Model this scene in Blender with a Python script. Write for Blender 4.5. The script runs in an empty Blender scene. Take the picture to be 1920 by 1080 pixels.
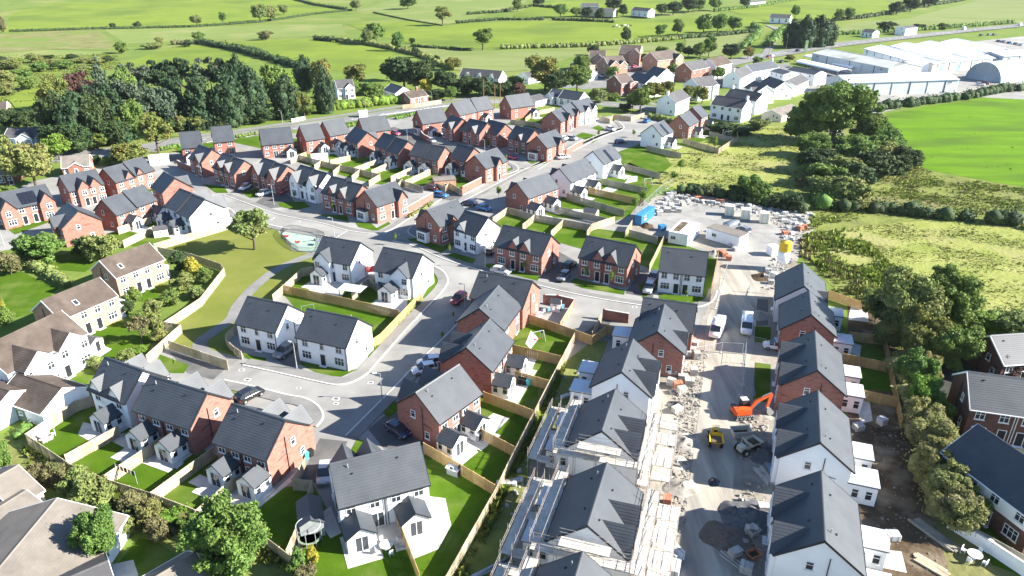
import bpy, math, random
import numpy as np
from mathutils import Vector, Matrix
from mathutils.geometry import delaunay_2d_cdt
random.seed(7)
rng = np.random.default_rng(7)
SC = bpy.context.scene
COL = SC.collection
R = math.radians

# ------------------------------------------------------------------ camera, sky, sun, exposure
CAM_H, FPX, THETA = 60.0, 1350.0, math.atan(637.0 / 1350.0)
cam = bpy.data.cameras.new('camera'); cam_o = bpy.data.objects.new('camera', cam); COL.objects.link(cam_o)
cam.sensor_width = 36.0; cam.lens = 36.0 * FPX / 1920.0; cam.clip_start = 1.0; cam.clip_end = 9000.0
cam_o.location = (0, 0, CAM_H); cam_o.rotation_euler = (math.pi / 2 - THETA, 0, 0)
SC.camera = cam_o
SUN_EL, SUN_AZ = R(29.0), R(-8.0)            # azimuth counter-clockwise from +x (the camera's right)
SUN_DIR = Vector((math.cos(SUN_EL) * math.cos(SUN_AZ), math.cos(SUN_EL) * math.sin(SUN_AZ), math.sin(SUN_EL)))
world = bpy.data.worlds.new('World'); SC.world = world; world.use_nodes = True
nt = world.node_tree
sky = nt.nodes.new('ShaderNodeTexSky'); sky.sky_type = 'NISHITA'; sky.sun_disc = False
sky.sun_elevation = SUN_EL; sky.sun_rotation = math.pi / 2 - SUN_AZ
sky.air_density = 1.0; sky.dust_density = 0.15; sky.ozone_density = 4.0
bg = nt.nodes['Background']; bg.inputs['Strength'].default_value = 0.072
nt.links.new(sky.outputs[0], bg.inputs['Color'])
sun = bpy.data.lights.new('sun', 'SUN'); sun.energy = 5.0; sun.angle = R(0.53); sun.color = (1.0, 0.945, 0.85)
sun_o = bpy.data.objects.new('sun', sun); COL.objects.link(sun_o)
sun_o.rotation_euler = SUN_DIR.to_track_quat('Z', 'Y').to_euler(); sun_o.location = SUN_DIR * 300
SC.view_settings.view_transform = 'Standard'; SC.view_settings.look = 'None'
SC.view_settings.exposure = 1.88; SC.view_settings.gamma = 1.0
SC.render.engine = 'CYCLES'
HAZE = .000035
SC.cycles.max_bounces = 5; SC.cycles.diffuse_bounces = 2; SC.cycles.glossy_bounces = 2
SC.cycles.transmission_bounces = 3; SC.cycles.transparent_max_bounces = 4; SC.cycles.volume_bounces = 0

# ------------------------------------------------------------------ finding places on the ground
_c, _s = math.cos(THETA), math.sin(THETA)
def at(p, z=0.0):
    """World point at height z along the sight line of photo pixel p."""
    u, v = (p[0] - 960) / FPX, (p[1] - 540) / FPX
    t = (z - CAM_H) / (-_s - v * _c)
    return Vector((u * t, (_c - v * _s) * t, z))
def sstep(a, b, x):
    t = np.clip((x - a) / (b - a), 0, 1); return t * t * (3 - 2 * t)
def hgt(x, y):
    r = sstep(330, 560, y)
    return r * (1.6 + 2.2 * np.sin(x * 0.0075 + 0.6) + 2.0 * np.sin(y * 0.0085 + x * 0.003) + 0.7 * np.sin(x * .017 - y * .006))
def gr(p):
    """Point on the terrain under photo pixel p."""
    z = 0.0
    for _ in range(25):
        q = at(p, z); z = float(hgt(q.x, q.y))
    return Vector((q.x, q.y, z))
def depth_of(q):
    return q.y * _c - (q.z - CAM_H) * _s
def height_to(q, row):
    """Height above q whose top shows at photo row."""
    k = (540 - row) / FPX
    z = (k * q.y * _c - q.y * _s) / (_c + k * _s)
    return z + CAM_H - q.z
def mpp(q):
    return depth_of(q) / FPX

# ------------------------------------------------------------------ materials
MATS = {}
def rgb(c): return (c[0], c[1], c[2], 1.0)
def mat(name, c1, c2=None, scale=1.0, rough=0.85, c3=None, scale3=0.1, amt3=0.5, bump=0.0, bscale=None,
        coord='pos', island=0.0, objvar=0.0, metal=0.0, spec=None, detail=4.0, stretch=None, trans=0.0):
    m = bpy.data.materials.new(name); m.use_nodes = True; MATS[name] = m
    n, l = m.node_tree.nodes, m.node_tree.links
    b = n['Principled BSDF']
    b.inputs['Roughness'].default_value = rough; b.inputs['Metallic'].default_value = metal
    b.inputs['Specular IOR Level'].default_value = spec if spec is not None else (.06 if rough >= .85 else .3)
    if c2 is None:
        b.inputs['Base Color'].default_value = rgb(c1); return m
    if coord == 'pos':
        src = n.new('ShaderNodeNewGeometry').outputs['Position']
    else:
        src = n.new('ShaderNodeTexCoord').outputs['Object']
    if stretch:
        mp = n.new('ShaderNodeMapping'); mp.inputs['Scale'].default_value = stretch
        l.new(src, mp.inputs['Vector']); src = mp.outputs[0]
    nz = n.new('ShaderNodeTexNoise'); nz.inputs['Scale'].default_value = scale; nz.inputs['Detail'].default_value = detail
    nz.inputs['Roughness'].default_value = 0.62
    l.new(src, nz.inputs['Vector'])
    cr = n.new('ShaderNodeValToRGB'); cr.color_ramp.elements[0].position = 0.3; cr.color_ramp.elements[1].position = 0.7
    cr.color_ramp.elements[0].color = rgb(c1); cr.color_ramp.elements[1].color = rgb(c2)
    l.new(nz.outputs['Fac'], cr.inputs['Fac'])
    col = cr.outputs['Color']
    if c3 is not None:
        n3 = n.new('ShaderNodeTexNoise'); n3.inputs['Scale'].default_value = scale3; n3.inputs['Detail'].default_value = 5.0
        l.new(src, n3.inputs['Vector'])
        r3 = n.new('ShaderNodeValToRGB'); r3.color_ramp.elements[0].position = 0.62 - 0.3 * amt3
        r3.color_ramp.elements[1].position = 0.82 - 0.3 * amt3
        l.new(n3.outputs['Fac'], r3.inputs['Fac'])
        mx = n.new('ShaderNodeMix'); mx.data_type = 'RGBA'
        l.new(r3.outputs['Color'], mx.inputs[0]); l.new(col, mx.inputs[6]); mx.inputs[7].default_value = rgb(c3)
        col = mx.outputs[2]
    if island or objvar:
        hs = n.new('ShaderNodeHueSaturation')
        if island:
            ri = n.new('ShaderNodeNewGeometry').outputs['Random Per Island']
        else:
            ri = n.new('ShaderNodeObjectInfo').outputs['Random']
        mr = n.new('ShaderNodeMapRange'); k = island or objvar
        mr.inputs['To Min'].default_value = 1 - k; mr.inputs['To Max'].default_value = 1 + k
        l.new(ri, mr.inputs['Value']); l.new(mr.outputs[0], hs.inputs['Value'])
        if island and objvar:
            oi = n.new('ShaderNodeObjectInfo').outputs['Random']
            m2 = n.new('ShaderNodeMapRange'); m2.inputs['To Min'].default_value = 0.5 - 0.018 * objvar / 0.3; m2.inputs['To Max'].default_value = 0.5 + 0.022 * objvar / 0.3
            l.new(oi, m2.inputs['Value']); l.new(m2.outputs[0], hs.inputs['Hue'])
        l.new(col, hs.inputs['Color']); col = hs.outputs['Color']
    l.new(col, b.inputs['Base Color'])
    if bump:
        nb = n.new('ShaderNodeTexNoise'); nb.inputs['Scale'].default_value = bscale or scale * 3; nb.inputs['Detail'].default_value = 3.0
        l.new(src, nb.inputs['Vector'])
        bp = n.new('ShaderNodeBump'); bp.inputs['Strength'].default_value = 1.0; bp.inputs['Distance'].default_value = bump
        l.new(nb.outputs['Fac'], bp.inputs['Height']); l.new(bp.outputs[0], b.inputs['Normal'])
    if trans:
        tr = n.new('ShaderNodeBsdfTranslucent'); l.new(col, tr.inputs['Color'])
        ms = n.new('ShaderNodeMixShader'); ms.inputs[0].default_value = trans
        out = n['Material Output']
        l.new(b.outputs[0], ms.inputs[1]); l.new(tr.outputs[0], ms.inputs[2]); l.new(ms.outputs[0], out.inputs['Surface'])
    return m
# ground
mat('pasture', (.095, .150, .026), (.150, .195, .045), .05, .95, (.215, .215, .075), .012, .35, .10, .6)
mat('field_lime', (.122, .178, .022), (.172, .218, .034), .045, .95, (.100, .145, .026), .013, .5, .08, .4, detail=8)
mat('field_mown', (.148, .180, .060), (.185, .208, .080), .06, .95, (.122, .165, .042), .015, .4, .05, .8, stretch=(1, 3, 1))
mat('field_pale', (0.135, 0.184, 0.045), (0.164, 0.203, 0.060), .05, .95, (.215, .225, .085), .02, .3, .05, .5)
mat('field_rough', (.120, .130, .040), (.215, .205, .090), .09, .95, (.120, .180, .035), .035, .55, .25, .35)
mat('field_near', (0.073, 0.162, 0.005), (0.119, 0.219, 0.011), .11, .95, (.066, .118, .014), .05, .5, .12, .8, stretch=(.45, 1.7, 1), detail=8)
mat('rough_grass', (0.180, 0.218, 0.047), (0.270, 0.276, 0.089), .16, .95, (.255, .235, .105), .05, .45, .18, 1.2)
mat('scrub_ground', (0.101, 0.127, 0.031), (0.203, 0.224, 0.062), .2, .95, (.165, .150, .070), .07, .42, .2, 1.0)
mat('lawn', (0.039, 0.088, 0.005), (0.070, 0.128, 0.008), .30, .95, (.118, .148, .034), .16, .42, .04, 5.0, detail=7)
mat('park_grass', (0.125, 0.148, 0.028), (0.163, 0.174, 0.045), .18, .95, (.115, .140, .026), .07, .5, .03, 5.0)
mat('tarmac', (0.191, 0.188, 0.178), (0.249, 0.244, 0.230), .35, .9, (.300, .293, .275), .07, .5, .004, 12, detail=9)
mat('tarmac_dark', (.085, .085, .086), (.120, .118, .115), .5, .9, (.155, .150, .142), .15, .4, .004, 12)
mat('tarmac_path', (.175, .172, .165), (.215, .210, .200), .6, .9, (.150, .148, .145), .2, .4, .004, 12)
mat('main_road', (.165, .165, .160), (.200, .200, .193), .2, .9, (.235, .232, .222), .05, .4)
mat('kerb', (.46, .45, .42), (.56, .545, .51), 2, .85)
mat('road_paint', (.62, .62, .60), (.78, .78, .76), 2, .7)
mat('patio', (.44, .42, .385), (.55, .53, .49), .9, .85, (.36, .35, .33), .5, .3, .006, 4)
mat('site_dirt', (.250, .225, .190), (.345, .318, .275), .22, .95, (.195, .172, .142), .09, .5, .10, 1.4)
mat('site_gravel', (.205, .200, .190), (.285, .275, .258), .5, .95, (.325, .312, .285), .10, .5, .08, 3)
mat('site_track', (.285, .258, .215), (.415, .380, .322), .30, .95, (.215, .200, .178), .20, .45, .03, 2, stretch=(2.2, .28, 1), detail=8)
mat('shade_toned_ground', (.035, .036, .034), (.065, .066, .060), .5, .95, (.05, .07, .03), .2, .4)  # near-black tone: shade of the right-edge gardens put into the colour
mat('soil', (0.059, 0.040, 0.025), (0.102, 0.074, 0.048), .5, .95, (.215, .175, .125), .2, .4, .12, 2)
mat('rubber_green', (.25, .34, .27), (.29, .38, .31), .8, .8)
# buildings
mat('brick', (0.256, 0.111, 0.086), (0.347, 0.173, 0.137), 1.6, .9, (.165, .066, .052), .7, .25, .004, 14, coord='obj', stretch=(1, 1, 3))
mat('brick_pale', (.36, .205, .140), (.45, .275, .200), 1.6, .9, (.30, .16, .105), .7, .25, .004, 14, coord='obj')
mat('brick_old', (.105, .054, .043), (.155, .082, .066), 1.6, .9, (.15, .07, .055), .7, .25, .004, 14, coord='obj')
mat('render_white', (.80, .81, .81), (.87, .875, .87), .5, .85, (.74, .745, .74), .25, .25, coord='obj')
mat('render_cream', (.62, .57, .47), (.72, .67, .57), .5, .85, (.55, .50, .41), .25, .25, coord='obj')
mat('render_grey', (.50, .49, .47), (.58, .57, .55), .5, .85, coord='obj')
mat('roof', (.040, .046, .055), (.056, .063, .073), .7, .55, (.034, .039, .047), .35, .35, .006, 9, coord='obj', spec=.55)
mat('roof_slate', (.062, .060, .064), (.085, .082, .084), .9, .7, (.10, .10, .095), .4, .35, .006, 9, coord='obj')
mat('roof_brown', (.068, .054, .046), (.100, .080, .068), .7, .85, (.125, .102, .086), .3, .4, .008, 8, coord='obj')
mat('roof_fawn', (.155, .138, .120), (.205, .183, .160), .7, .85, (.13, .115, .10), .3, .4, .008, 8, coord='obj')
mat('roof_umber', (.075, .058, .050), (.11, .086, .074), .8, .8, (.135, .11, .095), .35, .35, .006, 9, coord='obj')
mat('trim_dark', (.022, .024, .028), None, rough=.5)
mat('trim_white', (.80, .80, .79), None, rough=.5)
mat('trim_brown', (.10, .055, .035), None, rough=.5)
mat('glass', (.030, .038, .048), None, rough=.06, spec=.7)
mat('door_dark', (.020, .022, .026), None, rough=.35)
mat('door_colour', (.11, .03, .03), None, rough=.35)
mat('membrane', (.52, .53, .56), (.60, .61, .64), .6, .7, coord='obj')
mat('sheet_roof', (.40, .41, .40), (.48, .49, .475), .15, .6, (.34, .35, .345), .06, .3)
mat('sheet_roof_old', (0.392, 0.399, 0.364), (0.499, 0.499, 0.461), .25, .65, (.24, .245, .22), .1, .4)
mat('sheet_white', (.84, .84, .83), (.90, .90, .89), .3, .5)
mat('cladding', (.38, .43, .46), (.46, .50, .525), .2, .55, (.33, .37, .39), .3, .25)
mat('cladding_blue', (.19, .28, .36), (.25, .35, .43), .3, .5, (.16, .24, .31), .5, .3)
mat('blockwork', (.40, .38, .33), (.50, .475, .42), .6, .9)
mat('solar', (.012, .014, .022), None, rough=.15, spec=.6)
# wood, metal, small things
mat('fence_pale', (.37, .305, .21), (.50, .425, .305), 1.2, .9, (.29, .24, .17), .4, .35, objvar=.20)
mat('fence_new', (.42, .275, .12), (.52, .36, .175), 1.2, .9, (.35, .225, .10), .4, .3, objvar=.16)
mat('fence_grey', (.30, .275, .225), (.385, .35, .29), 1.2, .9, (.24, .22, .18), .4, .35, objvar=.10)
mat('concrete', (.42, .41, .38), (.52, .505, .47), 2, .9)
mat('wood_board', (0.414, 0.386, 0.337), (0.540, 0.511, 0.456), 1.5, .9, (.36, .32, .26), .7, .35, objvar=.12)
mat('wood_brown', (.22, .13, .07), (.30, .185, .105), 1.5, .9)
mat('scaffold', (.26, .235, .215), (.38, .36, .345), 1.2, .55, (.27, .15, .10), .6, .35, metal=.3)
mat('steel', (.42, .43, .44), None, rough=.4, metal=.6)
mat('galv', (.36, .39, .40), (.46, .48, .49), 2, .5, metal=.4)
mat('plastic_wrap', (.30, .305, .31), (.55, .55, .54), .9, .45, (.30, .29, .27), .6, .4, objvar=.22)
mat('foil', (.72, .67, .52), (.80, .75, .61), .8, .5)
mat('block_pile', (0.336, 0.320, 0.296), (0.448, 0.432, 0.400), 3, .9, objvar=.15)
mat('brick_pile', (.34, .13, .08), (.44, .20, .13), 3, .9, objvar=.15)
mat('rubble', (0.246, 0.226, 0.197), (0.377, 0.353, 0.316), 2.5, .95, (.20, .18, .155), 1.2, .4, objvar=.2)
mat('rubble_dark', (.075, .078, .085), (.14, .14, .145), 2, .95, objvar=.15)
mat('rubble_brown', (.17, .14, .11), (.28, .24, .195), 2.5, .95)
mat('gravel_brown', (.105, .085, .070), (.175, .145, .120), 3, .95, bump=.05, bscale=9)
mat('orange_paint', (.62, .095, .018), (.55, .085, .02), 1.5, .4, coord='obj')
mat('yellow_paint', (.66, .42, .03), (.58, .36, .03), 1.5, .45, coord='obj')
mat('blue_paint', (.03, .17, .36), (.045, .21, .41), .8, .5, coord='obj')
mat('skip_yellow', (.46, .44, .36), (.54, .52, .44), 1.5, .7, coord='obj')
mat('rubber', (.018, .018, .019), None, rough=.8)
mat('red_plastic', (.55, .02, .03), None, rough=.4)
mat('cyan_plastic', (.08, .40, .48), None, rough=.4)
mat('black_wrap', (.012, .013, .017), None, rough=.25, spec=.6)
mat('green_shed', (.13, .19, .13), (.17, .235, .165), 1, .8)
for k, c in dict(white=(.80, .81, .82), silver=(.42, .44, .46), grey=(.17, .18, .20), black=(.014, .015, .018), navy=(.02, .03, .08),
                 red=(.30, .012, .03), pink=(.55, .03, .10), blue=(.02, .16, .45), darkred=(.13, .012, .03), skyblue=(.10, .33, .55)).items():
    m = mat('car_' + k, c, None, rough=.22, spec=.6)
    m.node_tree.nodes['Principled BSDF'].inputs['Coat Weight'].default_value = .6
# vegetation
mat('leaf_hedge', (0.196, 0.210, 0.070), (0.312, 0.301, 0.115), .5, .8, (.26, .23, .12), .3, .35, island=.25, objvar=.3, trans=.35)
mat('bark', (.075, .058, .042), (.135, .108, .082), 2.0, .95, coord='obj')
mat('leaf_mid', (0.087, 0.151, 0.028), (0.154, 0.231, 0.050), .35, .75, (.12, .14, .030), .15, .25, island=.22, objvar=.30, trans=.22)
mat('leaf_dark', (0.029, 0.055, 0.016), (0.054, 0.088, 0.026), .35, .75, (.07, .09, .03), .15, .2, island=.24, objvar=.22, trans=.15)
mat('leaf_olive', (0.130, 0.169, 0.045), (0.225, 0.256, 0.079), .35, .8, (.17, .15, .055), .15, .3, island=.22, objvar=.30, trans=.2)
mat('leaf_bright', (0.114, 0.210, 0.024), (0.180, 0.270, 0.042), .35, .75, (.21, .24, .04), .15, .25, island=.28, objvar=.2, trans=.25)
mat('leaf_yellow', (.34, .30, .035), (.42, .38, .06), .5, .75, (.22, .25, .04), .3, .4, island=.25, trans=.25)
mat('leaf_autumn', (0.111, 0.150, 0.034), (0.195, 0.195, 0.047), .35, .75, (.24, .160, .040), .2, .35, island=.28, objvar=.25, trans=.2)
mat('leaf_copper', (0.060, 0.031, 0.026), (0.114, 0.054, 0.041), .4, .75, (.12, .07, .05), .3, .3, island=.3, trans=.12)
mat('leaf_brown', (0.127, 0.120, 0.055), (0.195, 0.179, 0.088), .4, .85, (.075, .098, .030), .25, .4, island=.3, objvar=.2, trans=.15)
mat('needle', (0.018, 0.046, 0.018), (0.038, 0.071, 0.026), .4, .75, (.06, .088, .036), .2, .3, island=.32, objvar=.2, trans=.08)
mat('needle_blue', (0.050, 0.078, 0.048), (0.082, 0.110, 0.066), .4, .75, (.06, .09, .036), .2, .3, island=.3, objvar=.2, trans=.08)
mat('tussock', (0.198, 0.213, 0.058), (0.282, 0.265, 0.095), .12, .9, (.13, .18, .04), .06, .45, island=.25, trans=.2)
mat('tussock_green', (0.132, 0.190, 0.032), (0.198, 0.236, 0.053), .12, .9, (.20, .20, .07), .06, .35, island=.25, trans=.2)
mat('heather', (0.147, 0.140, 0.058), (0.231, 0.202, 0.094), .2, .9, (.10, .13, .03), .1, .4, island=.28, trans=.15)

# ------------------------------------------------------------------ mesh helpers
class MB:
    """Collects solids; build() links them as one mesh object."""
    def __init__(s): s.v = []; s.f = []; s.m = []; s.cur = 0
    def add(s, vs, fs, mi=None):
        o = len(s.v); s.v += [tuple(q) for q in vs]; s.f += [tuple(o + i for i in f) for f in fs]
        s.m += [s.cur if mi is None else mi] * len(fs); return s
    def box(s, c, d, rz=0.0, mi=None):
        x, y, z = d[0] / 2, d[1] / 2, d[2] / 2; co, si = math.cos(rz), math.sin(rz)
        vs = [(c[0] + a * x * co - b * y * si, c[1] + a * x * si + b * y * co, c[2] + e * z)
              for e in (-1, 1) for a, b in ((-1, -1), (1, -1), (1, 1), (-1, 1))]
        return s.add(vs, [(3, 2, 1, 0), (4, 5, 6, 7), (0, 1, 5, 4), (1, 2, 6, 5), (2, 3, 7, 6), (3, 0, 4, 7)], mi)
    def px(s, prof, x0, x1, mi=None):
        """prism along x of a (y,z) profile, listed counter-clockwise as seen from +x"""
        n = len(prof)
        vs = [(x0, y, z) for y, z in prof] + [(x1, y, z) for y, z in prof]
        fs = [(i, (i + 1) % n, n + (i + 1) % n, n + i) for i in range(n)]
        fs = [tuple(reversed(f)) for f in fs] + [tuple(range(n - 1, -1, -1)), tuple(range(n, 2 * n))]
        return s.add(vs, [tuple(f) for f in fs], mi)
    def py(s, prof, y0, y1, mi=None):
        """prism along y of an (x,z) profile"""
        n = len(prof)
        vs = [(x, y0, z) for x, z in prof] + [(x, y1, z) for x, z in prof]
        fs = [(i, (i + 1) % n, n + (i + 1) % n, n + i) for i in range(n)] + [tuple(range(n - 1, -1, -1)), tuple(range(n, 2 * n))]
        return s.add(vs, fs, mi)
    def pz(s, prof, z0, z1, mi=None):
        n = len(prof)
        vs = [(x, y, z0) for x, y in prof] + [(x, y, z1) for x, y in prof]
        fs = [(i, (i + 1) % n, n + (i + 1) % n, n + i) for i in range(n)] + [tuple(range(n - 1, -1, -1)), tuple(range(n, 2 * n))]
        return s.add(vs, fs, mi)
    def tube(s, a, b, r, r2=None, n=6, mi=None):
        a, b = Vector(a), Vector(b); r2 = r if r2 is None else r2
        w = (b - a); L = w.length
        if L < 1e-6: return s
        w /= L; u = w.orthogonal().normalized(); k = w.cross(u)
        vs = [a + (u * math.cos(t) + k * math.sin(t)) * r for t in (2 * math.pi * i / n for i in range(n))]
        vs += [b + (u * math.cos(t) + k * math.sin(t)) * r2 for t in (2 * math.pi * i / n for i in range(n))]
        fs = [(i, (i + 1) % n, n + (i + 1) % n, n + i) for i in range(n)] + [tuple(range(n - 1, -1, -1)), tuple(range(n, 2 * n))]
        return s.add(vs, fs, mi)
    def lathe(s, prof, n=16, c=(0, 0, 0), mi=None, caps=True):
        vs = []; fs = []
        for r, z in prof:
            vs += [(c[0] + r * math.cos(2 * math.pi * i / n), c[1] + r * math.sin(2 * math.pi * i / n), c[2] + z) for i in range(n)]
        for k in range(len(prof) - 1):
            for i in range(n):
                fs.append((k * n + i, k * n + (i + 1) % n, (k + 1) * n + (i + 1) % n, (k + 1) * n + i))
        if caps: fs += [tuple(range(n - 1, -1, -1)), tuple(range((len(prof) - 1) * n, len(prof) * n))]
        return s.add(vs, fs, mi)
    def mesh(s, name, mats):
        me = bpy.data.meshes.new(name); me.from_pydata(s.v, [], s.f)
        for q in (mats if isinstance(mats, (list, tuple)) else [mats]): me.materials.append(MATS[q])
        if any(s.m): me.polygons.foreach_set('material_index', s.m)
        me.update(); return me
    def build(s, name, mats, parent=None, loc=(0, 0, 0), rz=0.0):
        return link(name, s.mesh(name, mats), parent, loc, rz)
def link(name, me, parent=None, loc=(0, 0, 0), rz=0.0, scale=None):
    o = bpy.data.objects.new(name, me); COL.objects.link(o); o.parent = parent
    o.location = loc; o.rotation_euler = (0, 0, rz)
    if scale: o.scale = scale
    return o
def tag(o, label, cat, group=None):
    o['label'] = label; o['category'] = cat
    if group: o['group'] = group
    return o
def thing(name, label, cat, loc=(0, 0, 0), rz=0.0, group=None):
    return tag(link(name, None, None, loc, rz), label, cat, group)
def smooth(o):
    me = o.data; me.polygons.foreach_set('use_smooth', [True] * len(me.polygons)); return o
ORD = ['', 'first', 'second', 'third', 'fourth', 'fifth', 'sixth', 'seventh', 'eighth', 'ninth', 'tenth', 'eleventh', 'twelfth',
       'thirteenth', 'fourteenth', 'fifteenth', 'sixteenth', 'seventeenth', 'eighteenth', 'nineteenth', 'twentieth',
       'twenty-first', 'twenty-second', 'twenty-third', 'twenty-fourth', 'twenty-fifth', 'twenty-sixth', 'twenty-seventh',
       'twenty-eighth', 'twenty-ninth', 'thirtieth', 'thirty-first', 'thirty-second', 'thirty-third', 'thirty-fourth', 'thirty-fifth', 'thirty-sixth', 'thirty-seventh', 'thirty-eighth']

def in_poly(x, y, P):
    ins = np.zeros(len(x), bool); n = len(P)
    for i in range(n):
        (x1, y1), (x2, y2) = P[i], P[(i + 1) % n]
        if y1 == y2: continue
        c = ((y1 > y) != (y2 > y)) & (x < (x2 - x1) * (y - y1) / (y2 - y1) + x1)
        ins ^= c
    return ins
def densify(P, step):
    out = []
    for i in range(len(P)):
        a, b = P[i], P[(i + 1) % len(P)]
        k = max(1, int(math.hypot(b[0] - a[0], b[1] - a[1]) / step))
        out += [(a[0] + (b[0] - a[0]) * j / k, a[1] + (b[1] - a[1]) * j / k) for j in range(k)]
    return out
def curve(P, k=4, closed=False):
    """Catmull-Rom through points"""
    n = len(P); out = []
    for i in range(n if closed else n - 1):
        g = lambda j: P[j % n] if closed else P[min(max(j, 0), n - 1)]
        a, b, c, d = g(i - 1), g(i), g(i + 1), g(i + 2)
        for j in range(k):
            t = j / k
            out.append(tuple(0.5 * (2 * b[q] + (c[q] - a[q]) * t + (2 * a[q] - 5 * b[q] + 4 * c[q] - d[q]) * t * t + (3 * b[q] - a[q] - 3 * c[q] + d[q]) * t ** 3) for q in (0, 1)))
    if not closed: out.append(tuple(P[-1]))
    return out
def sheet(name, pts, material, z, step=None, label=None, px=True, kind='structure', skirt=None):
    """A flat or draped polygon of ground, outline as photo pixels."""
    W = [tuple(gr(p))[:2] for p in pts] if px else [tuple(p) for p in pts]
    if step:
        W = densify(W, step)
        xs, ys = [q[0] for q in W], [q[1] for q in W]
        gx, gy = np.meshgrid(np.arange(min(xs), max(xs), step), np.arange(min(ys), max(ys), step))
        gx, gy = gx.ravel(), gy.ravel(); k = in_poly(gx, gy, W)
        V = [Vector(q) for q in W] + [Vector((a, b)) for a, b in zip(gx[k], gy[k])]
    else:
        V = [Vector(q) for q in W]
    n = len(W)
    r = delaunay_2d_cdt(V, [(i, (i + 1) % n) for i in range(n)], [list(range(n))], 1, 1e-4)
    vs = [(q.x, q.y, float(hgt(q.x, q.y)) + z) for q in r[0]]
    me = bpy.data.meshes.new(name); me.from_pydata(vs, [], [tuple(f) for f in r[2]])
    flip = [p for p in me.polygons if p.normal.z < 0]
    if flip: me.flip_normals() if len(flip) == len(me.polygons) else None
    me.materials.append(MATS[material]); me.update()
    o = link(name, me)
    if kind: o['kind'] = kind
    if label: o['label'] = label
    return o
def strip_poly(C, w):
    """Outline of a strip of width w (metres) along world points C"""
    L, Rr = [], []
    for i, p in enumerate(C):
        a, b = C[max(i - 1, 0)], C[min(i + 1, len(C) - 1)]
        d = (Vector(b) - Vector(a)).normalized(); n = Vector((-d.y, d.x))
        L.append((p[0] + n.x * w / 2, p[1] + n.y * w / 2)); Rr.append((p[0] - n.x * w / 2, p[1] - n.y * w / 2))
    return L + Rr[::-1]
def strip(name, pts, w, material, z, label=None, k=4, h=0.0, px=True, kind='structure', parent=None):
    """A road, path or kerb of width w along photo points; h gives it a body (kerb)"""
    C = [tuple(gr(p))[:2] for p in pts] if px else list(pts)
    if k > 1: C = curve(C, k)
    n = len(C); vs = []; fs = []
    P = strip_poly(C, w); Lf, Rt = P[:n], P[n:][::-1]
    for i in range(n):
        zz = float(hgt(*C[i])) + z
        vs += [(Lf[i][0], Lf[i][1], zz), (Rt[i][0], Rt[i][1], zz)]
        if h: vs += [(Lf[i][0], Lf[i][1], zz - h), (Rt[i][0], Rt[i][1], zz - h)]
    m = 4 if h else 2
    for i in range(n - 1):
        a, b = i * m, (i + 1) * m
        fs.append((a, a + 1, b + 1, b))
        if h: fs += [(a + 2, a, b, b + 2), (a + 1, a + 3, b + 3, b + 1)]
    me = bpy.data.meshes.new(name); me.from_pydata(vs, [], fs); me.materials.append(MATS[material]); me.update()
    o = link(name, me, parent)
    if kind: o['kind'] = kind
    if label: o['label'] = label
    return o

# ------------------------------------------------------------------ the ground, fields, roads
def terrain():
    xs = np.unique(np.concatenate([np.linspace(-2600, -700, 40), np.linspace(-700, 900, 81), np.linspace(900, 2800, 40)]))
    ys = np.unique(np.concatenate([np.linspace(-300, 1200, 101), np.linspace(1200, 4200, 60)]))
    X, Y = np.meshgrid(xs, ys); Z = hgt(X, Y)
    v = np.stack([X.ravel(), Y.ravel(), Z.ravel()], 1); w = len(xs)
    f = [(j * w + i, j * w + i + 1, (j + 1) * w + i + 1, (j + 1) * w + i) for j in range(len(ys) - 1) for i in range(w - 1)]
    me = bpy.data.meshes.new('ground'); me.from_pydata(v.tolist(), [], f); me.materials.append(MATS['pasture']); me.update()
    o = link('ground', me); o['kind'] = 'structure'; o['label'] = 'green farmland stretching to the skyline behind the estate'
terrain()
FIELDS = [
    ('field_lime', [(8, 62), (20, 25), (90, 6), (200, 2), (330, -6), (560, -6), (655, 20), (590, 25), (490, 40), (360, 50), (210, 52), (60, 58)]),
    ('field_rough', [(-40, 68), (60, 60), (180, 55), (215, 78), (205, 95), (90, 92), (-40, 102)]),
    ('field_pale', [(195, 56), (490, 47), (640, 45), (650, 66), (590, 68), (380, 76), (235, 82)]),
    ('field_lime', [(235, 118), (330, 88), (385, 84), (440, 97), (470, 112), (440, 135), (250, 140)]),
    ('field_lime', [(385, 80), (590, 72), (640, 80), (735, 95), (738, 125), (690, 138), (600, 130), (530, 112), (460, 97)]),
    ('field_pale', [(665, 22), (760, -6), (990, -6), (985, 6), (930, 22), (860, 44), (820, 46), (760, 38), (700, 20)]),
    ('field_lime', [(650, 45), (770, 40), (835, 50), (860, 46), (1020, 40), (1150, 42), (1290, 33), (1425, 24), (1430, 48), (1270, 75), (1080, 84), (950, 88), (900, 92), (790, 86), (700, 66)]),
    ('field_mown', [(765, 88), (900, 97), (1070, 91), (1270, 79), (1275, 100), (1120, 92), (1070, 110), (990, 132), (900, 138), (830, 128), (815, 108)]),
    ('field_lime', [(960, 30), (1000, 10), (1120, -6), (1340, -6), (1340, 8), (1150, 32), (1030, 36)]),
    ('field_lime', [(1365, 20), (1500, 0), (1660, -6), (1665, 24), (1570, 34), (1500, 42), (1440, 40)]),
    ('field_mown', [(1560, 62), (1600, 44), (1700, 36), (1760, 20), (1840, -2), (1990, -10), (1990, 40), (1840, 48), (1680, 60)]),
    ('field_mown', [(1285, 72), (1410, 60), (1405, 96), (1330, 108), (1285, 100)]),
    ('field_lime', [(15, 185), (85, 148), (95, 175), (80, 212), (30, 205)]),
    ('field_pale', [(-40, 104), (90, 94), (205, 97), (215, 100), (120, 108), (-40, 116)]),
]
for i, (m, pts) in enumerate(FIELDS):
    sheet('field', pts, m, 0.10 + 0.012 * i, 22, 'green field behind the estate')
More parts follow.
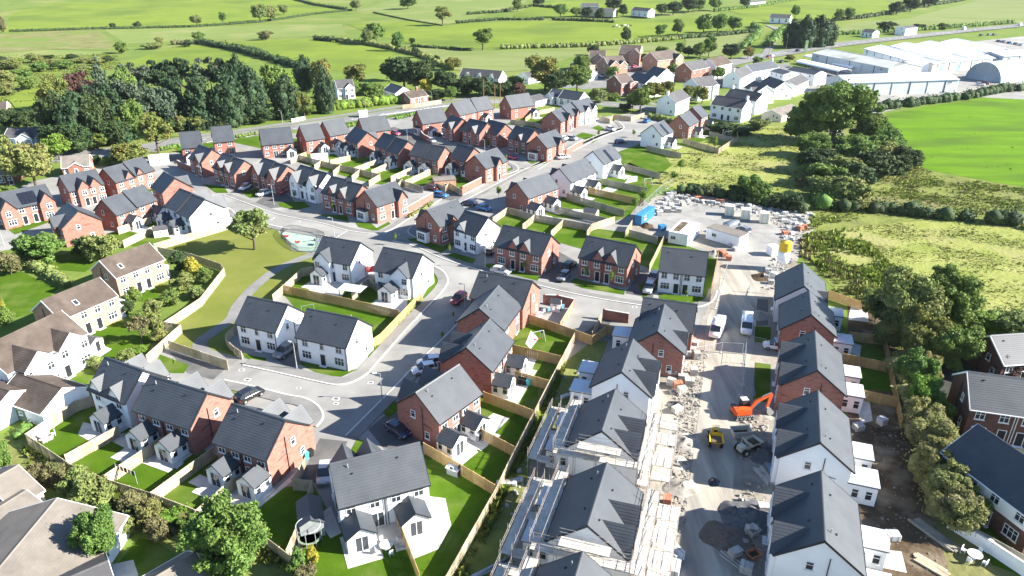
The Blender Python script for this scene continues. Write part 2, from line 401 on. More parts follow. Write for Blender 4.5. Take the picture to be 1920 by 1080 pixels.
sheet('field', [(1660, 214), (1770, 195), (1930, 172), (2100, 150), (2150, 400), (1930, 352), (1810, 332), (1740, 318), (1700, 300), (1672, 262)], 'field_near', .05, 6,
      'vivid green grass field beside the warehouses')
sheet('field', [(1545, 440), (1610, 425), (1760, 412), (1940, 418), (2150, 420), (2150, 640), (1930, 612), (1840, 592), (1700, 560), (1620, 540), (1560, 500)], 'rough_grass', .04, 5,
      'rough tussocky pasture right of the building site')
sheet('field', [(1240, 285), (1300, 270), (1420, 235), (1500, 240), (1530, 330), (1490, 375), (1380, 365), (1280, 355), (1215, 345), (1260, 310)], 'rough_grass', .045, 5, 'rough grass behind the site compound')
sheet('scrubland', [(1495, 230), (1660, 205), (1680, 300), (1760, 325), (1960, 360), (1960, 425), (1760, 416), (1600, 430), (1545, 445), (1520, 420), (1530, 340)], 'scrub_ground', .035, 6)
sheet('scrubland', [(1540, 445), (1570, 500), (1700, 560), (1960, 620), (2300, 1100), (1780, 1100), (1690, 800), (1650, 620), (1500, 480)], 'scrub_ground', .03, 6)
sheet('scrubland', [(-40, 825), (48, 822), (133, 878), (200, 906), (400, 975), (545, 1052), (560, 1100), (420, 1100), (250, 985), (120, 930), (-40, 880)], 'scrub_ground', .035, 4)
# estate: one apron of tarmac, gardens and verges laid over it
sheet('estate_road', [(-60, 480), (-60, 400), (60, 340), (330, 285), (470, 262), (640, 236), (760, 216), (900, 203), (1010, 205), (1090, 225), (1215, 208), (1240, 235), (1215, 285),
                      (1150, 330), (1240, 400), (1360, 470), (1470, 560), (1470, 650), (1330, 680), (1100, 640), (1040, 720), (830, 1110), (560, 1110), (545, 1045), (400, 971), (200, 903), (48, 818), (178, 742), (275, 677), (318, 650), (340, 617), (310, 612), (378, 566), (420, 508), (360, 484), (288, 470), (200, 440)],
      'tarmac', .015, None, 'pale tarmac streets of the new housing estate')
def lawn(pts, m='lawn', z=.03, label='lawn behind or before a house'):
    return sheet('lawn', pts, m, z, None, label)
# park
sheet('park', [(288, 470), (428, 426), (470, 420), (520, 432), (548, 470), (598, 478), (590, 503), (535, 542), (512, 562), (455, 595), (425, 640), (448, 664), (420, 690), (315, 650), (276, 676), (340, 617), (310, 612), (378, 566), (420, 508), (360, 484)],
      'park_grass', .03, None, 'sun-bleached park grass with a curving path')
strip('path', [(590, 476), (560, 487), (520, 505), (475, 540), (445, 575), (432, 600), (392, 628), (374, 645), (388, 662), (445, 678)], 2.2, 'tarmac_path', .05, 'grey path curving across the park')
sheet('playground_surface', curve([(528, 440), (545, 431), (575, 436), (607, 444), (603, 470), (560, 470), (538, 455)], 4, True), 'rubber_green', .05, None, 'pale green soft playground surface')
# private gardens (blocks; fences divide them)
lawn([(30, 835), (60, 805), (178, 738), (260, 790), (420, 860), (500, 920), (585, 905), (545, 1040), (400, 972), (200, 905), (132, 875)])
lawn([(985, 588), (1077, 626), (1028, 722), (960, 855), (930, 918), (837, 1082), (560, 1082), (585, 905), (640, 1000), (800, 850), (905, 740)])
lawn([(525, 545), (588, 497), (690, 540), (705, 520), (720, 560), (795, 558), (714, 640), (655, 615), (560, 585)])
lawn([(808, 505), (838, 520), (832, 545), (795, 580), (712, 640), (690, 655), (690, 690), (775, 590), (800, 545)])
lawn([(905, 418), (953, 394), (1000, 408), (1107, 427), (1240, 445), (1345, 480), (1328, 560), (1240, 520), (1210, 500), (1100, 470), (1030, 450)])
lawn([(1000, 405), (1060, 366), (1100, 345), (1150, 330), (1180, 305), (1240, 330), (1215, 360), (1180, 405), (1150, 416)])
lawn([(1170, 312), (1150, 288), (1200, 270), (1290, 292), (1270, 320), (1238, 331)])
lawn([(1285, 265), (1330, 235), (1385, 250), (1385, 262), (1347, 285)])
lawn([(520, 290), (610, 268), (660, 290), (720, 300), (800, 312), (885, 330), (866, 362), (808, 348), (760, 350), (700, 345), (600, 318)])
lawn([(300, 255), (430, 255), (560, 260), (640, 255), (700, 252), (660, 262), (600, 270), (520, 285), (440, 268), (340, 290)])
lawn([(950, 232), (1010, 205), (1040, 215), (1030, 245), (1000, 240)])
lawn([(200, 440), (330, 400), (425, 415), (425, 424), (290, 466), (235, 460)])
# front verges
for p in [[(15, 430), (100, 405), (106, 412), (28, 440)], [(273, 358), (293, 348), (296, 354), (276, 362)], [(380, 345), (420, 350), (428, 362), (405, 362)],
          [(452, 362), (485, 352), (492, 366), (470, 372)], [(520, 380), (570, 378), (582, 388), (555, 394), (525, 388)], [(595, 402), (650, 404), (655, 416), (615, 408)],
          [(665, 416), (695, 418), (706, 428), (728, 416), (733, 420), (706, 434), (672, 426)], [(764, 448), (790, 446), (830, 462), (852, 452), (858, 456), (826, 474), (780, 462)],
          [(838, 480), (850, 474), (893, 486), (885, 496), (850, 488)], [(908, 496), (920, 494), (1012, 518), (1008, 527), (960, 518), (915, 503)], [(1068, 528), (1078, 522), (1172, 545), (1170, 553), (1090, 540)],
          [(1234, 550), (1330, 558), (1327, 568), (1290, 570), (1236, 560)], [(1079, 255), (1092, 248), (1128, 256), (1112, 268)], [(1108, 240), (1122, 235), (1135, 242), (1125, 246)],
          [(945, 320), (965, 312), (972, 320), (950, 330)], [(985, 300), (1030, 300), (1040, 298), (1020, 308), (995, 307)], [(454, 660), (475, 668), (500, 672), (495, 680), (460, 672)],
          [(560, 682), (575, 680), (655, 695), (672, 692), (640, 707), (600, 703)], [(415, 728), (432, 730), (468, 740), (455, 750), (432, 752)], [(562, 762), (572, 762), (582, 775), (578, 788), (568, 785)],
          [(655, 850), (670, 822), (705, 838), (688, 855)], [(805, 690), (820, 672), (828, 690), (815, 705)], [(905, 590), (918, 570), (928, 575), (915, 600)], [(1198, 535), (1230, 520), (1235, 540), (1205, 560)],
          [(300, 665), (355, 685), (345, 700), (312, 700), (290, 690)], [(707, 762), (738, 742), (748, 770), (728, 785)], [(868, 330), (895, 320), (910, 332), (895, 338)],
          [(640, 232), (720, 215), (780, 207), (778, 211), (700, 228), (645, 242)], [(420, 260), (480, 252), (485, 258), (440, 268)]]:
    lawn(p, 'lawn', .045, 'small front verge of grass')
# grown-up gardens on the left and at the right edge
lawn([(-60, 505), (40, 510), (110, 540), (60, 590), (-60, 610)]); lawn([(60, 490), (150, 470), (185, 490), (160, 510), (90, 505)])
lawn([(140, 640), (200, 600), (270, 612), (290, 640), (230, 680), (160, 660)]); lawn([(100, 710), (160, 680), (190, 695), (150, 730), (115, 725)])
lawn([(230, 560), (300, 530), (330, 545), (290, 570)]); lawn([(60, 990), (100, 955), (160, 965), (140, 1000), (80, 1010)]); lawn([(210, 1070), (260, 1010), (370, 1020), (380, 1060), (300, 1110)])
lawn([(1820, 1000), (1900, 980), (2000, 1040), (2000, 1110), (1860, 1060)], 'lawn', .06); lawn([(1760, 640), (1840, 640), (1830, 720), (1760, 740)], 'lawn', .06)
# dirt
sheet('building_site', [(1180, 428), (1200, 405), (1222, 372), (1268, 356), (1400, 375), (1530, 398), (1530, 425), (1500, 465), (1490, 520), (1520, 560), (1570, 650), (1600, 1110), (935, 1110), (985, 850), (1040, 720), (1078, 636), (1120, 650), (1195, 612), (1300, 640), (1325, 575), (1346, 560), (1352, 475), (1240, 448)],
      'site_dirt', .03, 2, 'bare trodden ground of the building site')
sheet('site_compound', [(1222, 380), (1268, 362), (1400, 382), (1520, 402), (1500, 440), (1470, 500), (1440, 540), (1360, 545), (1352, 475), (1400, 455), (1300, 430), (1230, 440), (1205, 415)], 'site_gravel', .05, None, 'pale gravel compound')
sheet('site_street', curve([(1352, 500), (1430, 500), (1420, 560), (1415, 640), (1400, 700), (1385, 800), (1375, 900), (1372, 1000), (1370, 1110)], 2) + curve([(1270, 1110), (1280, 1000), (1296, 880), (1312, 760), (1320, 680), (1325, 600), (1345, 560), (1352, 500)], 2), 'site_track', .055, None, 'dusty site street between the rows')
sheet('back_plot', [(1590, 560), (1660, 575), (1690, 700), (1700, 800), (1790, 1110), (1600, 1110), (1590, 800)], 'soil', .05, None, 'bare earth plots behind the right-hand row')
sheet('back_plot', [(1010, 730), (1045, 690), (1110, 640), (1140, 640), (1120, 700), (1060, 780), (1000, 860), (960, 990), (935, 1110), (845, 1110), (935, 925), (1005, 780)], 'scrub_ground', .055, None, 'weedy strip behind the scaffolded row')
sheet('garden_ground', [(1730, 690), (1860, 660), (1960, 700), (2100, 1000), (1960, 1000), (1850, 960), (1800, 860)], 'shade_toned_ground', .065, None, 'garden ground with shade put into its dark colour, by the right-edge houses')  # dark sheet standing in for the shade over these gardens
for pts in [[(1596, 572), (1625, 580), (1630, 605), (1590, 600)], [(1605, 735), (1628, 738), (1636, 790), (1612, 796)], [(1640, 1030), (1690, 1035), (1700, 1075), (1630, 1060)], [(1590, 640), (1615, 648), (1612, 670), (1585, 662)]]:
    sheet('patio', pts, 'patio', .075, None, 'pale concrete slab')
lawn([(1590, 640), (1650, 632), (1665, 680), (1600, 680)], 'lawn', .07); lawn([(1608, 690), (1665, 690), (1676, 735), (1612, 730)], 'lawn', .07)
lawn([(1416, 612), (1446, 614), (1444, 644), (1414, 642)], 'lawn', .07); lawn([(1416, 680), (1445, 684), (1444, 755), (1412, 752)], 'lawn', .07)
# patios
for pts in [[(146, 815), (156, 792), (190, 800), (200, 812), (172, 830)], [(66, 822), (84, 812), (102, 812), (100, 824), (82, 832)], [(210, 828), (232, 812), (262, 830), (245, 846)], [(272, 852), (300, 838), (345, 868), (332, 880)], [(352, 905), (375, 890), (412, 905), (398, 925)],
            [(420, 930), (440, 920), (500, 935), (560, 880), (572, 884), (482, 955)], [(655, 1030), (660, 985), (715, 965), (735, 965), (745, 1010), (700, 1040)], [(738, 960), (795, 930), (835, 935), (846, 985), (822, 1030), (772, 1050)],
            [(905, 790), (925, 775), (955, 785), (925, 815)], [(838, 855), (868, 838), (912, 828), (864, 872)], [(955, 740), (965, 715), (990, 725), (970, 760)], [(970, 690), (990, 655), (1012, 662), (995, 698)], [(985, 645), (995, 620), (1010, 635), (995, 655)], [(985, 595), (1000, 575), (1022, 585), (1010, 600)],
            [(575, 540), (600, 525), (650, 530), (640, 560), (590, 552)], [(690, 575), (715, 555), (765, 560), (760, 585), (720, 590)], [(1068, 372), (1080, 366), (1110, 372), (1100, 380)], [(1170, 345), (1180, 332), (1195, 330), (1195, 340)], [(1160, 355), (1145, 362), (1125, 358), (1140, 350)],
            [(1110, 395), (1090, 410), (1060, 400), (1075, 392)], [(1032, 405), (1045, 412), (1020, 418), (1010, 408)], [(765, 400), (810, 375), (815, 382), (772, 408)], [(140, 655), (170, 640), (210, 655), (180, 675), (150, 680)], [(60, 720), (100, 700), (150, 680), (150, 695), (100, 720)], [(240, 530), (280, 520), (290, 530), (262, 545)],
            [(590, 970), (620, 950), (640, 1000), (620, 1010)], [(205, 1060), (250, 1050), (260, 1080), (220, 1095)], [(1525, 975), (1560, 960), (1560, 975)]][:-1]:
    sheet('patio', pts, 'patio', .05, None, 'pale paved patio')
# paved strips round the near houses and drives
for pts in [[(505, 662), (520, 648), (560, 622), (583, 640), (572, 680), (540, 692)], [(1012, 520), (1048, 472), (1080, 490), (1052, 532)], [(1172, 550), (1200, 508), (1232, 520), (1224, 560)], [(690, 805), (718, 782), (740, 770), (800, 835), (720, 842)],
            [(560, 905), (600, 822), (652, 828), (612, 905)], [(318, 660), (425, 690), (400, 712), (352, 700)], [(405, 756), (440, 728), (470, 735), (430, 765)], [(900, 300), (960, 318), (930, 328), (890, 312)], [(700, 245), (740, 238), (800, 262), (890, 285), (880, 295), (800, 282), (735, 262)], [(830, 345), (870, 365), (855, 378), (815, 370)],
            [(430, 355), (460, 340), (480, 350), (455, 366)], [(470, 385), (510, 360), (540, 365), (560, 385), (500, 392)], [(1395, 560), (1440, 562), (1440, 610), (1390, 612)], [(1130, 600), (1155, 592), (1120, 640), (1085, 630)]]:
    sheet('driveway', pts, 'tarmac_dark', .035, None, 'dark tarmac drive beside a house')
sheet('building_site', [(925, 1104), (1445, 1104), (1600, 1500), (1700, 2200), (500, 2200), (800, 1300)], 'site_dirt', .04, None, 'bare ground of the site toward the viewer')
sheet('back_plot', [(1445, 1104), (1800, 1104), (2200, 1500), (2300, 2200), (1700, 2200), (1600, 1500)], 'soil', .045, None, 'bare earth toward the viewer')
def pave(pts, side, w=1.9, k=4, label='pavement beside the estate street'):
    C = curve([tuple(gr(p))[:2] for p in pts], k)
    strip('kerb', C, .24, 'kerb', .13, 'pale kerb', 1, .13, False)
    off = []
    for i, p in enumerate(C):
        a, b = C[max(i - 1, 0)], C[min(i + 1, len(C) - 1)]
        d = (Vector(b) - Vector(a)).normalized()
        off.append((p[0] - d.y * side * (w / 2 + .12), p[1] + d.x * side * (w / 2 + .12)))
    strip('pavement', off, w, 'tarmac_path', .12, label, 1, .12, False)
pave([(455, 685), (488, 692), (547, 705), (592, 715), (630, 722), (660, 717), (687, 702), (705, 683), (760, 620), (805, 572), (830, 546), (840, 527), (832, 510), (815, 500)], 1)
pave([(420, 713), (455, 720), (500, 731), (540, 741), (568, 746), (590, 756), (603, 770), (605, 785), (593, 801)], -1)
pave([(868, 596), (830, 636), (780, 684), (740, 726), (700, 766), (648, 818)], 1, 1.7)
pave([(735, 452), (775, 461), (830, 485), (900, 507), (1000, 533), (1100, 556), (1235, 577), (1300, 577), (1335, 566), (1345, 545)], 1, 1.5)
pave([(420, 366), (470, 384), (520, 402), (600, 418), (660, 434), (720, 436), (770, 408), (830, 372)], 1, 1.6)
pave([(330, 345), (420, 385), (450, 405), (520, 425), (600, 440), (640, 452)], -1, 1.6)
pave([(780, 446), (765, 432), (800, 408), (880, 372), (960, 330), (1040, 290), (1120, 254), (1165, 240)], -1, 1.6)
pave([(868, 366), (915, 342), (955, 326), (972, 318), (960, 306), (920, 298)], 1, 1.6)
pave([(985, 318), (1060, 290), (1125, 258), (1162, 245), (1170, 238), (1160, 228)], 1, 1.6)
# main road behind the estate
MR = [(-80, 322), (100, 298), (260, 283), (340, 268), (480, 249), (650, 224), (800, 202), (960, 188), (1080, 190), (1180, 199), (1240, 206)]
strip('main_road', MR, 9.5, 'main_road', .06, 'main road between the wood and the new houses', 6)
strip('verge', [(p[0], p[1] - 9) for p in MR], 4.0, 'tarmac_path', .05, 'footway along the main road', 6)
strip('main_road', [(1330, 128), (1420, 108), (1560, 86), (1700, 70), (1830, 56), (1990, 40)], 14, 'main_road', .30, 'wide road passing the warehouses', 6)
strip('side_road', [(1425, 112), (1440, 95), (1452, 75), (1460, 58), (1440, 48)], 5, 'main_road', .32, 'lane climbing from the main road to the white farmhouse', 4)
strip('side_road', [(1055, 165), (1100, 157), (1150, 148), (1230, 140), (1330, 128)], 6, 'main_road', .06, 'side street among the older houses', 4)
sheet('yard', [(1440, 170), (1500, 130), (1640, 100), (1990, 60), (1990, 190), (1780, 180), (1640, 215), (1560, 180)], 'site_gravel', .07, 12, 'grey yard round the warehouses')
sheet('yard', [(1390, 130), (1480, 118), (1480, 145), (1440, 165), (1395, 150)], 'tarmac_path', .075, 12, 'car park beside the main road')
sheet('side_road', [(1060, 150), (1110, 128), (1180, 122), (1260, 118), (1330, 112), (1400, 130), (1440, 165), (1400, 172), (1340, 160), (1270, 150), (1180, 160), (1090, 168)], 'tarmac_path', .055, None, 'paved streets and drives of the older houses')
for p_, w_ in [((630, 748), 1.1), ((464, 712), 1.0), ((453, 694), .9), ((630, 757), .8), ((695, 718), .9), ((800, 470), .9), ((880, 500), .9), ((1190, 576), .9), ((560, 415), .9), ((1050, 297), .9), ((745, 440), 1.0), ((770, 520), .8), ((560, 728), .7)]:
    c_ = gr(p_)
    o = MB().box((0, 0, 0), (w_, w_ * .75, .02)).build('manhole_surround', 'kerb', None, (c_.x, c_.y, .03), random.uniform(-.4, .4)); o['kind'] = 'structure'; MB().box((0, 0, .008), (w_ * .6, w_ * .45, .02)).build('manhole_cover', 'tarmac_dark', o)
def dashes(pts, w, ln, gap, z=.072, name='road_marking'):
    C = [Vector(q) for q in curve([tuple(gr(p))[:2] for p in pts], 10)]
    mb = MB(); acc = 0
    for a, b in zip(C, C[1:]):
        d = b - a; L = d.length
        if L < 1e-6: continue
        u = d / L; t = 0
        while t < L:
            ph = (acc + t) % (ln + gap); s = min(L - t, (ln - ph) if ph < ln else (ln + gap - ph)); s = max(s, .01)
            if ph < ln:
                p, q, n = a + u * t, a + u * (t + s), Vector((-u.y, u.x)) * w / 2
                mb.add([(v.x, v.y, float(hgt(v.x, v.y)) + z) for v in (p + n, q + n, q - n, p - n)], [(0, 1, 2, 3)])
            t += s
        acc += L
    o = mb.build(name, 'road_paint'); o['kind'] = 'structure'; o['label'] = 'white painted road markings'; return o
dashes([(430, 262), (560, 240), (650, 226), (720, 216)], .3, 3, 3); dashes(MR, .2, 2, 5, .074)
for a, b, n in [((395, 266), (470, 252), 12), ((715, 216), (845, 198), 18)]:      # hatched centre of the main road
    for i in range(n):
        t = i / n; p = gr((a[0] + (b[0] - a[0]) * t, a[1] + (b[1] - a[1]) * t))
        o = MB().box((0, 0, 0), (3.2, .4, .01)).build('road_marking', 'road_paint', None, (p.x, p.y, .08), R(60)); o['kind'] = 'structure'
for a, b in [((628, 447), (655, 430)), ((742, 494), (760, 478)), ((508, 413), (515, 408)), ((1010, 318), (1028, 306)), ((430, 410), (445, 404))]:
    dashes([a, ((a[0] + b[0]) / 2, (a[1] + b[1]) / 2), b], .25, .7, .5, .03)
dashes([(1345, 118), (1560, 87), (1830, 56), (1990, 40)], .3, 4, 4, .33)

# ------------------------------------------------------------------ houses
WIN = {}
def window_mesh(w, h, bars):
    k = (round(w, 2), round(h, 2), bars)
    if k in WIN: return WIN[k]
    f = MB(); t = .075; dpt = .07                                    # frame lies in x-z, faces -y
    f.box((0, -dpt / 2, h / 2 - t / 2), (w, dpt, t)); f.box((0, -dpt / 2, -h / 2 + t / 2), (w, dpt, t))
    for s in (-1, 1): f.box((s * (w / 2 - t / 2), -dpt / 2, 0), (t, dpt, h - 2 * t))
    n = max(1, round(w / .6))
    for i in range(1, n): f.box((-w / 2 + w * i / n, -dpt / 2 + .005, 0), (.06, dpt - .01, h - 2 * t))
    if bars: f.box((0, -dpt / 2 + .008, h * .12), (w - 2 * t, dpt - .016, .055))
    f.box((0, -.07, -h / 2 - .05), (w + .16, .16, .08))              # sill
    p = MB().box((0, -.02, 0), (w - t, .03, h - t))
    WIN[k] = (f.mesh('window', 'trim_white'), p.mesh('pane', 'glass')); return WIN[k]
def door_mesh(m):
    if ('d', m) in WIN: return WIN[('d', m)]
    f = MB(); f.box((-.5, -.04, 1.05), (.08, .08, 2.1)); f.box((.5, -.04, 1.05), (.08, .08, 2.1)); f.box((0, -.04, 2.14), (1.08, .08, .08))
    f.box((0, -.25, .05), (1.3, .5, .1))
    p = MB().box((0, -.02, 1.05), (.92, .05, 2.1)); p.box((0, -.05, 1.55), (.5, .02, .6)); p.box((0, -.05, .55), (.5, .02, .55))
    WIN[('d', m)] = (f.mesh('door_frame', 'trim_white'), p.mesh('door', m)); return WIN[('d', m)]
def put_window(par, side, x, y, z, w=1.1, h=1.2, bars=True):
    """side: f (-y), r (+y), l (-x), g (+x); x runs along the face"""
    rz = dict(f=0, r=math.pi, l=-math.pi / 2, g=math.pi / 2)[side]
    loc = {'f': (x, -y, z), 'r': (x, y, z), 'l': (-y, x, z), 'g': (y, x, z)}[side]
    a, b = window_mesh(w, h, bars)
    o = link('window', a, par, loc, rz); link('pane', b, o)
def put_door(par, side, x, y, m='door_dark'):
    rz = dict(f=0, r=math.pi, l=-math.pi / 2, g=math.pi / 2)[side]
    loc = {'f': (x, -y, 0), 'r': (x, y, 0), 'l': (-y, x, 0), 'g': (y, x, 0)}[side]
    a, b = door_mesh(m)
    o = link('door_frame', a, par, loc, rz); link('door', b, o)
def roof_profile(hy, t, zr, oe, th, course):
    """(y,z) outline of a gable roof with stepped tile courses"""
    ye = hy + oe; sl = ye * math.hypot(1, t); n = max(1, int(round(sl / course))) if course else 1
    up = []
    for k in range(n):
        y0, y1 = ye * (1 - k / n), ye * (1 - (k + 1) / n); lip = .032 if n > 1 else 0
        up += [(y0, zr - y0 * t + lip), (y1, zr - y1 * t + .006)]
    rt = up[:-1] + [(0, zr)]
    lf = [(-y, z) for y, z in reversed(up[:-1])]
    low = [(-ye, zr - ye * t - th), (0, zr - th * 1.15), (ye, zr - ye * t - th)]
    return low[2:] + rt + lf + low[:2]
def gable_roof(par, x0, x1, hy, t, zr, m, oe=.32, og=.14, th=.16, course=.34, name='roof', trim='trim_dark', y0=0.0, verge=True, gutter=True):
    pr = [(y + y0, z) for y, z in roof_profile(hy, t, zr, oe, th, course)]
    o = MB().px(pr, x0 - og, x1 + og).build(name, m, par)
    c = MB().px([(y0 - .16, zr - .06), (y0 + .16, zr - .06), (y0 + .05, zr + .07), (y0 - .05, zr + .07)], x0 - og, x1 + og)
    c.build('ridge_tiles', m, o)
    if verge:
        for x, s in ((x0 - og, -1), (x1 + og, 1)):
            ye = hy + oe; v = MB()
            for q in (-1, 1):
                v.px([(y0 + q * ye, zr - ye * t - th - .06), (y0 + q * ye, zr - ye * t + .06), (y0, zr + .05), (y0, zr - th - .1)], *sorted((x, x + s * .05)))
            v.build('verge_trim', trim, o)
    if gutter:
        for q in (-1, 1):
            MB().box(((x0 + x1) / 2, y0 + q * (hy + oe + .05), zr - (hy + oe) * t - .06), (x1 - x0 + 2 * og, .12, .12)).build('gutter', trim, o)
    return o
def sunroom(h, side, x, hy, w=3.1, dep=3.2, kind='gable', wall='render_white', m='roof', off=0.0, near=True):
    s = -1 if side == 'f' else 1
    r = link('sunroom', None, h, (x, s * (hy + off), 0), 0 if s < 0 else math.pi)      # extends to local -y
    del_r = None
    ze, zr = 2.3, 3.45
    if kind == 'gable':
        me = MB().py([(-w / 2, 0), (w / 2, 0), (w / 2, ze), (0, zr - .1), (-w / 2, ze)], -dep, .05).mesh('sunroom', wall)
    else:
        me = MB().box((0, -dep / 2 + .025, 1.4), (w, dep + .05, 2.8)).mesh('sunroom', wall)
    bpy.data.objects.remove(r); r = link('sunroom', me, h, (x, s * (hy + off), 0), 0 if s < 0 else math.pi)
    if kind == 'gable':
        t = (zr - ze) / (w / 2); ro = []
        pr = roof_profile(w / 2, t, zr, .22, .1, .34 if near else None)
        n = len(pr)
        mb = MB(); mb.py(pr, -dep - .16, .0); o = mb.build('roof', m, r)
        v = MB()
        for q in (-1, 1):
            v.py([(q * (w / 2 + .22), ze - .22 * t - .12), (q * (w / 2 + .22), ze - .22 * t + .05), (0, zr + .04), (0, zr - .16)], -dep - .21, -dep - .16)
        v.build('verge_trim', 'trim_dark', o)
        for q in (-1, 1): MB().box((q * (w / 2 + .24), -dep / 2, ze - .22 * t - .04), (.1, dep, .1)).build('gutter', 'trim_dark', o)
    else:
        MB().box((0, -dep / 2, 2.88), (w + .3, dep + .3, .14)).build('roof', 'membrane', r)
        MB().box((0, -dep / 2, 2.76), (w + .34, dep + .34, .10)).build('fascia', 'trim_dark', r)
    put_window(r, 'f', 0, dep, 1.1, 1.5, 2.1, False)
    for sd in ('l', 'g'):
        for q in (-.75, .75): put_window(r, sd, -dep / 2 + q, w / 2, 1.45, .8, 1.3)
    return r
HOUSES = []
def house(label, A, B, d=7.5, wall='brick', zr=7.7, ze=4.6, n=2, cross=(), sun=(), step=0.0, m='roof', near=None, wins='auto', length=None,
          bay=None, solar=(), group='houses of the new estate', name='house', chim=(), door='door_dark', trim='trim_dark', rooflights=(), plinth=True, course=.34, gw=True, cat='house', band=0):
    a, b = at(A, zr), at(B, zr); c = (a + b) / 2
    g = float(hgt(c.x, c.y))
    if g > .05:
        a, b = at(A, zr + g), at(B, zr + g); c = (a + b) / 2
    L = length or (b - a).length; ang = math.atan2(b.y - a.y, b.x - a.x)
    h = thing(name, label, cat, (c.x, c.y, g), ang, group)
    HOUSES.append((label, round(L, 1), round(math.degrees(ang))))
    dist = math.hypot(c.x, c.y); near = dist < 175 if near is None else near
    crs = course if near else None
    hy = d / 2; t = (zr - ze) / hy
    units = [(-L / 2, 0, 0), (0, L / 2, step)] if (n == 2 and step) else [(-L / 2, L / 2, 0)]
    for x0, x1, dz in units:
        MB().px([(-hy, -.3), (hy, -.3), (hy, ze + dz - .1), (0, zr + dz - .14), (-hy, ze + dz - .1)], x0, x1).build('wall', wall, h)
        gable_roof(h, x0, x1, hy, t, zr + dz, m, course=crs, trim=trim)
    cr = []
    for sd, fx, w, zc, pj in cross:
        x = fx * L; s = -1 if sd == 'f' else 1; zc = zc - .35; tc = (zc - ze) / (w / 2); oc = .18
        yb = -(hy - (zc - ze) / t)                                       # where its ridge dies into the main slope
        yf = -(hy + max(pj, .04)); cr.append((sd, x, w, max(pj, .04)))
        rz = 0 if s < 0 else math.pi
        bay_o = MB().py([(-w / 2, -.3), (w / 2, -.3), (w / 2, ze - .08), (0, zc - .12), (-w / 2, ze - .08)], yf, -hy + .3).build('gable_bay', wall, h, (x if s < 0 else x, 0, 0), rz)
        rf = MB(); e = w / 2 + oc; zl = ze - oc * tc; yo = yf - .16
        ysub = -(hy - (zl - ze) / t) + .05
        k = max(2, int(round(math.hypot(e, e * tc) / .34))) if near else 1
        for q in (-1, 1):
            for i in range(k):
                f0, f1 = i / k, (i + 1) / k
                P = lambda f, y: (q * e * (1 - f), y, zl + (zc - zl) * f)
                lip = .05 if k > 1 else .03
                yb0, yb1 = ysub + (yb - ysub) * f0, ysub + (yb - ysub) * f1
                p0, p1, p2, p3 = P(f0, yo), P(f0, yb0), P(f1, yb1), P(f1, yo)
                up = lambda p, d_: (p[0], p[1], p[2] + d_)
                vs = [up(p0, lip), up(p1, lip), up(p2, .02), up(p3, .02), up(p0, -.1), up(p1, -.1), up(p2, -.1), up(p3, -.1)]
                rf.add(vs, [(0, 1, 2, 3), (7, 6, 5, 4), (0, 4, 5, 1), (0, 3, 7, 4), (1, 5, 6, 2)])
        ro = rf.build('roof', m, bay_o)
        v = MB()
        for q in (-1, 1): v.py([(q * e, zl - .16), (q * e, zl + .06), (0, zc + .06), (0, zc - .16)], yo - .04, yo)
        v.build('verge_trim', trim, ro)
    # which faces the photograph can show
    cl = h.matrix_basis.inverted() @ Vector((0, 0, CAM_H))
    vis = dict(f=cl.y < -hy, r=cl.y > hy, l=cl.x < -L / 2, g=cl.x > L / 2)
    def yoff(sd, x):
        for s2, cx, w, pj in cr:
            if s2 == sd and abs((x if sd == 'f' else x) - cx) < w / 2: return hy + pj
        return hy
    su = [(sd, fx * L) for sd, fx, *_ in sun]
    def free(sd, x, m_=1.9): return all(not (s2 == sd and abs(x - q) < m_) for s2, q in su)
    hi, lo = ze - 1.05, 1.45
    if wins == 'auto':
        for sd in ('f', 'r'):
            if not vis[sd]: continue
            k = n; wu = L / k
            for i in range(k):
                u = -L / 2 + wu * (i + .5); mir = 1 if i == 0 else -1
                if n == 1 and L > 6.5:
                    xs = (-.34, 0, .34) if sd == 'f' else (-.3, .28)
                else:
                    xs = (-.26, .26)
                for q in xs:
                    put_window(h, sd, u + q * wu, yoff(sd, u + q * wu), hi, 1.15 if q else .8, 1.25)
                if sd == 'f':
                    if n == 1 and L > 6.5:
                        put_door(h, sd, u, yoff(sd, u), door)
                        for q in (-.33, .33): put_window(h, sd, u + q * wu, yoff(sd, u + q * wu), lo, 1.75, 1.4)
                    else:
                        put_door(h, sd, u + mir * .3 * wu, yoff(sd, u + mir * .3 * wu), door)
                        put_window(h, sd, u - mir * .2 * wu, yoff(sd, u - mir * .2 * wu), lo, 1.75, 1.4)
                else:
                    for q in (-.3, .28):
                        if free(sd, u + q * wu): put_window(h, sd, u + q * wu, yoff(sd, u + q * wu), lo if q > 0 else 1.1, 1.1 if q > 0 else 1.5, 1.2 if q > 0 else 2.1, q > 0)
                if near:
                    x = u + mir * wu * .47
                    MB().tube((x, (-1 if sd == 'f' else 1) * (hy + .09), .1), (x, (-1 if sd == 'f' else 1) * (hy + .09), ze - .1), .05).build('downpipe', trim, h)
        for sd in ('l', 'g'):
            if gw and vis[sd]:
                put_window(h, sd, -.8, L / 2, ze - .6, .8, 1.1)
                if n == 1 or True: put_window(h, sd, 1.6 if sd == 'g' else -2.2, L / 2, 1.5, .8, 1.1)
        if near and gw:
            for sd in ('l', 'g'):
                if vis[sd]:
                    x = (L / 2 + .07) * (1 if sd == 'g' else -1); yy = .9 if sd == 'g' else .5
                    MB().tube((x, yy, .2), (x, yy, ze + .9), .055).build('soil_pipe', 'trim_dark', h); MB().tube((x, yy, 3.1), (x, yy + 1.6, 2.9), .04).build('waste_pipe', 'trim_dark', h); MB().box((x, -2.4, .9), (.16, .5, .6)).build('meter_box', 'trim_white', h)
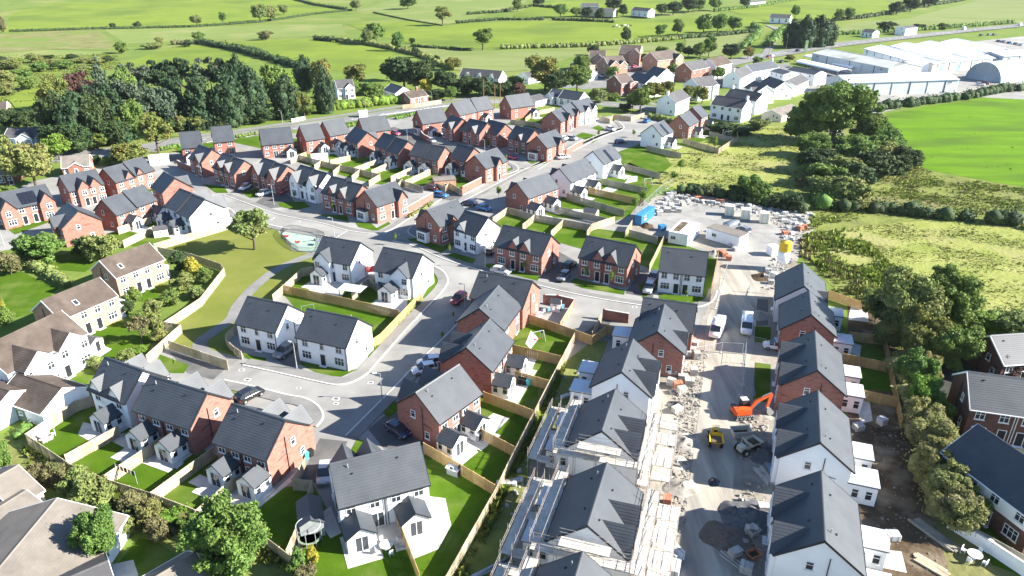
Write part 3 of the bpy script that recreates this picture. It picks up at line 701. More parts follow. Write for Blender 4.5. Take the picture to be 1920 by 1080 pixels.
    if near and m == 'roof':
        for fx_, yy in ((-.28, .9), (.24, 1.3)):
            for sg in (-1, 1):
                MB().box((fx_ * L + sg * .6, sg * yy, zr - yy * t + .1), (.22, .2, .10)).build('roof_vent', 'trim_dark', h)
        MB().tube((.33 * L, .7, zr - .7 * t), (.33 * L, .7, zr - .7 * t + .55), .06).build('flue', 'galv', h)
    if band:
        MB().px([(-hy - .03, -.3), (hy + .03, -.3), (hy + .03, band), (-hy - .03, band)], -L / 2 - .03, L / 2 + .03).build('lower_wall', 'brick_old', h)
    for sd, fx, w, dp, kind in sun:
        sunroom(h, sd, fx * L, hy, w, dp, kind, near=near, m=m)
        if kind == 'gable' and vis[sd]:
            sg = -1 if sd == 'f' else 1; e = hy + dp + random.uniform(1.4, 2.4); x0_, x1_ = fx * L - w / 2 - random.uniform(.3, .9), fx * L + w / 2 + random.uniform(.4, 1.2)
            P_ = [h.matrix_basis @ Vector(v) for v in ((x0_, sg * (hy + .05), 0), (x1_, sg * (hy + .05), 0), (x1_, sg * e, 0), (x0_, sg * e, 0))]
            o_ = MB().pz([(v.x, v.y) for v in (P_ if sg < 0 else P_[::-1])], .0, .075 + random.uniform(0, .01)).build('patio', 'patio'); o_['kind'] = 'structure'; o_['label'] = 'pale paved patio round a sunroom'
    if bay:                                                             # square bay window on an end or a face: side, x, width
        sd, x, w = bay
        rz = dict(f=0, r=math.pi, l=-math.pi / 2, g=math.pi / 2)[sd]; yy = L / 2 if sd in 'lg' else hy
        loc = {'f': (x, -yy, 0), 'r': (x, yy, 0), 'l': (-yy, x, 0), 'g': (yy, x, 0)}[sd]
        bo = MB().box((0, -.55, 1.3), (w, 1.2, 2.6)).build('bay_window', 'trim_white', h, loc, rz)
        MB().py([(-w / 2 - .15, 2.6), (w / 2 + .15, 2.6), (w / 2 - .1, 2.95), (-w / 2 + .1, 2.95)], -1.3, .0).build('roof', m, bo)
        put_window(bo, 'f', 0, 1.15, 1.4, w - .7, 1.6)
    for fx, w, hh, yy in solar:                                         # panels on the roof: sign of yy = which slope
        s = 1 if yy > 0 else -1; yy = abs(yy)
        y0, y1 = yy, yy + hh; zt = lambda y: zr - y * t + .10
        cols = max(1, int(round(w / 1.0)))
        for i in range(cols):
            xa, xb = fx * L - w / 2 + w * i / cols + .02, fx * L - w / 2 + w * (i + 1) / cols - .02
            o = MB().add([(xa, s * y0, zt(y0)), (xb, s * y0, zt(y0)), (xb, s * y1, zt(y1)), (xa, s * y1, zt(y1)), (xa, s * y0, zt(y0) + .05), (xb, s * y0, zt(y0) + .05), (xb, s * y1, zt(y1) + .05), (xa, s * y1, zt(y1) + .05)],
                     [(0, 1, 2, 3), (4, 5, 6, 7), (0, 1, 5, 4), (1, 2, 6, 5), (2, 3, 7, 6), (3, 0, 4, 7)]).build('solar_panel', 'solar', h)
    for fx, yy in rooflights:
        zt = zr - abs(yy) * t + .09
        o = MB().box((0, 0, 0), (.8, 1.1, .12)).build('rooflight', 'trim_white', h, (fx * L, yy, zt)); o.rotation_euler = (math.atan(t) * (1 if yy < 0 else -1), 0, 0)
        MB().box((0, 0, .05), (.62, .92, .06)).build('pane', 'glass', o)
    for fx in chim:
        x = fx * L
        co = MB().box((x, 0, zr + .1), (.75, .95, 2.0)).build('chimney', wall if wall != 'brick_pale' else 'brick_pale', h)
        MB().box((x, 0, zr + 1.13), (.9, 1.1, .1)).build('capping', 'concrete', co)
        for q in (-.22, .22): MB().tube((x, q, zr + 1.15), (x, q, zr + 1.5), .12, .1, 8).build('chimney_pot', 'brick_pale', co)
    return h
G2 = 'f'; 
def g2(a, b, w=2.7, zc=6.9, pj=.05): return (('f', a, w, zc, pj), ('f', b, w, zc, pj))
def big2(a, b, w=3.3, zc=7.3, pj=.9): return (('f', a, w, zc, pj), ('f', b, w, zc, pj))
W = 'render_white'
# upper left corner
house('red brick semi with black solar panels on its roof at the photo\'s left edge', (-18, 365), (83, 345), cross=big2(-.36, .36), solar=[(.08, 3.6, 2.6, -1.0)])
house('red brick semi with two tall front gables right of the solar-panelled one', (112, 330), (177.5, 317), cross=big2(-.10, .22, 3.2, 7.2, 1.0))
house('red brick semi with stepped roofline beside the hipped bungalow', (193.3, 316), (266.7, 296.3), cross=g2(-.15, .13), step=.35)
house('red brick semi with stepped roof and two white sunrooms, left of the white corner semi', (268.3, 346.7), (190, 371), sun=[('r', .22, 2.8, 2.7, 'gable'), ('r', -.42, 2.8, 2.7, 'gable')], step=-.35)
house('red brick house with dark blue roof and sunlit end gable behind the round garden bushes', (124, 378), (147.5, 395), n=1, d=8.0, cross=[('f', 0, 3.4, 6.7, .9)], length=8.0)
house('small red brick house at the street bend, gable end facing the white corner semi', (332.5, 336), (303, 319), n=1, cross=[('f', .1, 3.2, 6.9, .8)], length=7.6)
house('white rendered semi at the street corner above the park tree', (383.3, 373.3), (338, 355.8), wall=W, cross=big2(-.3, .3, 3.6, 7.4, 1.2), sun=[('r', -.12, 2.8, 2.7, 'gable'), ('r', .4, 2.8, 2.7, 'gable')], step=.35, d=8.6)
# row along the main road
RS = lambda f: [('r', f, 2.8, 2.7, 'gable')]
house('leftmost narrow brick house in the row backing on the main road', (374, 245), (336, 248), n=1, sun=RS(.1), zr=8.5)
house('second narrow brick house from the left beside the main road', (432.5, 234.7), (395, 238), n=1, zr=8.5)
house('wide brick semi with one sunroom, third from the left along the main road', (543, 237.5), (485.8, 242.5), sun=RS(-.38), zr=8.5)
house('brick house with sunroom, fourth from the left along the main road', (596.7, 230.8), (561.7, 235.8), n=1, sun=RS(-.3), zr=8.5)
house('brick house, fifth from the left along the main road', (641.7, 221.7), (605, 228), n=1, sun=RS(.3), zr=8.5)
house('brick house whose grey roof stands left of the estate entrance', (721.7, 215.8), (673, 221.7), n=1, zr=8.5)
house('brick house with walled corner garden right of the estate entrance', (828, 200.8), (781.7, 206.7), n=1, sun=RS(.2), bay=('g', .5, 3), zr=8.5)
house('brick house with grey roof, left one of a close pair by the main road', (880, 185.8), (847.5, 192.5), n=1, zr=8.5)
house('brick house with grey roof, right one of a close pair by the main road', (913, 180), (883, 185), n=1, sun=RS(.1), zr=8.5)
house('brick house with broad grey roof at the right end of the main road row', (990.8, 174), (947.5, 180), n=1, sun=RS(-.4), zr=8.5)
# street of dark-roofed houses
house('brick house with one front gable at the top end of the curving street', (375, 271.7), (395.8, 279), n=1, cross=[('f', .2, 3.0, 6.9, .3)], length=7.6)
house('brick semi with two small gables and white cars parked in front', (418, 286.7), (457.5, 298), cross=g2(-.2, .14), step=-.35)
house('brick semi with two large front gables left of the white semi', (494, 295.8), (538, 308), cross=(('f', -.38, 3.2, 7.2, .5), ('f', .3, 3.2, 7.2, .5)), step=-.35)
house('white rendered semi with two large front gables in the middle of the street', (564, 309), (613, 321.7), wall=W, cross=(('f', -.36, 3.2, 7.2, .5), ('f', .3, 3.2, 7.2, .5)), step=-.35)
house('brick semi with two small gables right of the white semi', (622, 330), (679, 343.5), cross=g2(-.2, .14), step=-.35)
house('brick corner house with white bay window and sunlit roof opposite the playground', (684, 356.7), (741, 339), n=1, cross=[('f', .28, 3.0, 7.0, .9)], bay=('l', 1.0, 3))
house('brick corner house with white bay window beside the white detached house', (800, 392.5), (855, 373), n=1, cross=[('f', -.05, 2.3, 6.4, .3), ('r', -.3, 2.6, 6.8, .05)], bay=('l', 1.0, 3))
# second row, backs to the camera
house('brick house with two sunrooms and sunlit gable behind the first back gardens', (689, 247.5), (666, 237.5), cross=[('f', -.1, 3.2, 6.9, .6)], sun=[('r', -.1, 2.8, 2.7, 'gable'), ('r', .42, 2.8, 2.7, 'gable')])
house('brick semi with stepped dark roof and two sunrooms near the pink parked car', (765, 264), (720, 251), sun=[('r', .32, 2.8, 2.7, 'gable'), ('r', -.3, 2.8, 2.7, 'gable')], step=.35)
house('brick semi with stepped dark roof in the middle of the back-garden row', (834, 275), (781.7, 266.7), sun=[('r', .4, 2.8, 2.7, 'gable'), ('r', -.12, 2.8, 2.7, 'gable')], step=.35)
house('narrow brick house with one sunroom, second from the right in the back-garden row', (889, 276.7), (860, 270), n=1, sun=[('r', .2, 2.8, 2.7, 'gable')])
house('brick corner house with sunlit roof and white walled sunroom beside the brick garden wall', (890, 291), (931.7, 276.7), n=1, cross=[('f', .02, 2.8, 6.9, .9)], sun=[('r', -.2, 2.8, 2.7, 'gable')])
house('brick house with single gable left end of the inner court row', (847.5, 215.8), (866, 221.7), n=1, cross=[('f', .2, 2.8, 6.9, .4)], length=7.2)
house('brick house with single gable, second in the inner court row', (883, 222.5), (912, 229), n=1, cross=[('f', .15, 2.8, 6.9, .4)], length=8.6)
house('brick house with single gable, third in the inner court row', (918, 224), (947.5, 231.7), n=1, cross=[('f', -.25, 2.8, 6.9, .4)], length=8.6)
house('brick house with little dormer gable, fourth in the inner court row', (970, 235.8), (1000, 242.5), n=1, cross=[('f', .1, 2.2, 6.5, .05)], length=8.4)
house('brick corner house with white bay and sunlit roof at the right of the court', (1006.7, 255), (1041.7, 242.5), n=1, cross=[('f', .12, 2.4, 6.8, .8)], bay=('l', 1.0, 3))
house('brick semi with stepped roof and two pointed gables joined to the white terrace end', (1034, 209), (1071, 193.5), cross=big2(-.18, .28, 2.9, 7.0, .8), step=.4)
house('tall white semi with two pointed gables at the end of the terrace', (1072.5, 191), (1103, 182), wall=W, cross=big2(-.12, .32, 2.9, 7.0, .8), zr=8.3, ze=5.2)
house('white house with black panel on its roof beside the green corner lawn', (1220, 235), (1247.5, 224), n=1, wall=W, solar=[(.02, 1.3, 3.3, -.8)], sun=[('f', .05, 2.8, 2.7, 'gable')], length=8.6)
house('brick house, left half of the stepped pair behind the white corner house', (1274, 216.7), (1293, 207.5), n=1, sun=[('f', .1, 2.8, 2.7, 'gable')])
house('brick house, right half of the stepped pair behind the white corner house', (1297.5, 201.7), (1311.7, 195), n=1, zr=8.1, ze=5.0, sun=[('f', .2, 2.8, 2.7, 'gable')], length=7.0)
house('brick semi with pale roof and two sunrooms, nearest of the long-garden row', (1026.7, 323), (969, 341.7), sun=[('r', -.12, 3, 3.2, 'gable'), ('r', .42, 3, 3.2, 'gable')], cross=g2(.3, -.1))
house('white semi with pale roof and two sunrooms in the long-garden row', (1096.7, 295.8), (1049, 315), wall=W, sun=[('r', -.18, 3, 3.2, 'gable'), ('r', .38, 3, 3.2, 'gable')], cross=g2(.3, -.1))
house('white detached house with black roof panel and drainpipe beside the bright lawn', (1145, 270), (1111.7, 283), n=1, wall=W, sun=[('r', -.05, 3.2, 3, 'gable')], solar=[(.02, 1.3, 3.3, .8)])
# front row facing the camera
house('white detached house with one small front gable between brick houses', (872.5, 394), (915, 406.7), n=1, wall=W, cross=[('f', -.2, 2.5, 6.6, .05)])
house('brick semi with two small front gables right of the white detached house', (945, 421.7), (1033, 440), cross=g2(-.1, .14))
house('brick semi with two small gables and two saplings, left of the white semi', (1101.7, 441.7), (1191.7, 459), cross=g2(-.1, .16))
house('white semi with plain slate-grey roof beside the site entrance', (1243, 463), (1327.5, 471.7), wall=W, d=8.2)
house('white house with gabled sunroom left of the red canopy, beside the playground', (607, 442.5), (675, 454), n=1, wall=W, cross=[('f', -.22, 3.6, 6.7, .9)], sun=[('f', -.25, 2.8, 2.7, 'gable')], d=7.6)
house('white house with gabled sunroom right of the red canopy', (720, 463), (791.5, 476), n=1, wall=W, cross=[('f', .22, 3.6, 6.7, .9)], sun=[('f', .02, 3, 3.6, 'gable')], d=7.6)
house('left of the two matching white houses with black doors by the park path', (465.5, 555), (538.5, 570), n=1, wall=W, d=7.2)
house('right of the two matching white houses with black doors, at the street corner', (578, 578), (669, 596), n=1, wall=W, d=7.3, length=9.2)
# brick row beside the near street
house('brick house with dark ribbed roof at the top of the near street', (990, 525), (906.7, 510), n=1, d=8.0, length=10.0)
house('brick house with pale lit roof half hidden behind the dark-roofed one', (929, 541.7), (905, 570), n=1, cross=(), d=8.0, length=9.0, gw=False)
house('brick semi with two cross gables towards the street and white cars parked alongside', (918, 598), (875, 650.7), sun=[('r', -.28, 2.8, 2.7, 'gable'), ('r', .34, 2.8, 2.7, 'gable')], cross=big2(-.1, .28, 3.0, 7.0, .9), gw=False)
house('brick semi with blue car on its dark drive, two white sunrooms behind', (860, 683), (780, 735), sun=[('r', -.15, 2.8, 2.7, 'gable'), ('r', .40, 2.8, 2.7, 'gable')], cross=big2(-.30, .18, 3.0, 7.0, .9))
house('large white semi with two white sunrooms in the foreground', (785, 829), (620, 869), wall=W, sun=[('r', -.26, 3.1, 3, 'gable'), ('r', .34, 3.1, 3, 'gable')], cross=big2(.30, .02, 3.0, 7.0, .9), d=7.0)
house('white house with two small rear gables above the curved patio', (257, 690), (207, 672), n=1, wall=W, cross=[('r', -.2, 2.5, 6.6, .05), ('r', .32, 2.5, 6.6, .05), ('f', -.2, 2.6, 6.8, .8), ('f', .3, 2.6, 6.8, .8)], sun=[('r', -.1, 3, 2.7, 'gable')], length=7.6, d=6.8)
house('brick semi with ribbed dark roof and two sunrooms, middle of the near back gardens', (387, 735), (282, 703), sun=[('r', .28, 2.8, 2.7, 'gable'), ('r', -.24, 2.8, 2.7, 'gable')], cross=big2(-.3, .15, 3.0, 7.0, .9), d=7.0)
house('brick semi with ribbed dark roof and two sunrooms, nearest the wide grassy garden', (533, 787), (436, 756), sun=[('r', .24, 2.8, 2.7, 'gable'), ('r', -.34, 2.8, 2.7, 'gable')], cross=big2(-.32, .1, 3.0, 7.0, .9))
# building site, left row
site = 'houses under construction'
house('brick-walled house with dark ribbed roof at the head of the site row', (1208, 557), (1306, 570), n=1, group=site, gw=False)
house('red brick gable-ended house behind the parked white van', (1236, 611), (1244, 579), n=1, d=8.2, sun=[('r', .25, 3, 3.4, 'flat')], cross=[('f', -.1, 2.6, 6.6, .1)], group=site, length=9.5)
house('white gabled semi with grey roof and dark front gables next to the brick one', (1166, 696), (1187, 636), wall=W, d=8.0, sun=[('r', -.28, 3, 3.2, 'flat'), ('r', .3, 3, 3.2, 'flat')], cross=g2(.12, -.24, 4.0, 7.2, .5), group=site)
house('white gabled semi ringed by scaffolding, farther one', (1129, 806), (1154, 730), wall=W, d=8.0, cross=g2(.02, -.3, 4.0, 7.2, .5), sun=[('r', -.28, 3, 3.0, 'flat'), ('r', .3, 3, 3.0, 'flat')], group=site)
house('white gabled semi ringed by scaffolding, nearer one', (1102, 983), (1138, 868), wall=W, d=8.0, cross=g2(.02, -.3, 4.0, 7.2, .5), sun=[('r', -.28, 3, 3.0, 'flat'), ('r', .3, 3, 3.0, 'flat')], group=site)
house('dark-roofed house cut by the bottom edge, inside the scaffolding', (1055, 1160), (1092, 1036), wall=W, d=8.0, cross=g2(.02, -.3, 4.0, 7.2, .5), group=site)
# building site, right row (street on the left, plots on the right)
house('white house with slim dormer at the far end of the right-hand site row', (1506, 495), (1508, 533), n=1, wall=W, d=8.0, sun=[('r', .35, 3, 3, 'flat')], group=site, length=10.5, cross=[('r', .22, 3.0, 6.2, .1)])
house('brick house second from the far end of the right-hand site row', (1518, 552), (1521, 582), n=1, d=8.0, sun=[('r', .2, 3, 3, 'flat')], group=site, length=9.0)
house('brick semi with two ribbed front gables in the right-hand site row', (1528, 620), (1533, 693), d=8.0, sun=[('r', .12, 3.2, 3, 'flat'), ('r', -.33, 3, 3, 'flat')], cross=g2(-.22, .32, 4.0, 7.2, .5), group=site)
house('white semi with ribbed gables, second nearest in the right-hand site row', (1534, 733), (1538.5, 828), wall=W, d=8.0, sun=[('r', .36, 3.2, 3.2, 'flat'), ('r', -.1, 3, 3, 'flat')], cross=g2(-.22, .30, 4.0, 7.2, .5), group=site)
house('white semi with ribbed front gables, nearest in the right-hand site row', (1540, 884), (1547, 1012), wall=W, d=8.0, sun=[('r', -.2, 3, 3.2, 'flat'), ('r', .4, 3, 3, 'flat')], cross=g2(-.22, .30, 4.0, 7.2, .5), group=site)

# ------------------------------------------------------------------ older houses round the estate
OLD = 'older houses beyond the estate'
def old(label, A, B, **k):
    k.setdefault('group', OLD); k.setdefault('m', 'roof_umber'); k.setdefault('wall', 'render_white'); k.setdefault('zr', 7.8); k.setdefault('ze', 4.9); k.setdefault('d', 8.0)
    k.setdefault('n', 1); k.setdefault('trim', 'trim_white')
    return house(label, A, B, **k)
def conservatory(px, label, ang, r=2.0):
    q = gr(px); h = thing('conservatory', label, 'conservatory', q, ang, 'conservatories')
    n = 8; P = [(r * math.cos(2 * math.pi * i / n + .39), r * 1.15 * math.sin(2 * math.pi * i / n + .39)) for i in range(n)]
    base = MB().pz(P, 0, .6); base.build('dwarf_wall', 'render_white', h)
    fr = MB(); gl = []
    for i in range(n):
        a, b = P[i], P[(i + 1) % n]
        fr.tube((a[0], a[1], .6), (a[0], a[1], 2.3), .06, n=4); fr.tube((a[0], a[1], 2.3), (b[0], b[1], 2.3), .07, n=4); fr.tube((a[0], a[1], .62), (b[0], b[1], .62), .05, n=4)
        fr.tube((a[0], a[1], 2.3), (a[0] * .12, a[1] * .12, 3.3), .05, n=4)
        m = ((a[0] + b[0]) / 2, (a[1] + b[1]) / 2); fr.tube((m[0], m[1], .6), (m[0], m[1], 2.3), .035, n=4)
        s = .985
        MB().add([(a[0] * s, a[1] * s, .62), (b[0] * s, b[1] * s, .62), (b[0] * s, b[1] * s, 2.28), (a[0] * s, a[1] * s, 2.28)], [(0, 1, 2, 3)]).build('pane', 'glass_clear', h)
        MB().add([(a[0] * s, a[1] * s, 2.29), (b[0] * s, b[1] * s, 2.29), (b[0] * .12, b[1] * .12, 3.28), (a[0] * .12, a[1] * .12, 3.28)], [(0, 1, 2, 3)]).build('roof_pane', 'poly_roof', h)
    fr.build('frame', 'trim_white', h)
mat('glass_clear', (.10, .13, .15), None, rough=.06, spec=.7)
mat('poly_roof', (.42, .46, .48), None, rough=.2, spec=.5)
old('fawn-roofed house with rooflight, top one of the three beside the park fence', (187, 488), (278, 455), m='roof_brown', wall='brick_pale', d=7.4, zr=7.4, ze=4.8, rooflights=[(-.28, -2.3)], n=2)
old('fawn-roofed house with rooflight and big conservatory, middle one beside the park fence', (78, 563), (185, 520), m='roof_brown', wall='brick_pale', d=7.4, zr=7.4, ze=4.8, rooflights=[(-.12, -2.4)], n=2)
old('white house with two broad rear gables at the photo\'s left edge', (-15, 642), (92, 592), m='roof_brown', d=9, zr=8, ze=5, cross=[('f', -.22, 5.0, 7.4, 2.2), ('f', .24, 4.4, 7.2, 1.2)], n=2, length=13)
old('low garage with brown ribbed roof behind the white two-gabled house', (32.5, 700), (115, 727), m='roof_brown', zr=4.6, ze=2.7, d=7, wins=None)
old('white bungalow gable cut by the left edge beside the green shed', (-40, 715), (17, 733), m='roof_brown', zr=4.8, ze=2.7, d=8, wins=None)
old('fawn-roofed outbuilding at the left edge above the cream garage', (-25, 905), (32, 873), m='roof_fawn', zr=4.6, ze=2.7, d=8, wins=None, wall='render_cream')
old('cream garage with shallow fawn roof at the left edge', (-25, 965), (48, 920), m='roof_fawn', zr=3.6, ze=2.6, d=6, wall='render_cream')
old('large fawn-roofed bungalow in the bottom left corner', (0, 1062), (70, 978), m='roof_fawn', zr=5.2, ze=2.8, d=14, length=13, wins=None, wall='render_white')
old('grey-roofed lean-to house cut by the bottom edge left of the leafy trees', (110, 1090), (200, 1052), m='roof_slate', zr=4.5, ze=2.7, d=7, wins=None)
old('long low grey roof under the leafy trees at the bottom edge', (285, 1085), (366, 1038), m='roof_fawn', zr=4.2, ze=2.7, d=5, wins=None)
conservatory((302, 522), 'white glazed conservatory behind the top fawn-roofed house', .3, 1.9)
conservatory((214, 592), 'white glazed conservatory behind the middle fawn-roofed house', .3, 2.3)
# right edge
old('dark brick house with ribbed brown roof at the right edge behind the tall hedge', (1845, 700), (1960, 715), m='roof', wall='brick_old', d=8.5, zr=8, ze=5, n=2, length=11)
old('brick and white house with ribbed roof at the right edge near the patio chairs', (1868, 818), (1975, 890), m='roof', band=2.7, wall='render_white', d=8.5, zr=8, ze=5, n=2, length=12)
old('brick house with pale lit roof at the right edge beside the golden shrub', (1868, 628), (1960, 622), m='roof', wall='brick_old', d=7.5, zr=6.5, ze=3.8, n=2, length=10)
# upper left
old('hipped brick bungalow by the main road above the first semis', (130, 292), (152, 290), m='roof_fawn', wall='brick', zr=5.2, ze=3.0, d=9, length=7, cross=[('f', 0, 4, 4.6, .5)])
old('grey slate bungalow at the edge of the dark wood', (15, 240), (75, 238), m='roof_slate', zr=5.2, ze=3, d=10, cross=[('f', .2, 5, 5, 2)])
old('terracotta-walled house at the left edge by the lane', (-20, 192), (12, 190), m='roof_brown', wall='brick_pale', zr=7)
old('small fawn-roofed house among trees at the far left', (-5, 308), (30, 306), m='roof_fawn', wall='brick_old', zr=5, ze=3)
old('white gabled house in the clearing right of the wood', (628, 150), (660, 148), m='roof_slate', cross=[('f', .2, 4, 7, 1)])
old('dark-roofed bungalow beside the pink-roofed one', (733, 156), (756, 163), m='roof', zr=5.4, ze=3)
old('pink-roofed brick bungalow behind the roadside fence', (757, 172), (791, 166.5), m='roof_brown', wall='brick', zr=5.0, ze=2.8, chim=(.2,))
old('long low house with dormers in front of the mown field', (872, 128), (938, 133), m='roof_slate', zr=6, ze=3, cross=[('f', -.3, 3, 5.2, .1), ('f', 0, 3, 5.2, .1), ('f', .3, 3, 5.2, .1)], length=22)
old('small white cottage beside the mown field', (980, 136), (1010, 131), m='roof_slate', zr=5, ze=3)
old('white bungalow with black roof behind the brick terrace', (1057, 168), (1095, 173), m='roof', zr=6, ze=3.3)
old('white bungalow wing with side porch behind the brick terrace', (1036, 166), (1056, 168.5), m='roof', zr=5.6, ze=3.3, cross=[('f', -.2, 4, 5, 1.5)])
old('small white outbuilding right of the last main-road house', (990, 181), (1012, 176), m='roof_slate', zr=4, ze=2.6)
BR = dict(m='roof_umber', wall='brick_pale', zr=10, ze=6.4, d=11)
old('brick house with tall right gable at the back of the older estate', (1165, 84), (1203, 85.5), cross=[('f', .3, 6, 9.4, 2.5)], **BR)
old('brick house with broad roof facing right, beside the field hedge', (1220, 97.5), (1262, 93), cross=[('f', .36, 6, 9, 2)], **BR)
old('hip-roofed brick house at the left of the older estate', (1106, 94), (1136, 94.5), cross=[('f', .1, 6, 9, 2)], **BR)
old('brick house with twin front gables beside the hip-roofed one', (1132, 106), (1166, 104), cross=[('f', -.25, 5.5, 9, 2), ('f', .25, 4.6, 8.6, 1.4)], **BR)
old('low brown-roofed garage left of the brick houses', (1083, 113), (1106, 110), **{**BR, 'zr': 6, 'ze': 3.6})
old('white garage with grey roof behind the big tree', (1070, 127), (1112, 133), m='roof_slate', zr=4.6, ze=2.7)
old('brick and white house with chimney behind the round hedge', (1152, 140), (1176, 137), zr=9.2, ze=6.0, d=9.5, chim=(-.4,), cross=[('f', .3, 5, 7, 2)], m='roof_umber', wall='brick')
old('white gable-fronted house with black roof beside the autumn trees', (1226, 124), (1250, 129), zr=9.2, ze=6.0, d=9.5, m='roof')
old('white cottage with black roof left of the black-roofed gable house', (1193, 134.5), (1226, 142), zr=9.2, ze=6.0, d=9.5, m='roof')
old('brick house with grey lit roof behind the white cottages', (1283, 117), (1316, 111), zr=9.2, ze=6.0, d=9.5, m='roof_slate', wall='brick')
old('white house with warm brown roof by the car park', (1328, 110), (1358, 104), zr=9.2, ze=6.0, d=9.5, m='roof_brown')
old('white house with dormers and grey roof behind two autumn trees', (1298, 146), (1334, 142), zr=9.2, ze=6.0, d=9.5, m='roof_slate', cross=[('f', -.3, 2.6, 6.2, .2), ('f', .35, 3.4, 6.6, .6)])
old('tall white house with grey roof and side chimney in the older estate', (1374, 133), (1397, 122.5), m='roof_slate', chim=(-.45,))
old('white house with long dark roof and right chimney near the car park', (1399, 121), (1449, 113), m='roof', chim=(.47,))
old('white house with side chimney alone behind the new brick pair', (1251, 177), (1277, 167), m='roof_slate', chim=(-.48,), zr=8, ze=5.4)
old('white terrace with many windows and tall end chimney', (1344, 178.5), (1403, 186.5), m='roof_slate', zr=8.2, ze=5.4, n=2, chim=(.47,))
old('white house behind the many-windowed terrace', (1372, 165), (1431, 175), m='roof_slate', zr=8, ze=5.4, chim=(-.45, .47))
old('white house with crossed pale roof in the middle of the older estate', (1414, 151), (1438, 160), m='roof_slate', zr=7.6, cross=[('f', .2, 4, 6.8, 1)])
old('white house with dark cross wing left of the great tree', (1442, 143), (1472, 153), m='roof_slate', zr=7.6)
old('dark-roofed house beside the white canopies', (1458, 128), (1484, 135), m='roof', zr=6)
old('black-roofed white block beside the canopies', (1487, 124), (1540, 133), m='roof', zr=6.4)
old('white gabled house half behind the great tree', (1476, 150), (1502, 139), m='roof_slate', zr=7)
old('low garage block with pale roof beside the great tree', (1442, 208), (1490, 193), m='roof_fawn', zr=4.2, ze=2.6, wall='render_cream', length=16)
old('long white farmhouse beside the lane in the fields', (1446, 26), (1484, 27.5), m='roof_slate', zr=6.5, ze=4, d=9)
old('white farmhouse among trees on the far ridge', (1190, 13), (1222, 16), m='roof_slate', zr=7)
old('grey farm shed in front of the far ridge farm', (1093, 14), (1155, 16), m='roof_slate', wall='blockwork', zr=6.5, ze=4, d=14, wins=None)
old('long grey farm barn behind the hedge on the far ridge', (1090, 6), (1122, 6), m='roof_slate', wall='cladding_blue', zr=6.5, ze=4, d=12, wins=None)
old('far white cottage beside the wide road', (1622, 54), (1644, 56), m='roof_slate', zr=5, ze=3.2)
old('far grey cottage beside the wide road', (1690, 49), (1712, 47), m='roof_slate', zr=6)
old('far bungalow at the top edge among trees', (1402, 2), (1430, 0), m='roof_slate', zr=6)

# ------------------------------------------------------------------ warehouses
def shed(label, A, B, d, zr, ze, wall='cladding', m='sheet_roof', ribs=8, length=None, doors=0):
    g = float(hgt(at(A, zr).x, at(A, zr).y)); a, b = at(A, zr + g), at(B, zr + g); c = (a + b) / 2; L = length or (b - a).length; ang = math.atan2(b.y - a.y, b.x - a.x)
    h = thing('warehouse', label, 'warehouse', (c.x, c.y, g), ang, 'warehouses'); hy = d / 2; t = (zr - ze) / hy
    MB().px([(-hy, -1), (hy, -1), (hy, ze - .1), (0, zr - .1), (-hy, ze - .1)], -L / 2, L / 2).build('wall', wall, h)
    ro = MB().px([(hy + .3, ze - .3 * t), (0, zr), (-hy - .3, ze - .3 * t), (-hy - .3, ze - .3 * t - .2), (0, zr - .2), (hy + .3, ze - .3 * t - .2)], -L / 2 - .2, L / 2 + .2).build('roof', m, h)
    for i in range(ribs):                                                # translucent roof sheets
        x = -L / 2 + L * (i + .5) / ribs
        for s in (-1, 1):
            y0, y1 = hy * .15, hy * .85
            MB().add([(x - .6, s * y0, zr - y0 * t + .05), (x + .6, s * y0, zr - y0 * t + .05), (x + .6, s * y1, zr - y1 * t + .05), (x - .6, s * y1, zr - y1 * t + .05)], [(0, 1, 2, 3)]).build('roof_light_sheet', 'sheet_roof_old', ro)
    MB().box((0, 0, zr + .05), (L, .5, .15)).build('ridge_cap', m, ro)
    for i in range(int(L / 9)):
        MB().box((-L / 2 + 9 * i + 4, -hy - .1, ze / 2), (.25, .25, ze)).build('post', 'trim_dark' if i % 2 else 'galv', h)
    for i in range(doors):
        x = -L / 2 + L * (i + .5) / doors
        MB().box((x, -hy - .05, 1.9), (3.2, .1, 3.8)).build('roller_door', 'cladding_blue', h)
    for sx in (-1, 1): put_window(h, 'f', sx * L * .42, hy, ze - 1.4, 2.2, 1.2)
    MB().box((0, -hy - .33, ze - .3 * t - .15), (L, .2, .25)).build('gutter', 'cladding_blue', ro)
    return h
shed('long pale blue warehouse with block base beside the bright green field', (1572, 141), (1776, 134.5), 17, 8.0, 6.0)
shed('wide grey-roofed factory nearest the car park', (1553, 91), (1700, 118), 20, 8, 6, 'cladding', 'sheet_roof_old', 14)
shed('white factory roof bay next to the grey-roofed factory', (1651, 84), (1735, 105), 18, 8, 6, 'sheet_white', 'sheet_white', 4)
shed('second white factory roof bay', (1699, 79), (1787, 99), 18, 8, 6, 'sheet_white', 'sheet_white', 4)
shed('third white factory roof bay', (1743, 76), (1832, 93), 18, 8, 6, 'sheet_white', 'sheet_white', 4)
shed('rightmost white factory roof bay', (1792, 72), (1884, 90), 18, 8, 6, 'sheet_white', 'sheet_white', 4)
shed('low cream annex in front of the white factory bays', (1735, 113), (1860, 102), 10, 6, 5, 'render_cream', 'sheet_roof_old', 6, doors=4)
shed('grey workshop beside the arched hall', (1858, 97), (1990, 88), 16, 7.5, 6, 'cladding', 'sheet_roof_old', 6, doors=3)
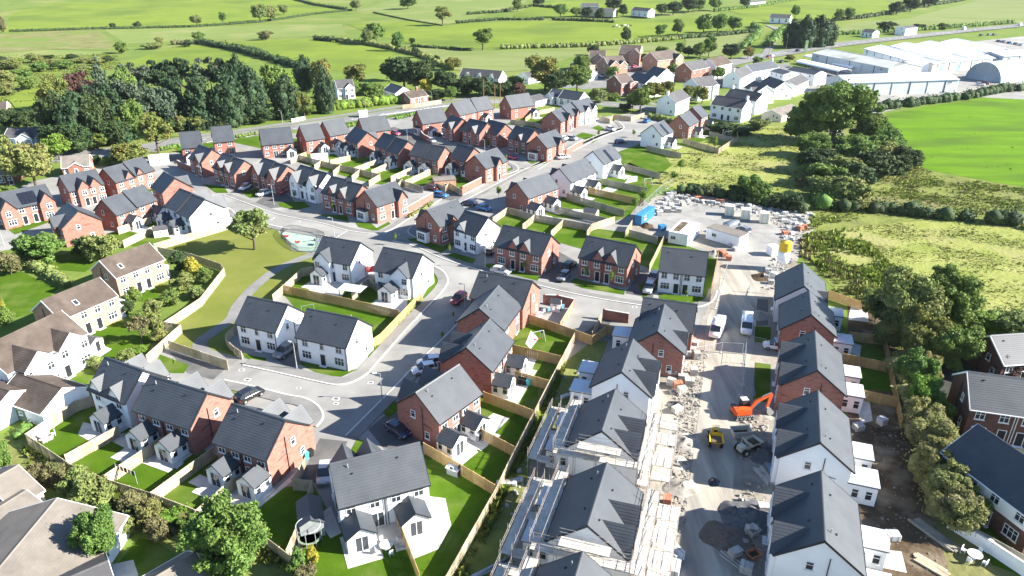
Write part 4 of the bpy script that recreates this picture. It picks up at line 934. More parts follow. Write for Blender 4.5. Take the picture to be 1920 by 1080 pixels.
def canopy(label, A, B, w):
    a, b = at(A, 4), at(B, 4); c = (a + b) / 2; L = (b - a).length; h = thing('canopy', label, 'canopy', (c.x, c.y, 0), math.atan2(b.y - a.y, b.x - a.x), 'open canopies')
    pr = [(w / 2 * math.cos(q), 3.6 + 1.1 * math.sin(q)) for q in np.linspace(0, math.pi, 9)]; pr += [(y * .98, z - .12) for y, z in reversed(pr)]
    MB().px(pr, -L / 2, L / 2).build('roof', 'sheet_white', h)
    for x in np.linspace(-L / 2 + .3, L / 2 - .3, 6):
        for s in (-1, 1): MB().tube((x, s * w / 2, 0), (x, s * w / 2, 3.7), .08).build('post', 'steel', h)
canopy('white arched canopy nearest the grey-roofed factory', (1520, 104), (1612, 126), 9); canopy('white arched canopy nearest the older estate', (1503, 114), (1585, 132), 8)
def arch_hall():
    a, b = at((1851, 117), 9), at((1990, 103), 9); c = (a + b) / 2; L = (b - a).length
    h = thing('arched_hall', 'big blue-grey barrel-roofed hall at the right edge', 'hall', (c.x, c.y, 0), math.atan2(b.y - a.y, b.x - a.x))
    r = 9.0; pr = [(r * math.cos(q), r * math.sin(q)) for q in np.linspace(0, math.pi, 25)]
    smooth(MB().px(pr + [(-r, -.3), (r, -.3)], -L / 2 + .3, L / 2).build('wall', 'cladding_pale', h))
    p2 = [(y * 1.015, z * 1.015) for y, z in pr]; MB().px(p2 + [(y * .99, z * .99) for y, z in reversed(p2)], -L / 2, L / 2).build('roof', 'cladding_pale', h)
    for i in range(-3, 4): MB().box((-L / 2 + .25, i * 2.3, math.sqrt(max(r * r - (i * 2.3) ** 2, 1)) / 2), (.12, .12, math.sqrt(max(r * r - (i * 2.3) ** 2, 1)))).build('cladding_rib', 'galv', h)
mat('cladding_pale', (.30, .38, .44), (.36, .44, .50), .3, .5)
arch_hall()

# ------------------------------------------------------------------ fences and walls
def panel_mesh():
    mb = MB(); n = 12
    for i in range(n): mb.box((-.5 + (i + .5) / n, .018 if i % 2 else -.018, .5), (.92 / n, .022, .97))
    mb.box((0, 0, .985), (1, .07, .03)); mb.box((0, .045, .3), (1, .04, .05)); mb.box((0, .045, .75), (1, .04, .05))
    return mb
PANEL = {k: panel_mesh().mesh('panel', k) for k in ('fence_pale', 'fence_new', 'fence_grey')}
POST = {k: MB().box((0, 0, .5), (.11, .11, 1.0)).mesh('post', k) for k in ('fence_pale', 'fence_new', 'fence_grey', 'concrete')}
def fence(label, pts, m='fence_pale', h=1.8, pl=1.9, group='timber garden fences', crv=0, zv=.8):
    C = [Vector((*at(p, zv)[:2], 0)) for p in pts]
    if crv: C = [Vector((x, y, 0)) for x, y in curve([(c.x, c.y) for c in C], crv)]
    r = thing('garden_fence', label, 'fence', C[0], 0, group)
    for a, b in zip(C, C[1:]):
        d = b - a; L = math.hypot(d.x, d.y); n = max(1, round(L / pl)); an = math.atan2(d.y, d.x)
        for i in range(n):
            p = a + d * ((i + .5) / n) - C[0]; q = a + d * (i / n) - C[0]
            link('panel', PANEL[m], r, (p.x, p.y, p.z + .04), an, (L / n - .1, 1, h * random.uniform(.985, 1.0)))
            link('post', POST['concrete' if m == 'fence_pale' and h > 1.7 and random.random() < .0 else m], r, q, an, (1, 1, h + .08))
    e = C[-1] - C[0]; link('post', POST[m], r, e, 0, (1, 1, h + .08))
    return r
def garden_wall(label, pts, m='brick', h=1.9, cap='concrete', w=.24):
    C = [gr(p) for p in pts]; r = thing('garden_wall', label, 'wall', C[0], 0, 'brick garden walls')
    for a, b in zip(C, C[1:]):
        d = b - a; L = math.hypot(d.x, d.y); p = (a + b) / 2 - C[0]
        o = MB().box((0, 0, h / 2), (L, w, h)).build('wall_panel', m, r, (p.x, p.y, 0), math.atan2(d.y, d.x)); MB().box((0, 0, h + .04), (L, w + .1, .08)).build('coping', cap, o)
        q = a - C[0]; o = MB().box((0, 0, (h + .15) / 2), (.42, .42, h + .15)).build('pier', m, r, (q.x, q.y, 0), math.atan2(d.y, d.x))
F = fence
F('long pale fence behind the near back gardens of the sunroom semis', [(48, 817), (133, 874), (200, 902), (287, 929), (370, 961), (402, 970), (500, 1012), (548, 1048)], zv=1.5)
F('fence with round patio beyond, left side of the curved-patio garden', [(48, 817), (140, 756), (180, 743)], zv=1.5)
F('fence between the curved-patio garden and the next lawn', [(122, 856), (222, 802)], zv=1.5)
F('fence dividing the two gardens of the middle brick semi', [(195, 895), (305, 822)], zv=1.5)
F('fence between the clothes-dotted lawn and the white-goose lawn', [(283, 927), (400, 842)], zv=1.5)
F('fence beside the widest grassy back garden', [(367, 961), (440, 897)], zv=1.5)
F('fence from the wide grassy garden to the metal shed', [(537, 1035), (563, 975), (585, 905), (548, 902), (572, 862)], zv=1.5)
F('long pale fence running from the site to the bottom edge between lawns and building site', [(1077, 628), (1028, 722), (1003, 771), (960, 855), (930, 919), (836, 1085)], zv=1.5)
F('honey fence at the top of the brick row gardens', [(975, 593), (1077, 628)], 'fence_new'); F('honey fence below the first small brick row lawn', [(962, 656), (1050, 677)], 'fence_new')
F('honey fence below the second small brick row lawn', [(966, 706), (1030, 724)], 'fence_new'); F('honey fence dividing the nearer brick semi gardens', [(907, 745), (1002, 781)], 'fence_new')
F('honey fence beside the grey storage box', [(868, 797), (967, 850)], 'fence_new'); F('honey fence above the large lawn of the foreground white semi', [(795, 842), (830, 862), (928, 921)], 'fence_new')
F('honey fence dividing the foreground white semi\'s patios', [(737, 955), (786, 1085)], 'fence_new')
F('tall honey fence behind the small dark lawn by the brick pillar wall', [(1077, 628), (1110, 640), (1138, 620), (1185, 628)], 'fence_new')
F('pale fence beside the grey concrete drive', [(1050, 614), (1075, 573)]); F('pale fence right of the concrete drive', [(1110, 632), (1128, 596)])
F('cream fence snaking along the park\'s left side', [(297, 471), (360, 484), (415, 503), (421, 511), (377, 568), (310, 613), (340, 618), (276, 676)])
F('cream fence along the top of the park', [(290, 465), (427, 425)]); F('low fence above the small car park', [(317, 648), (427, 686)]); F('curved low fence beside the left matching white house', [(450, 612), (424, 634), (432, 650), (453, 666)], h=1.5, crv=3)
F('honey fence behind the sunroom gardens of the white houses', [(530, 543), (640, 566), (748, 591)], 'fence_new'); F('bright new fence sweeping along the street below the sunroom houses', [(700, 645), (714, 636), (788, 558)], 'fence_new')
F('fence left of the playground white house garden', [(512, 562), (567, 512), (588, 508)]); F('grey fence between the two sunroom houses', [(660, 560), (690, 530), (712, 545)], 'fence_grey', pl=1.6)
for i, p in enumerate([[(924, 415), (953, 395)], [(980, 428), (1003, 409)], [(1033, 441), (1057, 418)], [(1100, 441), (1110, 427), (1153, 413)], [(1172, 441), (1185, 420)], [(1217, 505), (1248, 442)]]):
    F('%s from the left of the short fences dividing the gardens behind the front row' % ORD[i + 1], p)
for i, p in enumerate([[(953, 396), (1000, 409), (1053, 418), (1107, 428)], [(1027, 388), (1080, 403), (1137, 416)], [(1063, 369), (1127, 388), (1170, 401)], [(1103, 358), (1207, 381)], [(1130, 341), (1213, 359)], [(1170, 313), (1238, 331)], [(1212, 278), (1277, 293)]]):
    F('%s from the bottom of the long fences between the long gardens' % ORD[i + 1], p, 'fence_new' if i == 3 else 'fence_grey')
F('fence behind the brick semi left of the white semi', [(1180, 438), (1232, 452)], 'fence_grey'); F('fence right of the white semi at the site entrance', [(1332, 560), (1346, 480)], 'fence_new')
F('fence round the pair of brick houses by the rough grass', [(1280, 264), (1347, 284), (1383, 261), (1382, 248)]); F('fence dividing the brick pair\'s gardens', [(1330, 252), (1376, 263)], 'fence_grey')
for i, p in enumerate([[(620, 306), (657, 297)], [(665, 320), (707, 305)], [(697, 325), (737, 307)], [(733, 337), (775, 318)], [(760, 345), (810, 322)]]):
    F('%s from the left of the cream fences dividing the back-garden row' % ORD[i + 1], p)
F('cream fence along the backs of the left back gardens', [(560, 296), (620, 312), (670, 322), (712, 333)], 'fence_grey'); F('cream fence along the backs of the right back gardens', [(743, 340), (777, 352), (793, 357)], 'fence_grey')
for i, p in enumerate([[(545, 303), (575, 290)], [(590, 315), (612, 302)], [(625, 327), (640, 314)], [(660, 336), (676, 323)], [(692, 345), (713, 333)], [(747, 350), (755, 342)]]):
    F('%s from the left of the short fences behind the dark-roofed street' % ORD[i + 1], p)
F('zigzag fence beside the parking bay with the blue car', [(808, 346), (835, 356), (842, 349), (867, 363)]); F('cream fence behind the court houses', [(957, 229), (1003, 234), (1030, 246)])
F('cream fence left of the brick terrace', [(985, 226), (1000, 214), (1040, 206)]); F('fence with angled ends closing the street end', [(1124, 221), (1143, 228), (1150, 219), (1183, 224), (1208, 216)])
F('upper fence of the corner semis\' gardens above the park', [(222, 434), (283, 414)]); F('lower fence of the corner semis\' gardens above the park', [(232, 459), (290, 431)])
F('cream fence left of the small walled garden by the wood', [(520, 286), (545, 272), (600, 262)]); F('roadside fence in front of the pink-roofed bungalow', [(755, 201), (777, 199)], 'fence_pale'); F('grey roadside fence right of the pale one', [(777, 199), (828, 191)], 'fence_grey')
F('new fence behind the right-hand site row, along its far end', [(1552, 553), (1615, 575)], 'fence_new'); F('new fence down the back of the right-hand site plots', [(1658, 640), (1668, 690), (1690, 795)], 'fence_new')
F('first new cross fence behind the right-hand site row', [(1590, 632), (1660, 640)], 'fence_new'); F('second new cross fence behind the right-hand site row', [(1580, 673), (1670, 692)], 'fence_new'); F('third new cross fence behind the right-hand site row', [(1590, 738), (1680, 755)], 'fence_new')
F('dark slatted fence behind the white wall at the bottom right', [(1790, 985), (1930, 1062)], 'fence_grey')
garden_wall('brick wall round the corner garden opposite the curving street', [(867, 363), (914, 339)]); garden_wall('brick wall beside the white-bay corner house', [(764, 401), (812, 374)]); garden_wall('brick wall by the court corner house', [(1052, 292), (1061, 291), (1092, 273)])
garden_wall('brick wall above the small dark lawn', [(1132, 598), (1178, 606)]); garden_wall('brick wall behind the little white sunroom', [(1020, 570), (1046, 571), (1076, 578)]); garden_wall('curved brick wall right of the estate entrance', [(784, 248), (795, 262), (806, 268)])
garden_wall('brick wall at the bend beside the small brick house', [(335, 312), (345, 318), (360, 324)]); garden_wall('white rendered wall at the bottom right', [(1780, 990), (1850, 1035), (1925, 1085)], 'render_white', 1.6); garden_wall('white entrance wall by the main road', [(548, 229), (572, 224)], 'render_white', 1.2)
garden_wall('brick wall round the old estate street', [(1180, 135), (1232, 126)], 'brick', 1.4)

# ------------------------------------------------------------------ playground, sheds, garden things
def railing(label, pts, h=1.1, m='trim_dark', closed=True):
    C = [gr(p) for p in pts]; r = thing('railing', label, 'railing', C[0])
    P = C + [C[0]] if closed else C
    for a, b in zip(P, P[1:]):
        d = b - a; L = math.hypot(d.x, d.y); n = max(2, int(L / .16)); mb = MB()
        for i in range(n): mb.box((-L / 2 + L * (i + .5) / n, 0, h / 2), (.03, .03, h))
        mb.box((0, 0, h), (L, .05, .05)); mb.box((0, 0, .12), (L, .05, .05)); p = (a + b) / 2 - C[0]
        mb.build('rail_panel', m, r, (p.x, p.y, 0), math.atan2(d.y, d.x))
railing('dark bow-top railing round the green playground', curve([(527, 440), (545, 430), (575, 435), (608, 444), (604, 471), (560, 471), (537, 455)], 2, True))
q = gr((590, 452)); t = thing('seesaw', 'grey seesaw on the green playground', 'seesaw', q, .5); MB().box((0, 0, .6), (3.0, .2, .08)).build('plank', 'steel', t).rotation_euler = (0, .15, 0); MB().box((0, 0, .3), (.25, .3, .6)).build('pivot', 'trim_dark', t)
for x in (-1.3, 1.3): MB().tube((x, -.2, .75), (x, .2, .75), .03).build('handle', 'trim_dark', t)
for px_, lb in (((537, 447), 'red spring rider at the left of the playground'), ((558, 458), 'red spring rider near the playground gate')):
    t = thing('spring_rider', lb, 'spring rider', gr(px_)); MB().lathe([(.12, 0), (.1, .4)], 8).build('spring', 'steel', t); MB().py([(-.5, .4), (.5, .4), (.6, .9), (.2, .7), (-.3, .75), (-.5, .95)], -.12, .12).build('body', 'red_plastic', t)
t = thing('climbing_frame', 'small dark climbing frame by the playground railing', 'climbing frame', gr((598, 460)))
for x in (-.6, .6):
    for y in (-.6, .6): MB().tube((x, y, 0), (x * .8, y * .8, 2), .05).build('post', 'trim_dark', t)
MB().box((0, 0, 1.1), (1.2, 1.2, .08)).build('deck', 'steel', t)
def garden_shed(label, px, rz, w=2.6, d=2.0, wall='fence_pale', m='roof', ze=1.9, zr=2.5):
    q = gr(px); t = thing('garden_shed', label, 'shed', q, rz, 'garden sheds')
    MB().px([(-d / 2, 0), (d / 2, 0), (d / 2, ze - .05), (0, zr - .07), (-d / 2, ze - .05)], -w / 2, w / 2).build('wall', wall, t)
    k = (zr - ze) / (d / 2); MB().px([(d / 2 + .15, ze - .15 * k), (0, zr), (-d / 2 - .15, ze - .15 * k), (-d / 2 - .15, ze - .15 * k - .06), (0, zr - .06), (d / 2 + .15, ze - .15 * k - .06)], -w / 2 - .12, w / 2 + .12).build('roof', m, t)
    MB().box((w / 2 + .015, 0, .9), (.03, .8, 1.7)).build('door', 'trim_dark' if wall != 'fence_pale' else 'fence_grey', t); put_window(t, 'f', 0, d / 2, 1.3, .6, .5, False)
garden_shed('dark-roofed metal shed between the drive and the foreground white semi', (585, 985), 1.9, 4.2, 2.6, 'galv', 'roof', 2.1, 2.8)
garden_shed('small pale shed in the garden above the park fence', (303, 442), .45, 3.0, 2.2, 'render_cream', 'roof_slate'); garden_shed('timber shed with grey roof in the nearest long garden', (1108, 408), -.45, 3.2, 2.4)
garden_shed('green shed beside the brown garage roof at the left edge', (62, 778), -.3, 3.6, 3, 'green_shed', 'green_shed', 2.1, 2.9); garden_shed('white shed with grey roof in the garden of the middle fawn-roofed house', (172, 655), -.3, 3.2, 2.4, 'render_white', 'roof_slate')
garden_shed('small white shed behind the little sunroom by the red wall', (1042, 582), -.3, 1.8, 1.4, 'render_white', 'roof'); garden_shed('broad brick garden room with pale roof beside the corner wall', (833, 350), .25, 6.0, 4.2, 'brick_pale', 'roof_fawn', 2.5, 2.8)
garden_shed('white garage by the main road near the hipped bungalow', (300, 306), .45, 5.5, 4, 'render_white', 'sheet_white', 2.4, 2.8); garden_shed('white electricity kiosk by the main road', (681, 219), .3, 3.2, 2.4, 'render_white', 'sheet_white', 2.2, 2.6)
garden_shed('long white greenhouse-like shed in the walled garden', (600, 303), .3, 5, 3, 'render_white', 'sheet_roof_old', 2.2, 2.7); garden_shed('grey storage box against the honey fence', (852, 888), -.5, 1.6, 1.1, 'galv', 'membrane', 1.1, 1.2); garden_shed('grey storage box beside the nearest brick semi sunroom', (893, 822), -.5, 1.4, 1.2, 'galv', 'membrane', 1.2, 1.35)
def parasol_table(label, px, m='patio'):
    t = thing('garden_table', label, 'table', gr(px), 0, 'garden tables'); MB().lathe([(.75, .7), (.75, .76)], 16).build('table_top', m, t); MB().lathe([(.3, 0), (.08, .1), (.06, .7)], 10).build('pedestal', 'trim_white', t)
    for i in range(4):
        a = i * 1.571 + .6; c = MB(); c.box((0, 0, .42), (.45, .45, .05)); c.box((.2, 0, .7), (.05, .42, .5))
        for x in (-.18, .18):
            for y in (-.18, .18): c.box((x, y, .2), (.04, .04, .4))
        t2 = thing('garden_chair', ('far right', 'far left', 'near left', 'near right')[i] + ' chair at the ' + label, 'chair', gr(px) + Vector((1.1 * math.cos(a), 1.1 * math.sin(a), 0)), a, 'garden chairs'); c.build('seat_frame', 'trim_white', t2); MB().box((0, 0, .46), (.4, .4, .04)).build('cushion', m, t2)
parasol_table('pale round table on the foreground white semi\'s lawn edge', (725, 1030)); parasol_table('white round table in the bottom left garden', (85, 978), 'trim_white'); parasol_table('white table on the patio at the bottom right', (1825, 1048), 'trim_white'); parasol_table('white table on the curved patio garden\'s round corner', (84, 822), 'trim_white'); parasol_table('table on the patio of the two-gabled white house', (135, 690), 'patio')
def trampoline(label, px, r=1.7):
    t = thing('trampoline', label, 'trampoline', gr(px)); MB().lathe([(r, .62), (r, .7), (r - .25, .71), (r - .25, .62), (r, .62)], 24, caps=False).build('pad', 'green_shed', t); MB().lathe([(.02, .66), (r - .25, .66)], 24).build('mat', 'rubber', t)
    for i in range(8):
        a = i * math.pi / 4; x, y = math.cos(a) * r, math.sin(a) * r; MB().tube((x, y, 0), (x, y, 2.3), .04).build('pole', 'galv', t)
    MB().lathe([(r, 2.28), (r + .04, 2.31), (r, 2.34), (r - .04, 2.31), (r, 2.28)], 24, caps=False).build('top_ring', 'galv', t)
trampoline('round netted trampoline beside the metal shed', (582, 1014), 1.35); trampoline('turquoise trampoline behind the new brick pair', (1362, 257), 1.5)
def bins(label, px, cols, rz=0):
    for i, c in enumerate(cols):
        p = gr(px) + Vector((math.cos(rz) * i * .7, math.sin(rz) * i * .7, 0)); t = thing('wheelie_bin', '%s, %s' % (label, ORD[i + 1] + ' of the group'), 'bin', p, rz, 'wheelie bins')
        MB().add([(-.22, -.26, .08), (.22, -.26, .08), (.22, .26, .08), (-.22, .26, .08), (-.29, -.35, 1.0), (.29, -.35, 1.0), (.29, .35, 1.0), (-.29, .35, 1.0)], [(3, 2, 1, 0), (4, 5, 6, 7), (0, 1, 5, 4), (1, 2, 6, 5), (2, 3, 7, 6), (3, 0, 4, 7)]).build('body', c, t); MB().box((0, 0, 1.04), (.62, .76, .08)).build('lid', c, t)
bins('wheelie bin by the near brick row fence', (974, 720), ['rubber', 'rubber', 'cyan_plastic'], -.3); bins('wheelie bin beside the nearest brick semi of the back gardens', (575, 860), ['cyan_plastic', 'rubber'], .8); bins('wheelie bin beside the foreground white semi', (765, 985), ['car_navy', 'rubber'], 1.2); bins('wheelie bin behind the middle fawn-roofed house', (150, 665), ['car_navy', 'car_skyblue'], .4)
def red_tent(px):
    t = thing('garden_canopy', 'red canopy tent between the two sunroom houses', 'canopy', gr(px), .4); MB().add([(-1.3, -1.3, 2), (1.3, -1.3, 2), (1.3, 1.3, 2), (-1.3, 1.3, 2), (0, 0, 2.8)], [(0, 1, 4), (1, 2, 4), (2, 3, 4), (3, 0, 4)]).build('cover', 'red_plastic', t)
    for x in (-1.25, 1.25):
        for y in (-1.25, 1.25): MB().tube((x, y, 0), (x, y, 2), .04).build('pole', 'steel', t)
red_tent((700, 522))
t = thing('pergola', 'grey slatted pergola behind the left sunroom house', 'pergola', gr((662, 560)), -.3)
for x in (-2, 2):
    for y in (-1.3, 1.3): MB().box((x, y, 1.1), (.12, .12, 2.2)).build('post', 'trim_dark', t)
for i in range(9): MB().box((-2.2 + i * .55, 0, 2.25), (.4, 3.0, .06)).build('slat', 'membrane', t)

# ------------------------------------------------------------------ cars and vans
CARM = {}
def loft(mb, secs, mi=0):
    """secs: list of (x, [(y,z)...]) closed rings with equal counts"""
    n = len(secs[0][1]); o = len(mb.v)
    vs = [(x, y, z) for x, rg in secs for y, z in rg]; fs = []
    for k in range(len(secs) - 1):
        for i in range(n): fs.append((k * n + i, k * n + (i + 1) % n, (k + 1) * n + (i + 1) % n, (k + 1) * n + i))
    fs += [tuple(range(n - 1, -1, -1)), tuple((len(secs) - 1) * n + i for i in range(n))]
    mb.add(vs, fs, mi)
def car_meshes(kind, col):
    if (kind, col) in CARM: return CARM[(kind, col)]
    def ring(w, z0, z1): return [(-w * .92, z0), (w * .92, z0), (w, z0 + .18), (w, z0 + (z1 - z0) * .72), (w * .93, z1), (-w * .93, z1), (-w, z0 + (z1 - z0) * .72), (-w, z0 + .18)]
    b, g = MB(), MB()
    if kind == 'van':
        loft(b, [(-2.6, ring(.95, .35, 2.2)), (-2.5, ring(.97, .3, 2.35)), (1.0, ring(.97, .3, 2.35)), (1.35, ring(.97, .3, 2.2)), (2.0, ring(.96, .3, 1.2)), (2.6, ring(.9, .35, 1.05)), (2.72, ring(.82, .4, .85))])
        g.add([(1.38, -.82, 2.12), (1.38, .82, 2.12), (2.02, .86, 1.22), (2.02, -.86, 1.22)], [(0, 1, 2, 3)])
        g.v = [(x + .03, y, z + .03) for x, y, z in g.v]
        for s in (-1, 1): g.add([(.75, s * .985, 2.0), (1.3, s * .985, 2.0), (1.85, s * .985, 1.25), (.75, s * .985, 1.25)], [(0, 1, 2, 3)])
        wb, wr = (-1.6, 1.75), .36
    else:
        T = 1.46 if kind == 'car' else 1.62; Bz = .92 if kind == 'car' else 1.02
        loft(b, [(-2.12, ring(.74, .42, .78)), (-2.05, ring(.84, .28, Bz)), (-1.2, ring(.89, .22, Bz)), (0.9, ring(.89, .22, Bz - .02)), (1.7, ring(.87, .24, Bz - .14)), (2.05, ring(.82, .28, Bz - .28)), (2.15, ring(.7, .36, Bz - .42))])
        c = lambda w, z: [(-w, Bz - .05), (w, Bz - .05), (w, Bz), (w * .95, Bz + .12), (w * .82, z), (-w * .82, z), (-w * .95, Bz + .12), (-w, Bz)]
        rb = -1.85 if kind == 'suv' else -1.75
        loft(g, [(rb - .1, c(.80, Bz + .13)), (rb + .35, c(.83, T - .05)), (-.3, c(.84, T)), (.25, c(.84, T - .02)), (1.15, c(.80, Bz + .13))])
        b.add([(rb + .32, -.64, T - .035), (rb + .32, .64, T - .035), (-.3, .66, T + .015), (-.3, -.66, T + .015), (.28, .65, T - .005), (.28, -.65, T - .005)], [(0, 1, 2, 3), (3, 2, 4, 5)])
        for s in (-1, 1):
            for x in (-.35, .45, -1.3): b.add([(x - .04, s * .845, Bz), (x + .04, s * .845, Bz), (x + .04, s * .70, T), (x - .04, s * .70, T)], [(0, 1, 2, 3)])
        wb, wr = (-1.3, 1.35), .32
    wh = MB(); wh.v = []; n = 14
    wh.tube((0, -.11, 0), (0, .11, 0), wr, n=n)
    rm = MB(); rm.tube((0, -.12, 0), (0, .12, 0), wr * .6, n=10)
    hl = MB().box((0, 0, 0), (.08, .34, .14)); tl = MB().box((0, 0, 0), (.08, .26, .2))
    CARM[(kind, col)] = (b.mesh('body', 'car_' + col), g.mesh('window_glass', 'glass'), wh.mesh('wheel', 'rubber'), rm.mesh('rim', 'steel'), hl.mesh('headlight', 'plastic_wrap'), tl.mesh('tail_light', 'red_plastic'), wb, wr)
    return CARM[(kind, col)]
def car(label, rear, front, col, kind='car'):
    a, b = gr(rear), gr(front); c = (a + b) / 2; t = thing('parked_van' if kind == 'van' else 'parked_car', label, 'van' if kind == 'van' else 'car', c + Vector((0, 0, .13)), math.atan2(b.y - a.y, b.x - a.x), 'parked vehicles')
    B, Gl, Wh, Rm, Hl, Tl, wb, wr = car_meshes(kind, col)
    smooth(link('body', B, t)).data.polygons
    link('window_glass', Gl, t)
    for x in wb:
        for s in (-1, 1):
            w = link('wheel', Wh, t, (x, s * .80, wr - .02)); link('rim', Rm, w)
    fx = 2.66 if kind == 'van' else 2.05; rx = -2.6 if kind == 'van' else -2.07
    for s in (-1, 1): link('headlight', Hl, t, (fx, s * .58, .72 if kind != 'van' else .9)); link('tail_light', Tl, t, (rx, s * .68, .78))
for L_, r_, f_, c_, k_ in [
    ('white SUV parked left of another white car before the dark-roofed street', (456, 344), (434, 350), 'white', 'suv'), ('white hatchback second in line before the dark-roofed street', (470, 350), (450, 360), 'white', 'car'),
    ('white hatchback third in line before the dark-roofed street', (507, 363), (483, 370), 'white', 'car'), ('red car in the shade beside the white semi', (541, 358), (524, 366), 'red', 'car'),
    ('pink car in the inner court', (735, 250), (750, 256), 'pink', 'car'), ('black car under the court houses\' shade', (826, 258), (814, 253), 'black', 'car'), ('silver car in the court behind the dark roofs', (802, 264), (816, 270), 'silver', 'car'),
    ('bright blue car in the parking bay', (814, 368), (838, 372), 'blue', 'car'), ('maroon and white car behind the blue one', (801, 354), (823, 359), 'darkred', 'suv'), ('dark blue car in shade above the corner brick house', (888, 386), (871, 384), 'navy', 'car'),
    ('blue car in shade beside the cream fence', (898, 392), (917, 396), 'blue', 'car'), ('pink hatchback beside the inner street sapling', (953, 296), (967, 300), 'pink', 'car'), ('white car outside the court corner house', (1046, 299), (1066, 297), 'white', 'car'),
    ('white car on the curved corner drive', (1134, 242), (1156, 248), 'white', 'car'), ('blue car at the closed street end', (1206, 233), (1219, 226), 'blue', 'car'), ('navy car beside the corner lawn', (1154, 269), (1172, 269), 'navy', 'car'), ('silver car beside the terrace lawn', (1064, 261), (1080, 264), 'silver', 'car'), ('white car half behind the court wall', (1052, 264), (1066, 262), 'white', 'car'),
    ('silver car on the front verge by the lamp post', (925, 510), (953, 516), 'silver', 'car'), ('black car beside the white detached house', (915, 480), (927, 470), 'black', 'car'), ('dark car on the black drive between the two brick semis, farther one', (1062, 508), (1074, 498), 'black', 'suv'), ('grey car on the black drive between the two brick semis, nearer one', (1064, 516), (1050, 530), 'grey', 'car'),
    ('silver car beside the white semi, farther of two', (1228, 518), (1220, 531), 'silver', 'car'), ('silver car beside the white semi, nearer of two', (1221, 536), (1211, 556), 'silver', 'suv'), ('dark red car parked at the top of the near street', (872, 557), (849, 575), 'red', 'suv'),
    ('white car beside the brick semi, farther of two', (824, 682), (790, 687), 'white', 'car'), ('white car beside the brick semi, nearer of two', (813, 694), (781, 701), 'white', 'car'), ('navy saloon on the dark drive beside the brick semi', (728, 800), (767, 826), 'navy', 'car'),
    ('black SUV on the bay behind the sunroom semis', (453, 756), (486, 739), 'black', 'suv'), ('silver hatchback on the drive beside the metal shed', (612, 876), (607, 912), 'silver', 'car'), ('dark grey SUV between the matching white houses', (548, 655), (520, 675), 'grey', 'suv'),
    ('white panel van with roof rack on the site street', (1352, 606), (1334, 646), 'white', 'van'), ('smaller white van facing the camera beside the fenced plot', (1399, 604), (1398, 634), 'white', 'van'), ('white car beside the brick site semi', (1468, 656), (1441, 653), 'white', 'car'),
    ('silver car at the photo\'s left edge', (-8, 427), (10, 422), 'silver', 'car'), ('grey van in the site compound', (1362, 437), (1382, 430), 'grey', 'van'), ('dark pick-up behind the long white cabin', (1400, 440), (1385, 434), 'grey', 'suv'),
    ('red car in the roadside car park', (1436, 110), (1444, 106), 'red', 'car'), ('white car in the roadside car park', (1442, 108), (1452, 105), 'white', 'car'), ('dark car in the roadside car park', (1460, 120), (1470, 115), 'navy', 'car'), ('black car near the green sign', (1490, 98), (1502, 96), 'black', 'car'),
    ('white car beside the arched hall', (1828, 160), (1846, 161), 'white', 'car'), ('dark red car beside the arched hall', (1842, 157), (1854, 159), 'darkred', 'car'), ('white van on the wide road at the right', (1802, 57), (1812, 55), 'white', 'van'), ('white lorry-like van on the wide road at the right edge', (1906, 50), (1918, 48), 'white', 'van'), ('dark car at the far yard, left one', (1834, 68), (1846, 67), 'black', 'car'), ('dark car at the far yard, middle one', (1850, 67), (1858, 66), 'grey', 'car'), ('dark car at the far yard, right one', (1860, 67), (1868, 66), 'navy', 'car'),
    ('navy car in the crowded yard, first', (1868, 78), (1876, 80), 'navy', 'car'), ('silver car in the crowded yard, second', (1878, 79), (1886, 81), 'silver', 'car'), ('blue car in the crowded yard, third', (1888, 81), (1896, 83), 'blue', 'car'), ('grey car in the crowded yard, fourth', (1900, 83), (1908, 85), 'grey', 'car'), ('white car in the crowded yard, rightmost', (1910, 85), (1918, 87), 'white', 'car'),
    ('white car in the old estate street', (1124, 143), (1132, 147), 'white', 'car'), ('pink car by the brick house drive in the older estate', (1184, 128), (1194, 126), 'pink', 'car')]:
    car(L_, r_, f_, c_, k_)

# ------------------------------------------------------------------ lamp posts, poles, signs
def lamp(label, base, top, pole=False):
    q = gr(base); h = height_to(q, top); h = max(4.5, min(h, 11))
    if pole:
        t = thing('utility_pole', label, 'pole', q, 0, 'utility poles'); MB().tube((0, 0, 0), (0, 0, h), .14, .10, 8).build('pole', 'wood_brown', t); MB().box((0, 0, h - .5), (1.4, .1, .1)).build('cross_arm', 'wood_brown', t); return
    t = thing('street_lamp', label, 'street lamp', q, random.uniform(2.6, 3.4), 'street lamps')
    p = MB(); p.tube((0, 0, 0), (0, 0, 1.2), .09, .09, 8); p.tube((0, 0, 1.2), (0, 0, h), .065, .05, 8); p.tube((0, 0, h - .02), (.55, 0, h + .06), .04, .04, 6); p.build('pole', 'galv', t)
    hd = MB().box((.75, 0, h + .07), (.6, .24, .1)).build('lantern', 'plastic_wrap', t); MB().box((.78, 0, h + .01), (.4, .18, .03)).build('lens', 'glass', hd)
